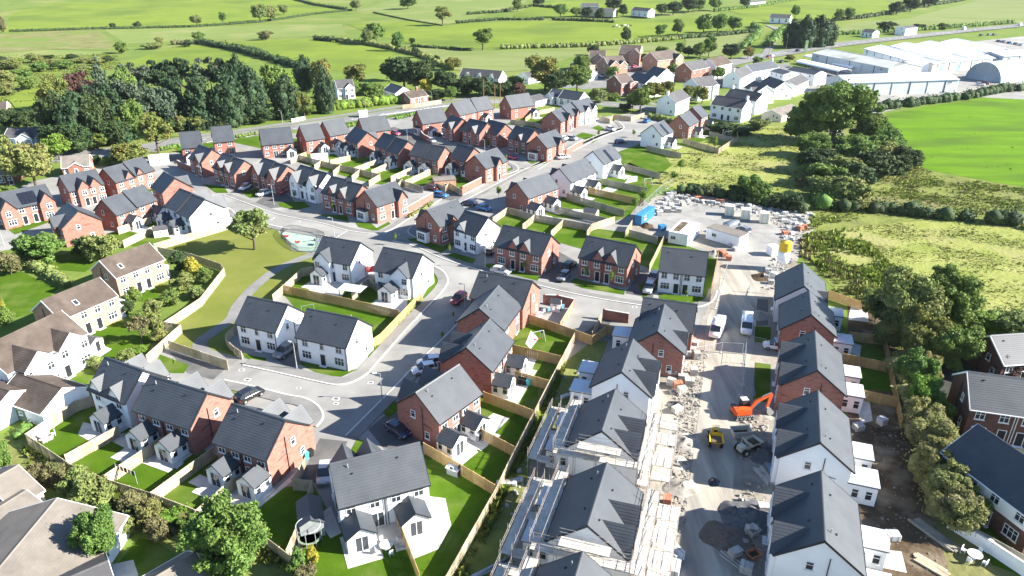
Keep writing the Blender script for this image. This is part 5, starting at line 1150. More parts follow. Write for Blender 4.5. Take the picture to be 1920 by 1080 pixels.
for L_, b_, t_ in [('street lamp opposite the playground', (627, 444), 408), ('street lamp at the drive of the matching white houses', (557, 692), 643), ('street lamp by the shadowed bend of the near street', (717, 752), 700), ('street lamp before the white semi in the dark-roofed street', (514, 384), 347), ('street lamp at the top of the curving street', (381, 342), 312),
                   ('street lamp beside the white detached house', (910, 502), 460), ('street lamp by the dark red car', (872, 576), 533), ('street lamp left of the wood\'s white wall', (530, 230), 212), ('street lamp beside the main road at the left', (177, 277), 260), ('street lamp behind the first main road house', (356, 246), 230), ('street lamp at the estate entrance kiosk', (686, 212), 193), ('street lamp by the roadside fence', (810, 193), 175),
                   ('street lamp in the inner court', (764, 263), 245), ('street lamp before the inner court row', (909, 288), 272), ('street lamp beside the round hedge', (1128, 197), 172), ('street lamp at the closed street end', (1201, 220), 198), ('street lamp by the terrace lawn', (1112, 264), 245), ('street lamp at the left edge', (8, 460), 430), ('street lamp near the green sign', (1474, 92), 65), ('street lamp by the arched hall', (1876, 168), 140)]:
    lamp(L_, b_, t_)
for L_, b_, t_ in [('left utility pole behind the main road houses', (928, 203), 157), ('right utility pole behind the main road houses', (938, 198), 152), ('utility pole at the edge of the dark garden', (907, 186), 148), ('utility pole by the wide road', (1740, 60), 42), ('utility pole beside the lane', (1441, 105), 70)]: lamp(L_, b_, t_, True)
t = thing('sign_totem', 'tall green sign beside the roadside car park', 'sign', gr((1510, 98)), .2); MB().box((0, 0, 3.5), (2.0, .4, 7)).build('panel', 'green_shed', t); MB().box((0, -.22, 5.5), (1.6, .04, 1.6)).build('sign_face', 'leaf_bright', t)

# ------------------------------------------------------------------ vegetation
def quads(c, nrm, size, rs, asp=.7):
    """Leaf faces: centres c, normals nrm, half sizes; returns vertex array (4n,3)"""
    n = len(c); r = rs.normal(size=(n, 3)); u = np.cross(nrm, r); u /= np.linalg.norm(u, axis=1)[:, None] + 1e-9
    v = np.cross(nrm, u); v /= np.linalg.norm(v, axis=1)[:, None] + 1e-9
    s = size[:, None]; u = u * s; v = v * s * asp
    return np.stack([c - u * 1.2, c - v, c + u * 1.2, c + v], 1).reshape(-1, 3)
ICO = None
def ico():
    global ICO
    if ICO is None:
        import bmesh
        bm = bmesh.new(); bmesh.ops.create_icosphere(bm, subdivisions=1, radius=1.0)
        ICO = (np.array([v.co[:] for v in bm.verts]), np.array([[v.index for v in f.verts] for f in bm.faces])); bm.free()
    return ICO
def leaf_mesh(name, blobs, n, leaf, material, seed, core=.72, up=-.35, asp=.7, squash=1.0):
    rs = np.random.default_rng(seed); B = np.asarray(blobs, float)
    w = B[:, 3] ** 2; k = rs.choice(len(B), n, p=w / w.sum())
    d = rs.normal(size=(n, 3)); d[:, 2] += .25; d /= np.linalg.norm(d, axis=1)[:, None]
    d[:, 2] = np.where(d[:, 2] < up, -d[:, 2] * .5, d[:, 2])
    rad = B[k, 3] * (.66 + .44 * rs.random(n) ** .8) * np.where(rs.random(n) < .09, rs.uniform(1.05, 1.4, n), 1.0)
    c = B[k, :3] + d * rad[:, None] * np.array([1, 1, squash])
    nr = d * .8 + rs.normal(size=(n, 3)) * .7; nr /= np.linalg.norm(nr, axis=1)[:, None]
    V = quads(c, nr, leaf * (.55 + .8 * rs.random(n)), rs, asp)
    F4 = np.arange(4 * n).reshape(-1, 4)
    vs, fs = [V], []
    iv, jf = ico(); off = 4 * n; T = []
    if core:
        for b in B:
            q = iv * (b[3] * core * (1 + .25 * rs.normal(size=(len(iv), 1)).clip(-1, 1))) * np.array([1, 1, squash]) + b[:3]; vs.append(q); T.append(jf + off); off += len(iv)
    V = np.concatenate(vs); T = np.concatenate(T) if T else np.zeros((0, 3), int)
    me = bpy.data.meshes.new(name); me.vertices.add(len(V)); me.vertices.foreach_set('co', V.astype(np.float32).ravel())
    loops = np.concatenate([F4.ravel(), T.ravel()]); me.loops.add(len(loops)); me.loops.foreach_set('vertex_index', loops.astype(np.int32))
    st = np.concatenate([np.arange(n) * 4, 4 * n + np.arange(len(T)) * 3]); me.polygons.add(len(st)); me.polygons.foreach_set('loop_start', st.astype(np.int32))
    me.update(calc_edges=True); me.validate(); me.materials.append(MATS[material]); return me
def blobs_round(seed, n=26, cz=.62, rx=.34, rz=.29, r=(.11, .19)):
    rs = np.random.default_rng(seed); out = [(0, 0, cz, .2)]
    for i in range(n):
        d = rs.normal(size=3); d /= np.linalg.norm(d); k = rs.random() ** .4
        b = (d[0] * rx * k, d[1] * rx * k, cz + d[2] * rz * k * (1 if d[2] > 0 else .85), rs.uniform(*r)); out.append(b)
        for j in range(3):
            e = rs.normal(size=3); e[2] = abs(e[2]) * .7; e /= np.linalg.norm(e); q = b[3] * rs.uniform(.85, 1.15)
            out.append((b[0] + e[0] * q, b[1] + e[1] * q, b[2] + e[2] * q, b[3] * rs.uniform(.25, .45)))
    return out
def blobs_cone(seed, z0=.06, w=.44, layers=9, col=False):
    rs = np.random.default_rng(seed); out = []
    for i in range(layers):
        f = i / (layers - 1); z = z0 + (1 - z0 - .03) * f
        rr = w * ((1 - f) ** .85 if not col else (math.sin(math.pi * min(1, .18 + f * .78)) ** .7)) + .015
        m = max(1, int(7 * (1 - f) + 1))
        for j in range(m):
            a = 2 * math.pi * (j + rs.random() * .6) / m + i * .7
            out.append((math.cos(a) * rr * .62, math.sin(a) * rr * .62, z + rs.normal() * .012, rr * .42 + .03))
        out.append((0, 0, z, rr * .55 + .02))
    return out
def blobs_pine(seed):
    rs = np.random.default_rng(seed); out = []
    for i in range(26):
        a = rs.random() * 6.28; k = rs.random() ** .6 * .38; out.append((math.cos(a) * k, math.sin(a) * k, rs.uniform(.55, .93), rs.uniform(.08, .15)))
    return out
PROTO = {}
KINDS = {}
for i in range(5): KINDS['round%d' % i] = (lambda i=i: blobs_round(20 + i, 30 + 3 * i, .54, .33 + .02 * i, .34, (.09, .18)), 7600, .027, .72, 1.0)
for i in range(3): KINDS['open%d' % i] = (lambda i=i: blobs_round(40 + i, 24, .58, .38, .33, (.07, .15)), 6000, .027, .6, 1.0)
for i in range(3): KINDS['fine%d' % i] = (lambda i=i: blobs_round(60 + i, 48, .52, .38, .38, (.07, .15)), 22000, .0165, .7, 1.0)
for i in range(3): KINDS['thicket%d' % i] = (lambda i=i: blobs_round(70 + i, 46, .44, .38, .40, (.08, .15)), 18000, .018, .72, 1.0)
for i in range(4): KINDS['bush%d' % i] = (lambda i=i: blobs_round(80 + i, 24, .44, .35, .38, (.10, .2)), 5200, .031, .75, 1.0)
for i in range(2): KINDS['sparse%d' % i] = (lambda i=i: blobs_round(90 + i, 16, .60, .38, .32, (.07, .13)), 1800, .030, .0, 1.0)
for i in range(3): KINDS['conifer%d' % i] = (lambda i=i: blobs_cone(100 + i), 5200, .026, .7, .8)
for i in range(3): KINDS['column%d' % i] = (lambda i=i: blobs_cone(120 + i, .05, .46, 9, True), 5200, .026, .75, 1.0)
for i in range(2): KINDS['pine%d' % i] = (lambda i=i: blobs_pine(140 + i), 3400, .028, .55, .5)
KINDS['sapling0'] = (lambda: blobs_round(150, 10, .68, .30, .26, (.12, .18)), 420, .06, 0, 1.0)
TRUNKS = {}
def trunk_mesh(kind):
    base = kind.rstrip('0123456789')
    if base in TRUNKS: return TRUNKS[base]
    mb = MB(); r0 = dict(sapling=.02, bush=.03, thicket=.02, pine=.022).get(base, .032); top = dict(pine=.85, conifer=.9, column=.8, bush=.45, thicket=.45, sapling=.8).get(base, .62)
    mb.tube((0, 0, -.03), (.01, 0, top * .35), r0, r0 * .75, 8); mb.tube((.01, 0, top * .35), (-.01, .01, top * .7), r0 * .75, r0 * .5, 8); mb.tube((-.01, .01, top * .7), (0, 0, top), r0 * .5, r0 * .15, 6)
    rs = random.Random(base)
    for i in range(7 if base not in ('conifer', 'column') else 3):
        z = top * (rs.uniform(.35, .75) if base != 'pine' else rs.uniform(.6, .95)); a = rs.random() * 6.28; k = rs.uniform(.2, .34)
        e = (math.cos(a) * k, math.sin(a) * k, min(.95, z + rs.uniform(.10, .26))); mb.tube((0, 0, z), e, r0 * .4, r0 * .12, 5)
        for j in range(2):
            b = a + rs.uniform(-.9, .9); mb.tube(tuple(q * .6 + (0, 0, z)[m] * .4 for m, q in enumerate(e)), (e[0] + math.cos(b) * .1, e[1] + math.sin(b) * .1, min(.97, e[2] + .06)), r0 * .16, r0 * .05, 4)
    TRUNKS[base] = mb.mesh('trunk', 'bark'); return TRUNKS[base]
def crown_mesh(kind, m):
    if kind in PROTO: return PROTO[kind]
    f, n, leaf, core, sq = KINDS[kind]
    PROTO[kind] = leaf_mesh('crown', f(), n, leaf, m, sum(map(ord, kind)), core, squash=sq); return PROTO[kind]
TREES = []
TREE_N = {}
def tree(kind, m, x, yb, yt, w, label=None, name=None, group=None, hm=None):
    """Base at pixel (x,yb), top at row yt, crown w pixels wide"""
    q = gr((x, yb)); h = hm or height_to(q, yt); wm = w * mpp(q)
    base = kind.rstrip('0123456789')
    if kind[-1] not in '0123456789':
        i = TREE_N.get(kind, 0); TREE_N[kind] = i + 1
        n = len([1 for k in KINDS if k.rstrip('0123456789') == kind]); kind = kind + str(i % n)
    nm = name or dict(bush='bush', thicket='bush', sapling='sapling', conifer='conifer', column='conifer', pine='pine_tree').get(base, 'tree')
    t = thing(nm, label or '', nm.replace('_tree', ' tree') if nm != 'tree' else 'tree', q, random.uniform(0, 6.28), group)
    s = (wm, wm, h)
    c = link('crown', crown_mesh(kind, m), t, scale=s); c.rotation_euler = (0, 0, random.uniform(0, 6.28)); c.material_slots[0].link = 'OBJECT'; c.material_slots[0].material = MATS[m]
    link('trunk', trunk_mesh(kind), t, scale=(max(wm, h * .35), max(wm, h * .35), h))
    TREES.append((t, x, m, nm, group)); return t
def trees(group, desc, rows, name=None):
    """rows: (kind, mat, x, yb, yt, w); labels tell them apart by order from the left"""
    rows = sorted(rows, key=lambda r: r[2]); N = len(rows)
    for i, r in enumerate(rows):
        look = dict(leaf_mid='mid-green', leaf_dark='dark green', leaf_olive='olive green', leaf_bright='bright green', leaf_yellow='golden yellow', leaf_autumn='autumn-tinged', leaf_hedge='sunlit olive', leaf_copper='copper-leaved', leaf_brown='brownish', needle='dark needled', needle_blue='blue-green needled')[r[1]]
        nm = {'bush': 'bush', 'thicket': 'bush', 'sapling': 'sapling', 'conifer': 'conifer', 'column': 'conifer', 'pine': 'pine'}.get(r[0].rstrip('0123456789'), 'tree')
        pos = '%s from the left ' % ORD[i + 1]
        tree(*r, label='%s %s, %s%s' % (look, nm, pos, desc), group=group) if N > 1 else tree(*r, label='%s %s %s' % (look, nm, desc), group=group)
trees('trees of the wood by the main road', 'in the wood by the main road', [
    ('round', 'leaf_autumn', 112, 212, 136, 66), ('round', 'leaf_copper', 158, 205, 128, 66), ('conifer', 'needle_blue', 208, 232, 108, 88), ('open', 'leaf_mid', 238, 228, 112, 66), ('pine', 'needle_blue', 268, 222, 116, 66), ('pine', 'needle', 303, 205, 112, 60), ('pine', 'needle', 346, 205, 105, 66), ('pine', 'needle', 322, 212, 122, 56),
    ('round', 'leaf_dark', 112, 262, 168, 74), ('column', 'needle', 152, 272, 172, 64), ('round', 'leaf_dark', 190, 268, 165, 76), ('conifer', 'needle', 222, 262, 145, 92), ('round', 'needle_blue', 252, 252, 148, 80), ('column', 'needle', 284, 248, 158, 64), ('round', 'needle_blue', 312, 246, 152, 70),
    ('conifer', 'needle', 382, 238, 118, 84), ('column', 'needle', 436, 236, 142, 66), ('pine', 'needle_blue', 404, 205, 106, 60), ('pine', 'needle', 428, 205, 108, 56), ('column', 'needle', 478, 228, 128, 66), ('round', 'leaf_mid', 518, 214, 118, 72), ('column', 'needle', 540, 222, 142, 58), ('round', 'leaf_bright', 540, 200, 128, 50),
    ('column', 'needle', 572, 168, 105, 42), ('round', 'leaf_autumn', 606, 172, 110, 44), ('column', 'needle', 612, 212, 126, 42), ('round', 'leaf_autumn', 572, 222, 166, 36), ('column', 'needle', 455, 205, 104, 46), ('column', 'needle', 330, 235, 150, 50), ('conifer', 'needle', 180, 262, 150, 80)])
trees('lower trees along the front of the wood', 'along the front of the wood', [('bush', 'leaf_bright', 234, 262, 196, 56), ('round', 'leaf_mid', 258, 262, 180, 50), ('bush', 'leaf_olive', 340, 247, 214, 26), ('bush', 'leaf_mid', 186, 278, 238, 46), ('bush', 'leaf_dark', 146, 286, 226, 70), ('bush', 'leaf_dark', 108, 282, 230, 60), ('bush', 'leaf_dark', 220, 272, 222, 60), ('bush', 'leaf_olive', 372, 244, 214, 40), ('bush', 'leaf_dark', 420, 238, 208, 60), ('bush', 'leaf_dark', 490, 230, 200, 60), ('bush', 'leaf_dark', 330, 246, 205, 60), ('bush', 'leaf_dark', 276, 256, 210, 70), ('bush', 'leaf_dark', 460, 232, 206, 50), ('bush', 'leaf_mid', 580, 216, 190, 36)])
tree('open1', 'leaf_autumn', 298, 287, 211, 78, 'half-bare autumn tree with a pale trunk beside the main road', group='single trees')
tree('round2', 'leaf_autumn', 246, 308, 264, 76, 'rounded yellowing tree between the main road and the first semis', group='single trees')
trees('garden trees at the left edge', 'at the upper left edge', [('round', 'leaf_olive', 68, 352, 262, 96), ('round', 'leaf_bright', 112, 300, 250, 56), ('round', 'leaf_olive', 12, 310, 250, 60), ('round', 'leaf_mid', 40, 330, 270, 60), ('bush', 'leaf_mid', 8, 370, 340, 50), ('bush', 'leaf_brown', 112, 264, 234, 26), ('bush', 'leaf_dark', 60, 245, 205, 70), ('bush', 'leaf_dark', 20, 240, 200, 50), ('bush', 'leaf_dark', 178, 308, 286, 24), ('bush', 'leaf_mid', 202, 310, 292, 22), ('bush', 'leaf_dark', 226, 312, 285, 34), ('bush', 'leaf_brown', 4, 62, 14, 22)])
trees('garden trees right of the wood', 'between the wood and the utility poles', [('round', 'leaf_autumn', 668, 162, 116, 52), ('round', 'leaf_mid', 700, 192, 152, 60), ('round', 'leaf_dark', 758, 168, 100, 76), ('round', 'leaf_dark', 790, 172, 112, 70), ('round', 'leaf_dark', 735, 152, 110, 46), ('round', 'leaf_yellow', 800, 176, 144, 30), ('round', 'leaf_dark', 836, 175, 130, 60), ('bush', 'leaf_dark', 870, 178, 140, 60), ('bush', 'leaf_dark', 905, 180, 140, 56), ('bush', 'leaf_dark', 940, 178, 145, 50), ('bush', 'leaf_mid', 965, 165, 140, 40), ('round', 'leaf_copper', 972, 180, 155, 30), ('round', 'leaf_autumn', 850, 132, 106, 36), ('bush', 'leaf_mid', 680, 178, 158, 40), ('bush', 'leaf_bright', 660, 172, 148, 40), ('bush', 'leaf_dark', 820, 186, 165, 40), ('round', 'leaf_mid', 846, 188, 158, 28)])
trees('trees round the older houses', 'round the older houses', [('round', 'leaf_autumn', 1022, 172, 98, 80), ('round', 'leaf_mid', 1082, 172, 116, 62), ('round', 'leaf_dark', 1040, 178, 130, 60), ('bush', 'leaf_olive', 1122, 192, 164, 40), ('bush', 'leaf_mid', 1148, 188, 170, 30), ('round', 'leaf_mid', 1200, 210, 160, 48), ('round', 'leaf_mid', 1186, 204, 172, 36), ('round', 'leaf_autumn', 1226, 188, 150, 44), ('round', 'leaf_autumn', 1248, 186, 147, 34), ('round', 'leaf_autumn', 1292, 194, 158, 30), ('round', 'leaf_autumn', 1316, 194, 158, 32), ('bush', 'leaf_dark', 1172, 210, 192, 30), ('round', 'leaf_mid', 1275, 104, 78, 24), ('round', 'leaf_mid', 1312, 110, 78, 32), ('round', 'leaf_mid', 1328, 108, 64, 32), ('round', 'leaf_dark', 1370, 112, 78, 38), ('round', 'leaf_autumn', 1402, 110, 86, 24), ('bush', 'leaf_dark', 1112, 104, 82, 26), ('bush', 'leaf_dark', 1350, 250, 228, 60), ('bush', 'leaf_dark', 1395, 252, 232, 50), ('bush', 'leaf_olive', 1420, 244, 222, 40), ('round', 'leaf_autumn', 1480, 115, 102, 24), ('round', 'leaf_mid', 1092, 138, 100, 34), ('round', 'leaf_dark', 1206, 120, 98, 22), ('bush', 'leaf_mid', 1180, 118, 100, 26), ('bush', 'leaf_mid', 1262, 138, 118, 26), ('round', 'leaf_mid', 1345, 150, 122, 30), ('round', 'leaf_mid', 1240, 108, 86, 26), ('round', 'leaf_dark', 1290, 108, 84, 24), ('bush', 'leaf_dark', 1160, 168, 150, 30), ('round', 'leaf_mid', 1148, 150, 124, 26), ('bush', 'leaf_mid', 1215, 152, 136, 28), ('bush', 'leaf_dark', 1350, 138, 122, 26), ('bush', 'leaf_mid', 1395, 150, 138, 24), ('round', 'leaf_mid', 1420, 128, 104, 24)])
tree('fine0', 'leaf_mid', 1560, 268, 138, 138, 'great spreading tree behind the black wrapped bales', group='single trees')
tree('thicket1', 'leaf_mid', 1500, 264, 180, 80, 'left flank of the great tree beside the white garages', group='single trees'); tree('thicket2', 'leaf_mid', 1628, 272, 190, 84, 'smaller tree merging with the right side of the great tree', group='single trees')
trees('hedgerow trees below the great tree', 'in the thicket below the great tree', [('thicket', 'leaf_dark', 1528, 322, 272, 90), ('thicket', 'leaf_mid', 1520, 292, 240, 70), ('thicket', 'leaf_mid', 1598, 292, 245, 80), ('thicket', 'leaf_olive', 1570, 335, 285, 100), ('thicket', 'leaf_mid', 1650, 302, 248, 80), ('thicket', 'leaf_dark', 1690, 316, 268, 80), ('bush', 'leaf_mid', 1600, 312, 255, 80), ('bush', 'leaf_olive', 1650, 310, 262, 70), ('bush', 'leaf_dark', 1640, 330, 280, 80), ('bush', 'leaf_dark', 1680, 325, 288, 60), ('bush', 'leaf_mid', 1555, 350, 292, 90), ('bush', 'leaf_dark', 1600, 350, 300, 80), ('bush', 'leaf_olive', 1540, 372, 325, 80), ('bush', 'leaf_olive', 1590, 385, 330, 90), ('bush', 'leaf_dark', 1610, 290, 245, 60), ('bush', 'leaf_mid', 1660, 290, 240, 60), ('bush', 'leaf_brown', 1505, 350, 325, 40), ('bush', 'leaf_mid', 1400, 375, 322, 54), ('bush', 'leaf_mid', 1425, 380, 340, 50), ('bush', 'leaf_dark', 1380, 372, 345, 44), ('bush', 'leaf_dark', 1460, 388, 358, 50), ('bush', 'leaf_dark', 1490, 395, 362, 44), ('bush', 'leaf_olive', 1330, 362, 338, 50), ('bush', 'leaf_dark', 1300, 360, 342, 40)])
trees('tall dark conifers by the wide road', 'beside the wide road', [('column', 'needle', 1482, 88, 36, 38), ('column', 'needle', 1506, 90, 30, 44), ('column', 'needle', 1532, 88, 30, 46), ('column', 'needle', 1552, 86, 38, 32)])
trees('lone trees in the far fields', 'standing in the far fields', [('open', 'leaf_mid', 905, 94, 47, 50), ('open', 'leaf_autumn', 830, 48, 11, 42), ('round', 'leaf_mid', 706, 82, 38, 38), ('round', 'leaf_olive', 691, 84, 50, 30), ('round', 'leaf_mid', 747, 96, 59, 24), ('round', 'leaf_olive', 488, 42, 4, 32), ('round', 'leaf_olive', 508, 40, 10, 30), ('round', 'leaf_olive', 532, 28, 6, 22), ('round', 'leaf_olive', 370, 49, 25, 26), ('open', 'leaf_mid', 418, 46, 22, 18), ('bush', 'leaf_dark', 258, 53, 39, 16), ('bush', 'leaf_dark', 212, 53, 42, 14), ('bush', 'leaf_mid', 229, 100, 77, 30), ('bush', 'leaf_mid', 372, 76, 54, 26), ('bush', 'leaf_brown', 498, 75, 56, 32), ('round', 'leaf_mid', 765, 17, -8, 40), ('round', 'leaf_olive', 668, 20, -2, 26), ('round', 'leaf_mid', 970, 22, -4, 24), ('round', 'leaf_mid', 1051, 33, 4, 32), ('round', 'leaf_mid', 1080, 32, 12, 24), ('round', 'leaf_dark', 1172, 81, 50, 22), ('round', 'leaf_mid', 1237, 70, 43, 26), ('round', 'leaf_mid', 1270, 68, 34, 28), ('bush', 'leaf_dark', 773, 82, 70, 14), ('bush', 'leaf_dark', 780, 108, 86, 18), ('bush', 'leaf_dark', 820, 118, 98, 12)])
trees('trees round the far farms', 'round the far farms and lane', [('round', 'leaf_mid', 1318, 66, 24, 38), ('round', 'leaf_mid', 1345, 62, 22, 34), ('round', 'leaf_mid', 1374, 60, 30, 30), ('round', 'leaf_dark', 1125, 40, 14, 22), ('round', 'leaf_dark', 1168, 33, 6, 24), ('round', 'leaf_dark', 1240, 30, 4, 28), ('round', 'leaf_dark', 1262, 28, 0, 34), ('round', 'leaf_dark', 1290, 24, -4, 34), ('round', 'leaf_mid', 1310, 22, -6, 30), ('round', 'leaf_mid', 1340, 20, -6, 30), ('round', 'leaf_dark', 1150, 20, -6, 40), ('round', 'leaf_mid', 1572, 40, 14, 22), ('round', 'leaf_mid', 1592, 38, 12, 22), ('round', 'leaf_dark', 1680, 28, 2, 34), ('round', 'leaf_dark', 1706, 22, -8, 40), ('round', 'leaf_dark', 1740, 14, -12, 36), ('bush', 'leaf_dark', 1660, 60, 38, 40), ('bush', 'leaf_dark', 1722, 56, 44, 30), ('bush', 'leaf_mid', 1768, 55, 42, 24), ('round', 'leaf_dark', 1100, 36, 10, 24), ('round', 'leaf_mid', 1490, 34, 8, 20), ('round', 'leaf_dark', 1395, 14, -8, 26), ('round', 'leaf_dark', 1010, 12, -8, 24)])
trees('scrub trees left of the wood', 'in the scrub left of the wood', [('bush', m, x, y, y - h, w) for m, x, y, h, w in [('leaf_olive', 10, 160, 30, 50), ('leaf_mid', 40, 150, 28, 50), ('leaf_olive', 66, 118, 20, 34), ('leaf_mid', 75, 135, 22, 36), ('leaf_olive', 20, 130, 22, 46), ('leaf_olive', 105, 125, 16, 36), ('leaf_mid', 120, 130, 18, 40), ('leaf_dark', 92, 110, 10, 26), ('leaf_olive', 150, 118, 14, 36), ('leaf_dark', 135, 110, 10, 26), ('leaf_olive', 180, 125, 20, 36), ('leaf_mid', 55, 168, 26, 40), ('leaf_olive', 15, 178, 24, 40), ('leaf_dark', 2, 118, 16, 30), ('leaf_olive', 160, 140, 18, 40), ('leaf_dark', 200, 118, 14, 30), ('leaf_olive', 285, 92, 16, 40), ('leaf_dark', 350, 88, 12, 30), ('leaf_olive', 300, 84, 16, 18)]])
trees('trees behind the right-hand site row', 'behind the right-hand site row', [('fine', 'leaf_olive', 1688, 645, 496, 136), ('fine', 'leaf_mid', 1752, 632, 505, 120), ('thicket', 'leaf_autumn', 1715, 672, 560, 120), ('thicket', 'leaf_mid', 1775, 690, 590, 110), ('thicket', 'leaf_olive', 1640, 605, 530, 70), ('thicket', 'leaf_olive', 1662, 650, 590, 70), ('round', 'leaf_mid', 1815, 625, 585, 60), ('round', 'leaf_bright', 1850, 625, 586, 70), ('round', 'leaf_olive', 1900, 640, 590, 90), ('bush', 'leaf_copper', 1880, 712, 662, 54), ('bush', 'leaf_yellow', 1912, 712, 680, 40)])
trees('bushes of the tall hedge along the right plots', 'along the tall hedge by the right plots', [('thicket', m_, x_, y_, y_ - (y_ - t_) * .92, w_ * .86) for m_, x_, y_, t_, w_ in [('leaf_mid', 1712, 730, 640, 96), ('leaf_hedge', 1735, 712, 650, 70), ('leaf_bright', 1722, 775, 690, 92), ('leaf_hedge', 1722, 815, 735, 104), ('leaf_mid', 1752, 795, 730, 80), ('leaf_hedge', 1738, 850, 765, 104), ('leaf_hedge', 1758, 868, 800, 104), ('leaf_hedge', 1748, 905, 820, 110), ('leaf_bright', 1784, 890, 840, 76), ('leaf_hedge', 1770, 945, 855, 116), ('leaf_mid', 1800, 935, 870, 90), ('leaf_hedge', 1785, 990, 900, 116), ('leaf_mid', 1815, 975, 905, 84), ('leaf_hedge', 1706, 690, 630, 70)]])
tree('fine0', 'leaf_mid', 196, 1058, 948, 92, 'leafy bright tree by the bottom left bungalow', group='single trees'); tree('fine1', 'leaf_mid', 437, 1088, 948, 158, 'large leafy tree at the bottom edge before the grassy garden', group='single trees')
tree('open2', 'leaf_olive', 478, 468, 388, 100, 'solitary rounded tree on the park grass', group='single trees')
trees('bushes in the weedy strip behind the near gardens', 'in the weedy strip behind the near gardens', [('bush', 'leaf_olive', 150, 930, 880, 70), ('bush', 'leaf_olive', 185, 955, 890, 76), ('bush', 'leaf_brown', 70, 905, 870, 50), ('bush', 'leaf_brown', 105, 905, 868, 50), ('bush', 'leaf_mid', 10, 880, 820, 40), ('bush', 'leaf_brown', 250, 965, 925, 60), ('bush', 'leaf_olive', 285, 985, 935, 56), ('bush', 'leaf_bright', 320, 985, 950, 60), ('bush', 'leaf_mid', 360, 1000, 965, 50), ('bush', 'leaf_olive', 240, 1000, 955, 50), ('bush', 'leaf_brown', 300, 1010, 970, 50), ('bush', 'leaf_mid', 560, 1080, 1030, 44), ('bush', 'leaf_yellow', 588, 1060, 1022, 30), ('bush', 'leaf_brown', 575, 1090, 1050, 50), ('bush', 'leaf_bright', 60, 930, 905, 24), ('bush', 'leaf_mid', 70, 965, 940, 20), ('bush', 'leaf_bright', 350, 970, 945, 40)])
trees('garden shrubs beside the park fence', 'in the old gardens left of the park', [('bush', 'leaf_mid', 88, 492, 432, 92), ('bush', 'leaf_mid', 60, 490, 440, 60), ('bush', 'leaf_olive', 196, 488, 422, 70), ('bush', 'leaf_dark', 160, 480, 440, 50), ('bush', 'leaf_brown', 22, 515, 460, 50), ('bush', 'leaf_dark', 340, 512, 468, 40), ('bush', 'leaf_yellow', 364, 520, 478, 36), ('bush', 'leaf_mid', 385, 530, 500, 36), ('bush', 'leaf_olive', 345, 545, 512, 48), ('bush', 'leaf_mid', 322, 570, 535, 46), ('bush', 'leaf_olive', 290, 600, 562, 46), ('bush', 'leaf_mid', 250, 575, 540, 42), ('sparse', 'leaf_brown', 268, 645, 592, 50), ('bush', 'leaf_olive', 300, 640, 595, 40), ('bush', 'leaf_mid', 265, 610, 580, 36), ('bush', 'leaf_dark', 240, 590, 560, 30), ('bush', 'leaf_mid', 12, 610, 570, 40), ('bush', 'leaf_yellow', 4, 580, 558, 16), ('bush', 'leaf_olive', 240, 680, 655, 36), ('bush', 'leaf_bright', 262, 665, 645, 30), ('bush', 'leaf_olive', 370, 560, 530, 40)])
trees('small young trees of the estate', 'planted along the estate streets', [('sapling', 'leaf_bright', x, y, t, w) for x, y, t, w in [(416, 350, 330, 9), (480, 356, 342, 9), (625, 402, 378, 9), (553, 374, 362, 7), (742, 460, 438, 9), (843, 478, 460, 9), (941, 498, 478, 10), (982, 512, 490, 10), (1098, 530, 500, 11), (1145, 540, 508, 11), (949, 312, 292, 8), (975, 296, 276, 10), (757, 278, 262, 7), (915, 275, 262, 7), (1122, 260, 244, 9), (1188, 258, 244, 12), (1338, 290, 255, 14), (1150, 232, 222, 8), (830, 640, 622, 10), (1285, 565, 545, 8), (1236, 545, 530, 7), (850, 600, 585, 8), (330, 697, 672, 8), (425, 728, 718, 8), (1190, 398, 372, 22), (1205, 385, 358, 24), (935, 375, 350, 16), (1275, 325, 300, 20), (1262, 345, 322, 24)]])
def hedge(label, pts, h, w, m, leaf=.35, dens=1.0, name='hedge', group='hedges', px=True):
    C = [gr(p) for p in pts]; P = [np.array(c) for c in C]; rs = np.random.default_rng(int(abs(C[0].x * 7 + C[0].y * 3)) % 9999); bl = []; tot = 0
    for a, b in zip(P, P[1:]):
        L = np.linalg.norm(b - a); tot += L; k = max(2, int(L / (w * .45)))
        for i in range(k):
            q = a + (b - a) * (i + rs.random() * .6) / k; q[2] = float(hgt(q[0], q[1]))
            j = rs.normal(size=2) * w * .12; hh = h * rs.uniform(.8, 1.12); r = w * rs.uniform(.42, .6)
            bl.append((q[0] + j[0], q[1] + j[1], q[2] + max(hh - r, r * .5), r))
            if h > w * .9: bl.append((q[0], q[1], q[2] + hh * .35, r))
    n = int(min(26000, dens * tot * (2 * h + w) / (leaf * leaf) * .55))
    o = bl[0]; bl = [(b[0] - C[0].x, b[1] - C[0].y, b[2] - C[0].z, b[3]) for b in bl]
    ob = link(name, leaf_mesh(name, bl, n, leaf * .62, m, 5, .82, -.6), None, C[0]); tag(ob, label, 'hedge', group)
H = hedge
H('thin dark hedge along the far bright field above the wood', [(20, 60), (180, 55), (360, 51), (490, 42), (590, 27), (660, 20)], 2.2, 2.4, 'leaf_dark', .9); H('hedge running to the top edge above the wood', [(535, -4), (590, 10), (650, 19)], 3, 3.4, 'leaf_dark', 1.0)
H('thick dark hedge curving between two lime fields behind the wood', [(372, 82), (420, 90), (460, 100), (505, 112), (560, 128)], 4, 5, 'leaf_dark', .8); H('short dark double hedge in the lime field behind the wood', [(440, 92), (490, 104)], 4, 4, 'leaf_dark', .8); H('bushy hedge with pale stones between fields behind the wood', [(325, 84), (372, 82)], 3, 4, 'leaf_brown', .8)
H('bushy dark hedge in the field left of the field tree', [(588, 75), (640, 80)], 3.5, 4, 'leaf_dark', .8); H('broken hedge from the paired trees to the lower garden', [(640, 80), (690, 84), (748, 96), (790, 106), (820, 122), (850, 130)], 3, 4, 'leaf_olive', .8)
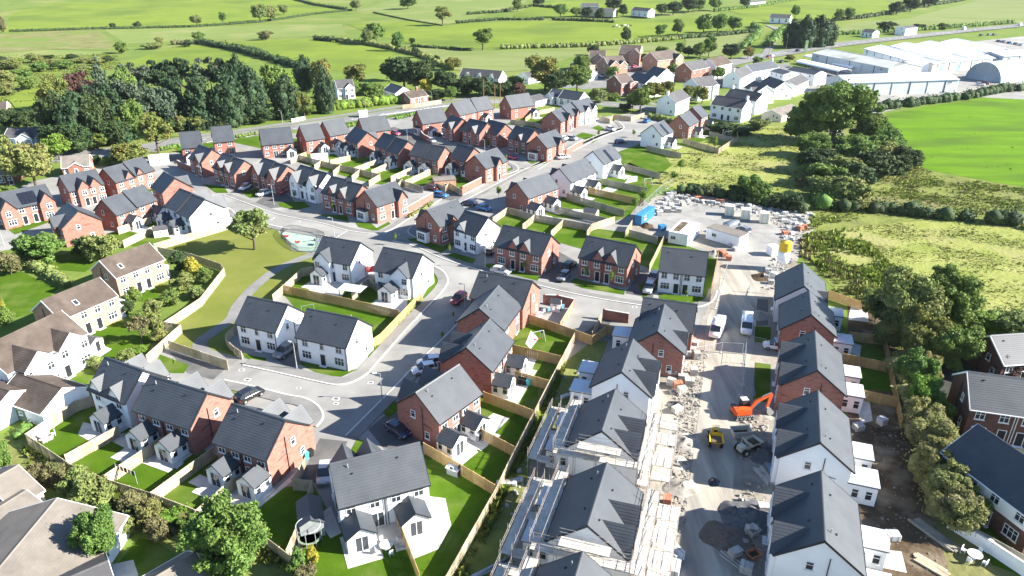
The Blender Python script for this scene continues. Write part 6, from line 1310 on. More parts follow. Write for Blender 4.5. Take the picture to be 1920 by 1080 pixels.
H('low hedge left of the pasture crest', [(857, 44), (935, 38), (1022, 38)], 2.6, 3, 'leaf_dark', .9); H('low hedge right of the pasture crest', [(1034, 38), (1100, 40), (1152, 43)], 2.8, 3.4, 'leaf_dark', .9); H('dark hedge bottom under the lone field tree', [(770, 88), (830, 92), (885, 96)], 1.8, 2.6, 'leaf_dark', .8)
H('hedge of round bushes below the grazing field', [(938, 92), (1010, 90), (1100, 88), (1180, 82), (1275, 74)], 3.2, 4, 'leaf_olive', .8); H('hedge climbing the far pasture', [(875, 28), (935, 24), (1000, 12), (1060, 18)], 3, 3.5, 'leaf_dark', 1.0); H('hedge between the grazing field and the mown field', [(1270, 74), (1350, 68), (1425, 60)], 3.2, 4, 'leaf_dark', .8)
H('thick hedge left of the lane', [(1392, 92), (1412, 76), (1424, 60), (1410, 50)], 3.5, 5, 'leaf_mid', .8); H('thick hedge right of the lane', [(1440, 88), (1455, 70), (1470, 55)], 3.5, 5, 'leaf_mid', .8); H('hedge along the far side of the wide road', [(1570, 66), (1690, 60), (1770, 54), (1900, 44)], 2.5, 4, 'leaf_mid', .9)
H('hedge between the two far right fields', [(1560, 40), (1620, 34), (1672, 26), (1750, 10), (1830, -6)], 3, 4.5, 'leaf_dark', 1.0); H('hedge at the far farm', [(1340, 22), (1420, 14), (1500, 0)], 3, 4, 'leaf_mid', 1.0); H('stone-wall-like dark line across the upper pasture', [(700, 24), (765, 38), (830, 49)], 1.2, 1.2, 'leaf_dark', .8)
H('clipped bright laurel hedge by the main road', [(578, 212), (640, 205), (700, 199), (756, 192)], 4.2, 4.6, 'leaf_bright', .42); H('low clipped hedge by the road, left part', [(418, 262), (450, 258), (484, 252)], 1.3, 1.6, 'leaf_mid', .35); H('low clipped hedge by the estate entrance', [(742, 224), (782, 215)], 1.6, 2, 'leaf_mid', .35); H('low clipped hedge left of the entrance', [(645, 240), (672, 234)], 1.6, 2, 'leaf_mid', .35); H('low hedge by the first main road house', [(305, 282), (340, 275)], 1.4, 2, 'leaf_mid', .35)
H('dense hedge below the warehouses', [(1640, 208), (1700, 200), (1760, 192), (1830, 182), (1880, 172), (1960, 168)], 3.4, 5, 'leaf_dark', .5); H('bramble hedge across the rough land, left half', [(1560, 392), (1620, 396), (1700, 402)], 2.6, 4, 'leaf_dark', .38); H('bramble hedge across the rough land, right half', [(1700, 402), (1780, 412), (1860, 418), (1960, 430)], 3.2, 5, 'leaf_dark', .38); H('thorny hedge along the lower edge of the rough pasture', [(1770, 600), (1830, 605), (1880, 615), (1960, 640)], 3, 4.5, 'leaf_mid', .36)
H('olive clipped hedge in the upper left garden', [(45, 498), (85, 512), (132, 538)], 2, 2.4, 'leaf_olive', .26); H('clipped hedge beside the two-gabled white house', [(150, 670), (200, 702)], 2, 2, 'leaf_olive', .22); H('low hedge between gardens at the left edge', [(100, 770), (60, 800), (25, 830)], 1.2, 1.6, 'leaf_mid', .22); H('hedge behind the white terrace garden', [(1335, 240), (1400, 245), (1440, 232)], 2, 3, 'leaf_dark', .4); H('hedge along the closed street end', [(1215, 222), (1250, 228), (1270, 232)], 2, 3, 'leaf_olive', .4)
H('dark hedge behind the compound', [(1275, 362), (1340, 368), (1420, 384), (1510, 398)], 2.4, 3.4, 'leaf_dark', .36); H('planting strip below the bright new fence', [(700, 652), (740, 612), (792, 562)], .7, .9, 'leaf_olive', .2); H('shrub row beside the brick corner wall', [(768, 408), (790, 396), (812, 382)], .9, 1.2, 'leaf_autumn', .24)
H('garden bed hedge above the old terrace street', [(1090, 184), (1160, 190)], 2, 3, 'leaf_mid', .4)
H('thicket below the great tree toward the compound', [(1510, 300), (1530, 335), (1545, 365), (1530, 392)], 3.4, 5, 'leaf_mid', .34); H('thicket below the great tree toward the vivid field', [(1590, 300), (1620, 335), (1660, 322), (1700, 330)], 3.4, 6, 'leaf_dark', .36); H('ragged bramble bank behind the right plots', [(1690, 680), (1700, 740), (1712, 800), (1730, 870), (1752, 940), (1775, 985)], 3.2, 4.0, 'leaf_hedge', .26); H('tree-shaded hedge line among the older brick houses', [(1100, 122), (1160, 126), (1200, 118), (1270, 108)], 2, 3, 'leaf_dark', .5)
def scatter(name, label, poly, n, size, m, seed, hfac=1.0, blades=5, z0=0.0):
    """Tufts of grass or weeds over an area: one mass"""
    rs = np.random.default_rng(seed); Wd = [tuple(gr(p))[:2] for p in poly]; xs, ys = zip(*Wd); pts = []
    while len(pts) < n:
        x = rs.uniform(min(xs), max(xs), 4000); y = rs.uniform(min(ys), max(ys), 4000); k = in_poly(x, y, Wd)
        f = np.sin(x * .35 + 2 * np.sin(y * .21)) + np.sin(y * .41 + x * .13) + rs.normal(size=len(x)) * .9
        k &= f > .1; pts += list(zip(x[k], y[k]))
    P = np.array(pts[:n]); sz = size * rs.lognormal(0, .45, n)
    c = np.repeat(P, blades, 0); s = np.repeat(sz, blades); N = len(c)
    ang = rs.random(N) * 6.28; off = np.stack([np.cos(ang), np.sin(ang)], 1) * (s * .45 * rs.random(N))[:, None]
    b = c + off; hh = s * hfac * rs.uniform(.5, 1.1, N); wd = s * .28
    lean = off * 1.1; t = np.stack([-np.sin(ang), np.cos(ang)], 1) * wd[:, None]
    z = hgt(b[:, 0], b[:, 1]) + z0
    V = np.stack([np.c_[b - t, z], np.c_[b + t, z], np.c_[b + lean + t * .6, z + hh], np.c_[b + lean - t * .6, z + hh]], 1).reshape(-1, 3)
    me = bpy.data.meshes.new(name); me.vertices.add(4 * N); me.vertices.foreach_set('co', V.astype(np.float32).ravel()); me.loops.add(4 * N); me.loops.foreach_set('vertex_index', np.arange(4 * N, dtype=np.int32))
    me.polygons.add(N); me.polygons.foreach_set('loop_start', np.arange(0, 4 * N, 4, dtype=np.int32)); me.update(calc_edges=True); me.materials.append(MATS[m])
    o = link(name, me); o['kind'] = 'stuff'; o['label'] = label; o['category'] = 'grass'
RP = [(1545, 440), (1610, 425), (1760, 414), (1940, 420), (1960, 612), (1840, 592), (1700, 560), (1620, 540), (1560, 500)]
scatter('grass_tussocks', 'pale tussocky grass of the rough pasture', RP, 5200, .30, 'tussock', 1, .28); scatter('grass_tussocks', 'green tussocks of the rough pasture', RP, 4200, .28, 'tussock_green', 2, .28)
scatter('brown_weeds', 'brown weeds and bracken of the rough land', [(1500, 440), (1545, 420), (1700, 405), (1960, 400), (1960, 360), (1760, 328), (1690, 300), (1530, 380)], 2400, .42, 'heather', 3, .4); scatter('grass_tussocks', 'green grass among the bracken', [(1500, 440), (1545, 420), (1700, 405), (1960, 400), (1960, 360), (1760, 328), (1690, 300), (1530, 380)], 6500, .40, 'tussock_green', 4, .4)
SP = [(1500, 450), (1545, 445), (1640, 545), (1630, 580), (1560, 555), (1550, 500), (1500, 480)]
scatter('brown_weeds', 'brown weeds behind the silo', SP, 800, .45, 'heather', 5, .9); scatter('green_weeds', 'rank green weeds behind the silo', [(1500, 440), (1600, 430), (1700, 520), (1690, 560), (1560, 550)], 2800, .42, 'tussock_green', 6, .9)
scatter('grass_tussocks', 'rough grass behind the site compound', [(1240, 285), (1300, 270), (1420, 240), (1500, 240), (1530, 330), (1490, 375), (1380, 365), (1280, 355), (1225, 345), (1260, 310)], 5600, .32, 'tussock', 7, .3); scatter('green_weeds', 'green weeds behind the site compound', [(1220, 345), (1280, 300), (1420, 240), (1500, 240), (1530, 330), (1490, 375), (1380, 365), (1280, 355)], 3400, .34, 'tussock_green', 8, .35)
scatter('green_weeds', 'weeds along the foot of the long pale fence', [(1050, 690), (1062, 690), (1010, 800), (950, 920), (880, 1085), (842, 1085), (935, 925), (1005, 780)], 1500, .36, 'tussock_green', 9, .9); scatter('brown_weeds', 'dry weeds behind the near gardens', [(60, 850), (135, 885), (290, 940), (400, 985), (430, 1010), (300, 1010), (180, 950), (60, 900)], 2600, .36, 'heather', 10, 1.0); scatter('green_weeds', 'green weeds behind the near gardens', [(40, 835), (135, 880), (290, 935), (420, 985), (520, 1030), (560, 1075), (300, 1005), (180, 945), (60, 890)], 2400, .34, 'tussock_green', 11, 1.0)
scatter('grass_tussocks', 'coarse tufts in the vivid green field', [(1690, 260), (1770, 215), (1930, 180), (1960, 340), (1810, 325), (1740, 310)], 3000, .26, 'tussock_green', 12, .18); scatter('brown_weeds', 'rushes in the scrub left of the wood', [(-30, 105), (220, 100), (230, 130), (90, 150), (60, 190), (-30, 200)], 1600, .6, 'heather', 13, .5); scatter('green_weeds', 'grass in the scrub left of the wood', [(-30, 105), (220, 100), (230, 130), (90, 150), (60, 190), (-30, 200)], 5200, .6, 'tussock_green', 14, .5)

# ------------------------------------------------------------------ the building site
TUBE = {}
def tube_obj(name, par, a, b, r=.035, m='scaffold'):
    a, b = Vector(a), Vector(b); d = b - a; k = (name, r, m)
    if k not in TUBE: TUBE[k] = MB().tube((0, 0, 0), (0, 0, 1), r, n=5).mesh(name, m)
    o = link(name, TUBE[k], par, a); o.scale = (1, 1, d.length); o.rotation_euler = d.to_track_quat('Z', 'Y').to_euler(); return o
def plank_mesh():
    mb = MB()
    for i in range(5): mb.box((random.uniform(-.006, .006), -.4 + .2 * i, random.uniform(-.004, .004)), (.985, .185, .045))
    return mb.mesh('deck_boards', 'wood_board')
PLANKS = [plank_mesh() for _ in range(4)]
def deck(t, x0, x1, y0, y1, z, rail=1, legs=True):
    lx, ly = x1 - x0, y1 - y0; along = lx >= ly; n = max(1, round((lx if along else ly) / 2.3))
    for i in range(n):
        s = (lx if along else ly) / n; c = (x0 if along else y0) + s * (i + .5); w = ly if along else lx
        o = link('deck_boards', random.choice(PLANKS), t, (c, (y0 + y1) / 2, z) if along else ((x0 + x1) / 2, c, z), 0 if along else math.pi / 2, (s + random.uniform(-.04, .12), w, 1))
    for i in range(n + 1):
        u = (x0 if along else y0) + (lx if along else ly) * i / n
        for e in (0, 1):
            p = (u, y0 if e == 0 else y1) if along else (x0 if e == 0 else x1, u)
            if legs: tube_obj('standard', t, (p[0], p[1], 0), (p[0] + random.uniform(-.03, .03), p[1], z + random.uniform(1.0, 1.9)))
    for e in (0, 1):
        for dz in ((-.1, .55, 1.05) if rail else (-.1,)):
            p = (y0 if e == 0 else y1) if along else (x0 if e == 0 else x1)
            if dz > 0 and e == (1 if rail == 2 else 0) and rail != 3: continue
            a, b = ((x0 - .2, p, z + dz), (x1 + .2, p, z + dz)) if along else ((p, y0 - .2, z + dz), (p, y1 + .2, z + dz))
            tube_obj('ledger' if dz < 0 else 'guard_rail', t, a, b, .028)
def scaffold(label, A, B, L, d, bays, zr=8.0, low=True):
    a, b = at(A, zr), at(B, zr); c = (a + b) / 2; t = thing('scaffolding', label, 'scaffolding', (c.x, c.y, .03), math.atan2(b.y - a.y, b.x - a.x), 'scaffolding'); hy = d / 2
    deck(t, -L / 2 - 1.5, L / 2 + 1.5, -hy - 1.9, -hy - .55, 4.35, 3); deck(t, -L / 2 - 1.7, -L / 2 - .4, -hy - .5, hy + 1.4, 4.6, 3); deck(t, -L / 2 - 1.7, -L / 2 - .4, -hy + 1.6, hy - 1.6, 6.0, 3, False)
    deck(t, -L / 2 - .4, L / 2 + 1.4, hy + .5, hy + 1.75, 4.35, 3); deck(t, -L / 2 - 1.2, L / 2 + 1.4, hy + 3.4, hy + 4.7, 2.6, 3); deck(t, -L / 2 - 1.4, -L / 2 - .1, hy + 1.8, hy + 3.4, 2.6, 3); deck(t, -.65, .65, hy + 1.8, hy + 3.4, 2.6, 0); deck(t, L / 2 + .1, L / 2 + 1.4, hy + 1.8, hy + 3.4, 2.6, 0)
    deck(t, -L / 2 - 1.5, L / 2 + 1.5, -hy - 1.9, -hy - .6, 2.2, 0, False)
    for x, w in bays:
        deck(t, x - w / 2, x + w / 2, -hy - 4.3, -hy - 2.0, 4.2, 2); deck(t, x - w / 2, x + w / 2, -hy - 4.3, -hy - 2.0, 2.1, 0, False)
        tube_obj('brace', t, (x - w / 2, -hy - 4.3, .1), (x + w / 2, -hy - 4.3, 4.2)); tube_obj('brace', t, (x + w / 2, -hy - 4.3, .1), (x + w / 2, -hy - 2.0, 4.2))
    for x in (-L / 2, 0, L / 2): tube_obj('brace', t, (x, hy + 4.7, 0), (x + 2, hy + 4.7, 3.6))
    for i in range(5): tube_obj('spare_tube', t, (-L / 2 + i * 2.2, -hy - 1.0, 4.45), (-L / 2 + i * 2.2 + 2.6, -hy - 1.5, 4.5), .03)
scaffold('scaffolding wrapped round the farther unfinished white semi', (1129, 806), (1154, 730), 9.2, 8.3, [(-3.2, 2.6), (1.0, 2.4), (4.2, 2.0)])
scaffold('scaffolding wrapped round the nearer unfinished white semi', (1102, 983), (1138, 868), 9.9, 8.3, [(-3.6, 2.6), (-.2, 2.6), (3.4, 2.4)])
scaffold('scaffolding round the dark-roofed house at the bottom edge', (1055, 1160), (1092, 1036), 7.8, 8.3, [(-2, 2.6), (2.2, 2.6)])

def pile(name, label, px, rz, size, m, layers=3, base=True, cols=3, wrap=False, cat='pallet', group='pallets of building materials', z=0.0):
    q = gr(px) + Vector((0, 0, .05 + z)); t = thing(name, label, cat, q, rz, group); w, d, h = size
    if base:
        p = MB()
        for i in range(3): p.box((0, -d / 2 + d * (i + .5) / 3, .05), (w, .1, .1))
        for i in range(5): p.box((-w / 2 + w * (i + .5) / 5, 0, .12), (w / 6, d, .03))
        p.build('pallet', 'wood_board', t)
    z0 = .14 if base else 0
    if wrap:
        o = MB().pz([(-w / 2, -d / 2 + .08), (-w / 2 + .08, -d / 2), (w / 2 - .08, -d / 2), (w / 2, -d / 2 + .08), (w / 2, d / 2 - .08), (w / 2 - .08, d / 2), (-w / 2 + .08, d / 2), (-w / 2, d / 2 - .08)], z0, z0 + h).build('load', m, t)
        for q2 in (-.25, .25): MB().box((w * q2, 0, z0 + h / 2), (.04, d + .02, h + .02)).build('strap', 'trim_dark', t)
    else:
        for k in range(layers):
            for i in range(cols):
                x = -w / 2 + w * (i + .5) / cols; MB().box((x + random.uniform(-.02, .02), random.uniform(-.03, .03), z0 + h * (k + .5) / layers), (w / cols * .95, d * random.uniform(.93, 1), h / layers * .93)).build('block_course', m, t)
def piles(where, name, spots, m, size, wrap=False, group=None, cat='pallet'):
    for i, (x, y) in enumerate(sorted(spots)):
        s = tuple(v * random.uniform(.8, 1.2) for v in size)
        pile(name, '%s, %s from the left' % (where, ORD[i + 1]), (x, y), random.uniform(-.5, .6), s, m, wrap=wrap, group=group or where, cat=cat)
piles('white wrapped pallet heaped by the blue container', 'wrapped_pallet', [(1232, 392), (1240, 383), (1250, 376), (1258, 372), (1246, 392), (1258, 386), (1268, 380), (1266, 392), (1274, 372), (1285, 374), (1254, 366), (1262, 364), (1290, 380), (1240, 398)], 'plastic_wrap', (1.2, 1.0, .6), True)
piles('pallet of grey blocks beside the blue container', 'block_pallet', [(1236, 404), (1252, 398), (1272, 398), (1280, 386), (1228, 398)], 'block_pile', (1.3, 1.2, .8))
piles('pallet at the back edge of the compound', 'wrapped_pallet', [(1298, 376), (1306, 378), (1318, 380), (1327, 381), (1336, 382), (1346, 384), (1388, 388), (1410, 392), (1422, 395)], 'plastic_wrap', (1.15, .9, .55), True)
piles('red steel bundle at the back edge of the compound', 'steel_bundle', [(1312, 374), (1330, 377), (1350, 379)], 'brick_pile', (2.4, .8, .6), False)
piles('pallet among the clutter right of the cream tanks', 'wrapped_pallet', [(1455, 405), (1463, 410), (1472, 402), (1480, 408), (1488, 415), (1496, 408), (1470, 416), (1482, 420), (1505, 414), (1512, 420), (1500, 424), (1490, 430), (1478, 432), (1484, 440)], 'plastic_wrap', (1.15, .9, .55), True)
piles('pallet of bricks by the compound exit', 'brick_pallet', [(1500, 432), (1508, 428), (1358, 482), (1366, 488), (1352, 478), (1472, 440)], 'brick_pile', (1.2, 1.1, .8))
piles('pale bag or pallet near the silo feet', 'wrapped_pallet', [(1440, 510), (1448, 520), (1456, 528), (1445, 532), (1470, 530), (1436, 522), (1378, 470), (1370, 462)], 'plastic_wrap', (1.1, 1.0, .7), True)
piles('pallet of blocks beside the white van', 'block_pallet', [(1278, 655), (1288, 668), (1298, 662), (1306, 672), (1272, 672), (1300, 650)], 'block_pile', (1.3, 1.1, .9))
piles('pallet of blocks in front of the farther scaffold', 'block_pallet', [(1262, 705), (1280, 712), (1292, 722), (1258, 722), (1300, 702), (1268, 772), (1278, 738)], 'block_pile', (1.3, 1.1, .9))
piles('brick pallet along the left site row', 'brick_pallet', [(1270, 728), (1283, 655), (1262, 690), (1250, 945)], 'brick_pile', (1.2, 1.1, .9))
piles('white slab stack beside the nearer scaffold', 'slab_stack', [(1240, 1010), (1262, 1042), (1258, 1068), (1246, 1048)], 'plastic_wrap', (1.6, 2.4, .9), True)
piles('grey block stack in the shade of the right row', 'block_pallet', [(1378, 1042), (1398, 1072), (1408, 1000), (1430, 960)], 'block_pile', (1.2, 1.0, .8))
piles('pallet behind the right-hand site row', 'block_pallet', [(1652, 1022), (1640, 1040), (1652, 796), (1608, 806), (1672, 1010)], 'plastic_wrap', (1.3, 1.1, .8), True)
piles('white board stack on the weedy strip', 'board_stack', [(1062, 745), (1078, 732), (950, 910), (965, 905)], 'plastic_wrap', (2.2, .6, .3), True)
for i, x_ in enumerate(((1367, 403), (1397, 410), (1432, 417))):
    pile('cream_tank', ['leftmost', 'middle', 'rightmost'][i] + ' of the three cream wrapped cubes in the compound', x_, -.25, (2.2, 2.2, 2.4), 'foil', wrap=True, cat='tank', group='cream cubes in the compound')
def box_cabin(name, label, corners, h, wall, roof, cat, ribs=14, rust=None):
    P = [gr(c) for c in corners]; c = sum(P, Vector()) / 4; ex = P[1] - P[0]; ey = P[3] - P[0]; L, W_ = ex.length, ey.length; t = thing(name, label, cat, c + Vector((0, 0, .06)), math.atan2(ex.y, ex.x), 'site cabins')
    b = MB().box((0, 0, h / 2 + .1), (L, W_, h)); b.build('wall', wall, t)
    for i in range(ribs):
        for s in (-1, 1): MB().box((-L / 2 + L * (i + .5) / ribs, s * (W_ / 2 + .02), h / 2 + .1), (L / ribs * .45, .05, h - .3)).build('rib', wall, t)
    MB().box((0, 0, h + .14), (L + .1, W_ + .1, .1)).build('roof', roof, t)
    if rust: MB().box((L * rust, 0, h + .2), (L * .35, W_ * .8, .03)).build('roof_patch', 'soil', t)
    MB().box((L / 2 + .03, 0, 1.1), (.05, .95, 2.0)).build('door', 'trim_dark' if wall != 'render_white' else 'cladding_blue', t); put_window(t, 'f', -L * .25, W_ / 2 + .05, 1.5, 1.2, .9, False)
box_cabin('site_container', 'bright blue shipping container at the compound corner', [(1192, 421), (1199, 422), (1224, 403), (1217, 402)][0:1] + [(1217, 403)] + [(1224, 406)] + [(1200, 425)], 2.3, 'blue_paint', 'blue_paint', 'container')
box_cabin('site_cabin', 'white site cabin with rust-stained roof beside the front row gardens', [(1248, 455), (1284, 462), (1313, 441), (1279, 435)], 2.6, 'render_white', 'membrane', 'cabin', 10, -.2)
box_cabin('site_cabin', 'long white site cabin with rusty roof in the compound', [(1325, 449), (1387, 468), (1398, 457), (1337, 440)], 2.6, 'render_white', 'roof_fawn', 'cabin', 14)
pile('blue_generator', 'small blue generator beside the rust-roofed cabin', (1241, 432), .3, (1.6, 1.4, 1.2), 'blue_paint', wrap=True, cat='generator')
q = gr((1465, 506)); t = thing('cement_silo', 'yellow-topped white cement silo standing on legs', 'silo', q); sh_ = height_to(q, 451)
for a in range(4): MB().tube((1.15 * math.cos(a * 1.571 + .8), 1.15 * math.sin(a * 1.571 + .8), 0), (1.0 * math.cos(a * 1.571 + .8), 1.0 * math.sin(a * 1.571 + .8), 2.2), .07).build('leg', 'steel', t)
smooth(MB().lathe([(.2, 1.0), (1.2, 2.1), (1.2, sh_ * .66)], 20).build('barrel', 'render_white', t)); MB().lathe([(1.21, sh_ * .66), (1.21, sh_ * .95), (.75, sh_), (.3, sh_ + .05)], 20).build('top_barrel', 'yellow_paint', t); MB().lathe([(.4, sh_), (.4, sh_ + .2)], 10).build('hatch', 'steel', t)
for z in (2.6, sh_ * .63): MB().lathe([(1.2, z), (1.24, z + .04), (1.2, z + .08)], 20).build('hoop', 'galv', t)
pile('wash_station', 'open white mixer housing beside the silo', (1448, 478), .3, (2.0, 2.0, 2.0), 'render_white', wrap=True, cat='mixer')

def heap(label, px, r, h, m, seed=1, name='spoil_heap', sx=1.0):
    rs = np.random.default_rng(seed); mb = MB(); n, k = 28, 9; vs = []; ph = rs.random(6) * 6
    for j in range(k + 1):
        f = j / k
        for i in range(n):
            a = 2 * math.pi * i / n; rr = r * f * (1 + .14 * math.sin(2 * a + ph[0]) + .08 * math.sin(5 * a + ph[1])); z = h * (1 - f) ** 1.15 * (1 + .12 * math.sin(3 * a + ph[2] + f * 3)) + rs.normal() * .05 * h * (1 - f)
            vs.append((rr * math.cos(a) * sx, rr * math.sin(a), max(z, -.05) if f < 1 else -.08))
    fs = [(j * n + i, (j + 1) * n + i, (j + 1) * n + (i + 1) % n, j * n + (i + 1) % n) for j in range(k) for i in range(n)]
    mb.add(vs, fs); o = mb.build(name, m, None, gr(px) + Vector((0, 0, .04)), random.uniform(0, 3)); tag(smooth(o), label, 'heap', 'heaps on the building site')
heap('round brown gravel heap in the shade of the nearest right-row house', (1362, 1010), 2.9, .8, 'gravel_brown', 1); heap('dark grey sand heap behind the brown gravel heap', (1405, 968), 3.4, 1.1, 'rubble_dark', 2); heap('small dark grit heap touching the sand heap', (1378, 962), 2.0, .9, 'rubble_dark', 3)
heap('earth heap beside the blue container', (1212, 424), 2.0, .9, 'soil', 4); heap('sandy heap below the long white cabin', (1338, 478), 2.2, 1.0, 'site_dirt', 5); heap('broken stone heap beside the excavator', (1425, 778), 1.7, .6, 'rubble', 6); heap('dark soil heap by the skip', (1432, 850), 2.4, .8, 'rubble_dark', 7); heap('rubble heap beside the farther scaffold', (1285, 830), 2.2, .7, 'rubble', 8); heap('rubble heap beside the nearer scaffold', (1278, 915), 2.2, .7, 'rubble', 9); heap('brown earth heap below the silo', (1432, 520), 2.6, .7, 'soil', 10); heap('pale rubble heap in the fenced plot', (1425, 592), 2.2, .6, 'rubble', 11); heap('light grit heap beside the left row', (1268, 870), 1.8, .5, 'rubble', 12); heap('earth bank behind the right-hand row', (1690, 880), 3.2, .7, 'soil', 13)
def stones(label, poly, n, size, m, seed):
    rs = np.random.default_rng(seed); Wd = [tuple(gr(p))[:2] for p in poly]; xs, ys = zip(*Wd); x = rs.uniform(min(xs), max(xs), n * 6); y = rs.uniform(min(ys), max(ys), n * 6); k = in_poly(x, y, Wd); P = np.c_[x[k], y[k]][:n]
    cube = np.array([(-1, -1, 0), (1, -1, 0), (1, 1, 0), (-1, 1, 0), (-.7, -.7, 1), (.7, -.7, 1), (.7, .7, 1), (-.7, .7, 1)], float); fc = np.array([(4, 5, 6, 7), (0, 1, 5, 4), (1, 2, 6, 5), (2, 3, 7, 6), (3, 0, 4, 7)]); V = []; Fc = []
    for i, p in enumerate(P):
        s = size * rs.lognormal(0, .6); a = rs.random() * 6.28; q = cube * np.array([s, s * rs.uniform(.4, 1), s * rs.uniform(.4, 1.1)]) + rs.normal(size=(8, 3)) * s * .15
        V.append(np.c_[q[:, 0] * math.cos(a) - q[:, 1] * math.sin(a) + p[0], q[:, 0] * math.sin(a) + q[:, 1] * math.cos(a) + p[1], q[:, 2] + .04]); Fc.append(fc + 8 * i)
    me = bpy.data.meshes.new('rubble'); me.from_pydata(np.concatenate(V).tolist(), [], np.concatenate(Fc).tolist()); me.materials.append(MATS[m]); me.update(); o = link('rubble', me); o['kind'] = 'stuff'; o['label'] = label; o['category'] = 'rubble'
stones('broken stone scattered along the left side of the site street', [(1290, 690), (1312, 760), (1300, 860), (1285, 980), (1235, 1080), (1225, 1080), (1255, 900), (1265, 760), (1275, 690)], 1500, .075, 'rubble', 1); stones('debris in the shade beside the right row', [(1395, 790), (1440, 790), (1440, 1080), (1385, 1080), (1385, 900)], 700, .08, 'rubble', 2); stones('litter and debris round the compound', [(1222, 380), (1268, 358), (1400, 380), (1525, 402), (1500, 440), (1480, 500), (1460, 545), (1430, 545), (1450, 480), (1470, 430), (1400, 395), (1290, 385), (1240, 405)], 900, .14, 'rubble', 3)
stones('white litter round the compound', [(1222, 380), (1268, 358), (1400, 380), (1525, 402), (1500, 440), (1480, 500), (1450, 540), (1440, 510), (1470, 430), (1400, 395), (1290, 385), (1240, 400)], 220, .22, 'plastic_wrap', 4); stones('stones on the bare plots behind the right row', [(1600, 800), (1690, 800), (1770, 1080), (1620, 1080)], 380, .05, 'rubble_brown', 5); stones('offcuts on the weedy strip behind the scaffolding', [(1060, 700), (1110, 650), (1100, 720), (1040, 800), (1000, 900), (960, 1000), (940, 960), (1000, 800)], 120, .10, 'plastic_wrap', 6)
stones('crumbled earth and blocks in front of the left row', [(1260, 640), (1330, 660), (1310, 760), (1260, 780)], 600, .085, 'rubble', 7)

def timber(label, px, rz, n=9, L=4.0, m='wood_board', spread=.24):
    t = thing('timber_stack', label, 'timber', gr(px) + Vector((0, 0, .08)), rz, 'timber stacks')
    for i in range(n): MB().box((random.uniform(-.2, .2), (i % 6) * spread - .6, .06 + .09 * (i // 6)), (L * random.uniform(.85, 1.05), .2, .08)).build('plank', m, t, (0, 0, 0), random.uniform(-.05, .05))
timber('greenish planks stacked at the foot of the tall hedge', (1752, 1005), -1.1, 14, 5.5, 'fence_grey'); timber('shorter plank stack beside the greenish planks', (1745, 1062), -.9, 10, 3.6, 'fence_pale'); timber('loose planks beside the white right-row semi', (1432, 893), 1.8, 8, 3.2); timber('blue-grey pipes beside the loose planks', (1444, 882), 1.5, 6, 2.6, 'cladding_blue', .16); timber('single pale planks by the gravel heap', (1372, 1055), 2.2, 3, 3.4, 'wood_board', .4); timber('timber bundle in front of the brick gable house', (1270, 722), 1.4, 10, 2.6, 'wood_brown'); timber('scaffold poles laid at the corner of the weedy strip', (925, 1060), .55, 10, 7, 'galv', .1); timber('planks leaning by the compound rubble', (1505, 445), .8, 8, 4)
def ladder(label, px, rz, L=6.5):
    t = thing('ladder', label, 'ladder', gr(px) + Vector((0, 0, .1)), rz)
    for s in (-.2, .2): MB().box((0, s, .03), (L, .05, .07)).build('rail', 'steel', t)
    for i in range(int(L / .3)): MB().box((-L / 2 + .2 + i * .3, 0, .03), (.04, .4, .04)).build('rung', 'steel', t)
ladder('aluminium ladder lying beside the fenced lawn', (1410, 722), 1.35)
def site_fence(label, pts):
    C = [gr(p) for p in pts]; r = thing('mesh_fence', label, 'fence', C[0], 0, 'temporary mesh fences')
    for a, b in zip(C, C[1:]):
        d = b - a; L = math.hypot(d.x, d.y); n = max(1, round(L / 3.4)); s = L / n; an = math.atan2(d.y, d.x)
        for i in range(n):
            p = a + d * ((i + .5) / n) - C[0]; mb = MB(); w = s - .08
            for x in (-w / 2, w / 2): mb.tube((x, 0, .1), (x, 0, 2.0), .025, n=5)
            for z in (.15, 2.0): mb.tube((-w / 2, 0, z), (w / 2, 0, z), .025, n=5)
            for k in range(1, 12): mb.box((-w / 2 + w * k / 12, 0, 1.07), (.008, .008, 1.85))
            for k in range(1, 5): mb.box((0, 0, .15 + 1.85 * k / 5), (w, .008, .008))
            o = mb.build('mesh_panel', 'galv', r, (p.x, p.y, 0), an); e = p - Vector((math.cos(an), math.sin(an), 0)) * s / 2
            MB().box((0, 0, .07), (.25, .7, .13)).build('foot_block', 'concrete', r, (e.x, e.y, .04), an)
site_fence('mesh fence across the site street below the vans', [(1300, 672), (1352, 662), (1392, 664)]); site_fence('mesh fence along the kerb lawn of the brick site semi', [(1390, 742), (1398, 648), (1434, 656)]); site_fence('mesh fence round the plot by the far white site house', [(1395, 570), (1404, 548), (1438, 552)]); site_fence('mesh fence beside the white semi at the site entrance', [(1340, 580), (1362, 510)]); site_fence('green mesh fence between the long gardens and the compound', [(1198, 400), (1238, 362), (1262, 348)])
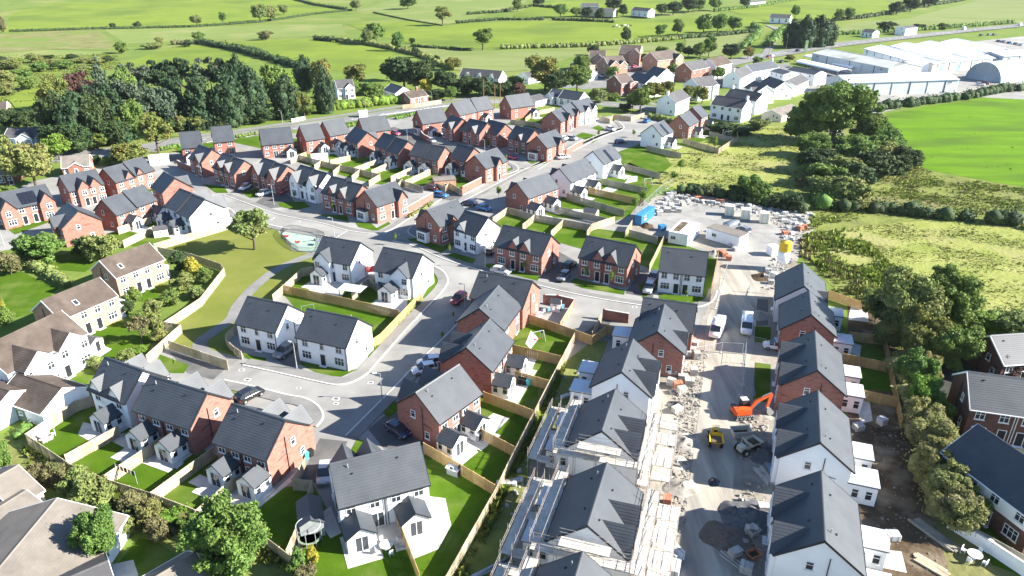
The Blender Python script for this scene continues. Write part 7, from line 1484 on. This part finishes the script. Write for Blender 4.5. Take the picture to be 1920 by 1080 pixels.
# machines
def excavator(label, px, rz):
    t = thing('excavator', label, 'excavator', gr(px) + Vector((0, 0, .06)), rz)
    for s in (-1, 1):
        tr = MB().py([(-1.45, .3), (-1.25, .05), (1.25, .05), (1.45, .3), (1.25, .62), (-1.25, .62)], s * .95 - .22, s * .95 + .22).build('track', 'rubber', t)
        for x in (-1.2, -.6, 0, .6, 1.2): MB().tube((x, s * .95 - .24, .33), (x, s * .95 + .24, .33), .2, n=10).build('track_roller', 'steel', tr)
        for i in range(9): MB().box((-1.15 + i * .29, s * .95, .635), (.16, .46, .04)).build('track_shoe', 'steel', tr)
    MB().box((0, 0, .6), (1.4, 1.4, .35)).build('undercarriage', 'trim_dark', t)
    hs = MB(); hs.pz([(-1.55, -.75), (-1.25, -1.0), (.9, -1.0), (.9, 1.0), (-1.25, 1.0), (-1.55, .75)], .8, 1.45); hs.px([(-1.0, 1.45), (-.05, 1.45), (-.1, 1.75), (-.95, 1.75)], -1.5, .85); hs.build('house_body', 'orange_paint', t)
    MB().box((-1.2, .4, 1.5), (.6, .9, .3)).build('engine_cover', 'trim_dark', t)
    cb = MB(); cb.py([(-.25, 1.45), (1.0, 1.45), (.95, 2.1), (.7, 2.55), (-.25, 2.55)], .1, 1.0); cb.build('cab', 'trim_dark', t); MB().box((.25, .55, 2.58), (1.0, .92, .08)).build('cab_roof', 'plastic_wrap', t); MB().box((.3, .08, 2.1), (.8, .02, .7)).build('cab_glass', 'glass', t)
    def limb(nm, P, w, m='orange_paint'):
        mb = MB(); mb.py(P, -w / 2 - .25, w / 2 - .25); return mb.build(nm, m, t)
    bm = limb('boom', [(.8, 1.25), (1.0, 1.1), (1.7, 2.35), (3.6, 3.35), (3.75, 3.6), (3.5, 3.75), (1.45, 2.75), (.75, 1.6)], .32); limb('dipper_arm', [(3.45, 3.75), (3.75, 3.85), (3.95, 3.5), (3.55, 1.5), (3.35, 1.4), (3.2, 1.5)], .26)
    MB().tube((1.2, -.25, 1.4), (2.2, -.25, 2.5), .08).build('boom_ram', 'steel', t); MB().tube((2.4, -.25, 3.3), (3.6, -.25, 3.85), .07).build('arm_ram', 'steel', t)
    limb('bucket', [(3.2, 1.55), (3.6, 1.5), (4.35, .75), (4.2, .35), (3.7, .25), (3.3, .7)], .8, 'steel')
    for i in range(4): MB().box((3.95 - .0, -.55 + i * .2, .28), (.25, .06, .08)).build('bucket_tooth', 'steel', t)
    tube_obj('exhaust', t, (-1.1, -.6, 1.75), (-1.1, -.6, 2.1), .05, 'trim_dark')
excavator('orange tracked excavator with raised boom on the site street', (1391, 781), .12)
def dumper(label, px, rz, name='dumper', c1='yellow_paint', hop='yellow_paint', cabframe=True, k=1.0):
    t = thing(name, label, 'dumper', gr(px) + Vector((0, 0, .06)), rz)
    for x in (-1.0, 1.0):
        for s in (-.75, .75):
            w = MB().tube((x, s - .18, .5), (x, s + .18, .5), .5, n=14).build('wheel', 'rubber', t); MB().tube((x, s - .2, .5), (x, s + .2, .5), .24, n=10).build('hub', c1, w)
    MB().box((-.7, 0, .8), (1.7, .9, .5)).build('chassis', c1, t); MB().box((-1.1, 0, 1.15), (.9, .8, .35)).build('engine_cover', c1, t); MB().box((-.45, 0, 1.15), (.4, .5, .12)).build('seat', 'rubber', t); MB().box((-.6, 0, 1.35), (.1, .5, .4)).build('seat_back', 'rubber', t)
    hp = MB(); o = [(.0, -.8, .95), (1.3, -.85, .75), (1.75, -.85, 1.4), (.0, -.95, 1.55)]
    vs = [(.05, -.6, .85), (1.3, -.6, .7), (1.3, .6, .7), (.05, .6, .85), (-.1, -.9, 1.6), (1.9, -.95, 1.4), (1.9, .95, 1.4), (-.1, .9, 1.6)]
    hp.add(vs, [(0, 1, 2, 3), (0, 1, 5, 4), (1, 2, 6, 5), (2, 3, 7, 6), (3, 0, 4, 7)]); hp.add([(x * .97 + .02, y * .94, z - .05 if z > 1 else z + .06) for x, y, z in vs], [(3, 2, 1, 0), (4, 5, 1, 0), (5, 6, 2, 1), (6, 7, 3, 2), (7, 4, 0, 3)]); hp.build('hopper', hop, t)
    MB().box((.9, 0, 1.12), (1.4, 1.4, .1)).build('load', 'soil', t)
    if cabframe:
        for s in (-.4, .4): tube_obj('roll_bar', t, (-.8, s, 1.0), (-.8, s, 2.2), .04, c1)
        tube_obj('roll_bar', t, (-.8, -.42, 2.2), (-.8, .42, 2.2), .04, c1)
dumper('yellow dumper standing in the middle of the site street', (1340, 830), -1.75); dumper('grey dumper beside the dark soil', (1400, 846), .5, 'dumper', 'skip_yellow', 'skip_yellow')
def skip(label, px, rz, m='skip_yellow', L=2.6, W_=1.5, h=1.1):
    t = thing('skip', label, 'skip', gr(px) + Vector((0, 0, .06)), rz, 'skips and crates'); b = MB(); P = [(-L * .4, -W_ / 2 + .1, 0), (L * .4, -W_ / 2 + .1, 0), (L * .4, W_ / 2 - .1, 0), (-L * .4, W_ / 2 - .1, 0), (-L / 2, -W_ / 2, h), (L / 2, -W_ / 2, h), (L / 2, W_ / 2, h), (-L / 2, W_ / 2, h)]
    b.add(P, [(0, 1, 5, 4), (1, 2, 6, 5), (2, 3, 7, 6), (3, 0, 4, 7), (3, 2, 1, 0)]); b.add([(x * .95, y * .92, z + (.06 if z == 0 else -.03)) for x, y, z in P], [(4, 5, 1, 0), (5, 6, 2, 1), (6, 7, 3, 2), (7, 4, 0, 3), (0, 1, 2, 3)]); b.build('tub', m, t)
    for s in (-1, 1): MB().box((0, s * W_ / 2, h), (L, .1, .1)).build('rim', m, t); MB().box((s * L / 2, 0, h), (.1, W_, .1)).build('rim', m, t)
    MB().box((0, 0, h * .45), (L * .8, W_ * .75, .08)).build('contents', 'soil', t)
skip('pale open skip beside the yellow dumper', (1388, 818), .1); skip('small square wooden crate on the dark gravel', (1410, 1002), .5, 'wood_board', 1.3, 1.2, .8); skip('orange debris skip at the foot of the gravel heap', (1412, 1045), .4, 'brick_pile', 1.5, 1.1, .6)
q = gr((1265, 760)); heap('black tarpaulin-covered mound in front of the left row', (1266, 762), 1.3, .8, 'black_wrap', 21); heap('crumpled black plastic by the right row', (1338, 905), .9, .4, 'black_wrap', 22)
# black wrapped silage bales under the great tree
bl = smooth(MB().lathe([(.5, 0), (.62, .12), (.66, .5), (.64, .95), (.5, 1.15), (.1, 1.18)], 12).build('silage_bale', 'black_wrap')); bm_ = bl.data; bpy.data.objects.remove(bl)
sp = [(1556, 240), (1563, 238), (1570, 241), (1560, 247), (1567, 248), (1574, 249), (1558, 254), (1565, 256), (1572, 257), (1579, 256), (1560, 262), (1568, 264), (1576, 265), (1582, 263), (1563, 269), (1571, 271), (1579, 270), (1566, 276), (1574, 276)]
for i, p in enumerate(sp):
    o = link('silage_bale', bm_, None, gr(p) + Vector((0, 0, 1.15 if i % 3 == 1 and i < 12 else 0)), i); o.scale = (1.15, 1.15, 1); tag(o, 'shiny black plastic-wrapped bale in the pile below the great tree', 'bale', 'black wrapped bales')
# thin autumn haze over the whole valley
hz_ = MB().box((0, 0, 0), (9000, 9000, 68)).mesh('haze', [])
hm_ = bpy.data.materials.new('haze_air'); hm_.use_nodes = True; hn_ = hm_.node_tree; hn_.nodes.remove(hn_.nodes['Principled BSDF']); hv_ = hn_.nodes.new('ShaderNodeVolumePrincipled')
hv_.inputs['Color'].default_value = (.88, .93, 1.0, 1); hv_.inputs['Density'].default_value = HAZE; hv_.inputs['Anisotropy'].default_value = .2; hn_.links.new(hv_.outputs[0], hn_.nodes['Material Output'].inputs['Volume'])
hz_.materials.append(hm_); ho_ = link('haze', hz_, None, (0, 0, 28.5)); ho_['kind'] = 'stuff'; ho_['label'] = 'thin pale haze over the valley'; ho_['category'] = 'haze'
# cattle and garden odds
def cow(label, px, rz, m):
    q = gr(px); t = thing('cow', label, 'cow', q, rz, 'cattle in the far field'); import bmesh
    sk = [((-.9, 0, 1.1), .32), ((-.3, 0, 1.08), .36), ((.4, 0, 1.1), .36), ((.85, 0, 1.2), .24), ((1.2, 0, 1.2), .16), ((1.55, 0, .95), .11)]; legs = [(-.8, -.2), (-.8, .2), (.5, -.2), (.5, .2)]
    mb = MB()
    for (a, ra), (b, rb) in zip(sk, sk[1:]): mb.tube(a, b, ra, rb, 10)
    for x, y in legs: mb.tube((x, y, 1.0), (x + .03, y, .5), .13, .08, 7); mb.tube((x + .03, y, .5), (x, y, 0), .08, .06, 7)
    mb.tube((-1.1, 0, 1.25), (-1.2, 0, .55), .04, .03, 5); mb.build('body', m, t)
for i, (x, y) in enumerate([(1150, 52), (1156, 50), (1161, 52), (1166, 50), (1172, 49), (1178, 51), (1182, 50)]): cow('%s from the left of the pale cattle in the far pasture' % ORD[i + 1], (x, y), i * .9, 'render_white' if i % 3 else 'rubber')
def washing_line(label, a, b, cols):
    P, Q = gr(a), gr(b); t = thing('washing_line', label, 'washing line', P); d = Q - P
    for p in (Vector(), d): tube_obj('post', t, p, p + Vector((0, 0, 2)), .04, 'galv')
    tube_obj('line', t, (0, 0, 1.95), d + Vector((0, 0, 1.95)), .012, 'galv')
    for i, c in enumerate(cols):
        p = d * ((i + .6) / len(cols)); MB().box((0, 0, 0), (.5, .03, .7)).build('garment', c, t, (p.x, p.y, 1.6), math.atan2(d.y, d.x))
washing_line('washing line with dark clothes on the middle back lawn', (222, 893), (258, 908), ['rubber', 'car_navy', 'rubber', 'plastic_wrap', 'rubber']); washing_line('washing line with pale clothes behind the little sunroom', (1015, 598), (1058, 588), ['plastic_wrap', 'car_skyblue', 'plastic_wrap', 'plastic_wrap', 'car_skyblue'])
def play_set(label, px, m):
    t = thing('swing_set', label, 'swing', gr(px), .4, 'garden play sets')
    for x in (-1.2, 1.2):
        for y in (-.7, .7): tube_obj('leg', t, (x, y, 0), (x * .9, 0, 1.9), .05, m)
    tube_obj('top_bar', t, (-1.1, 0, 1.9), (1.1, 0, 1.9), .05, m)
    for x in (-.5, .5): MB().box((x, 0, .5), (.45, .2, .04)).build('seat', 'red_plastic', t); tube_obj('rope', t, (x, 0, .5), (x, 0, 1.9), .015, m)
play_set('pale swing set on the long garden lawn', (1214, 347), 'plastic_wrap'); play_set('green swing frame beside the left matching white house garden', (578, 590), 'green_shed'); play_set('white swing frame in the near brick row garden', (1008, 640), 'plastic_wrap')
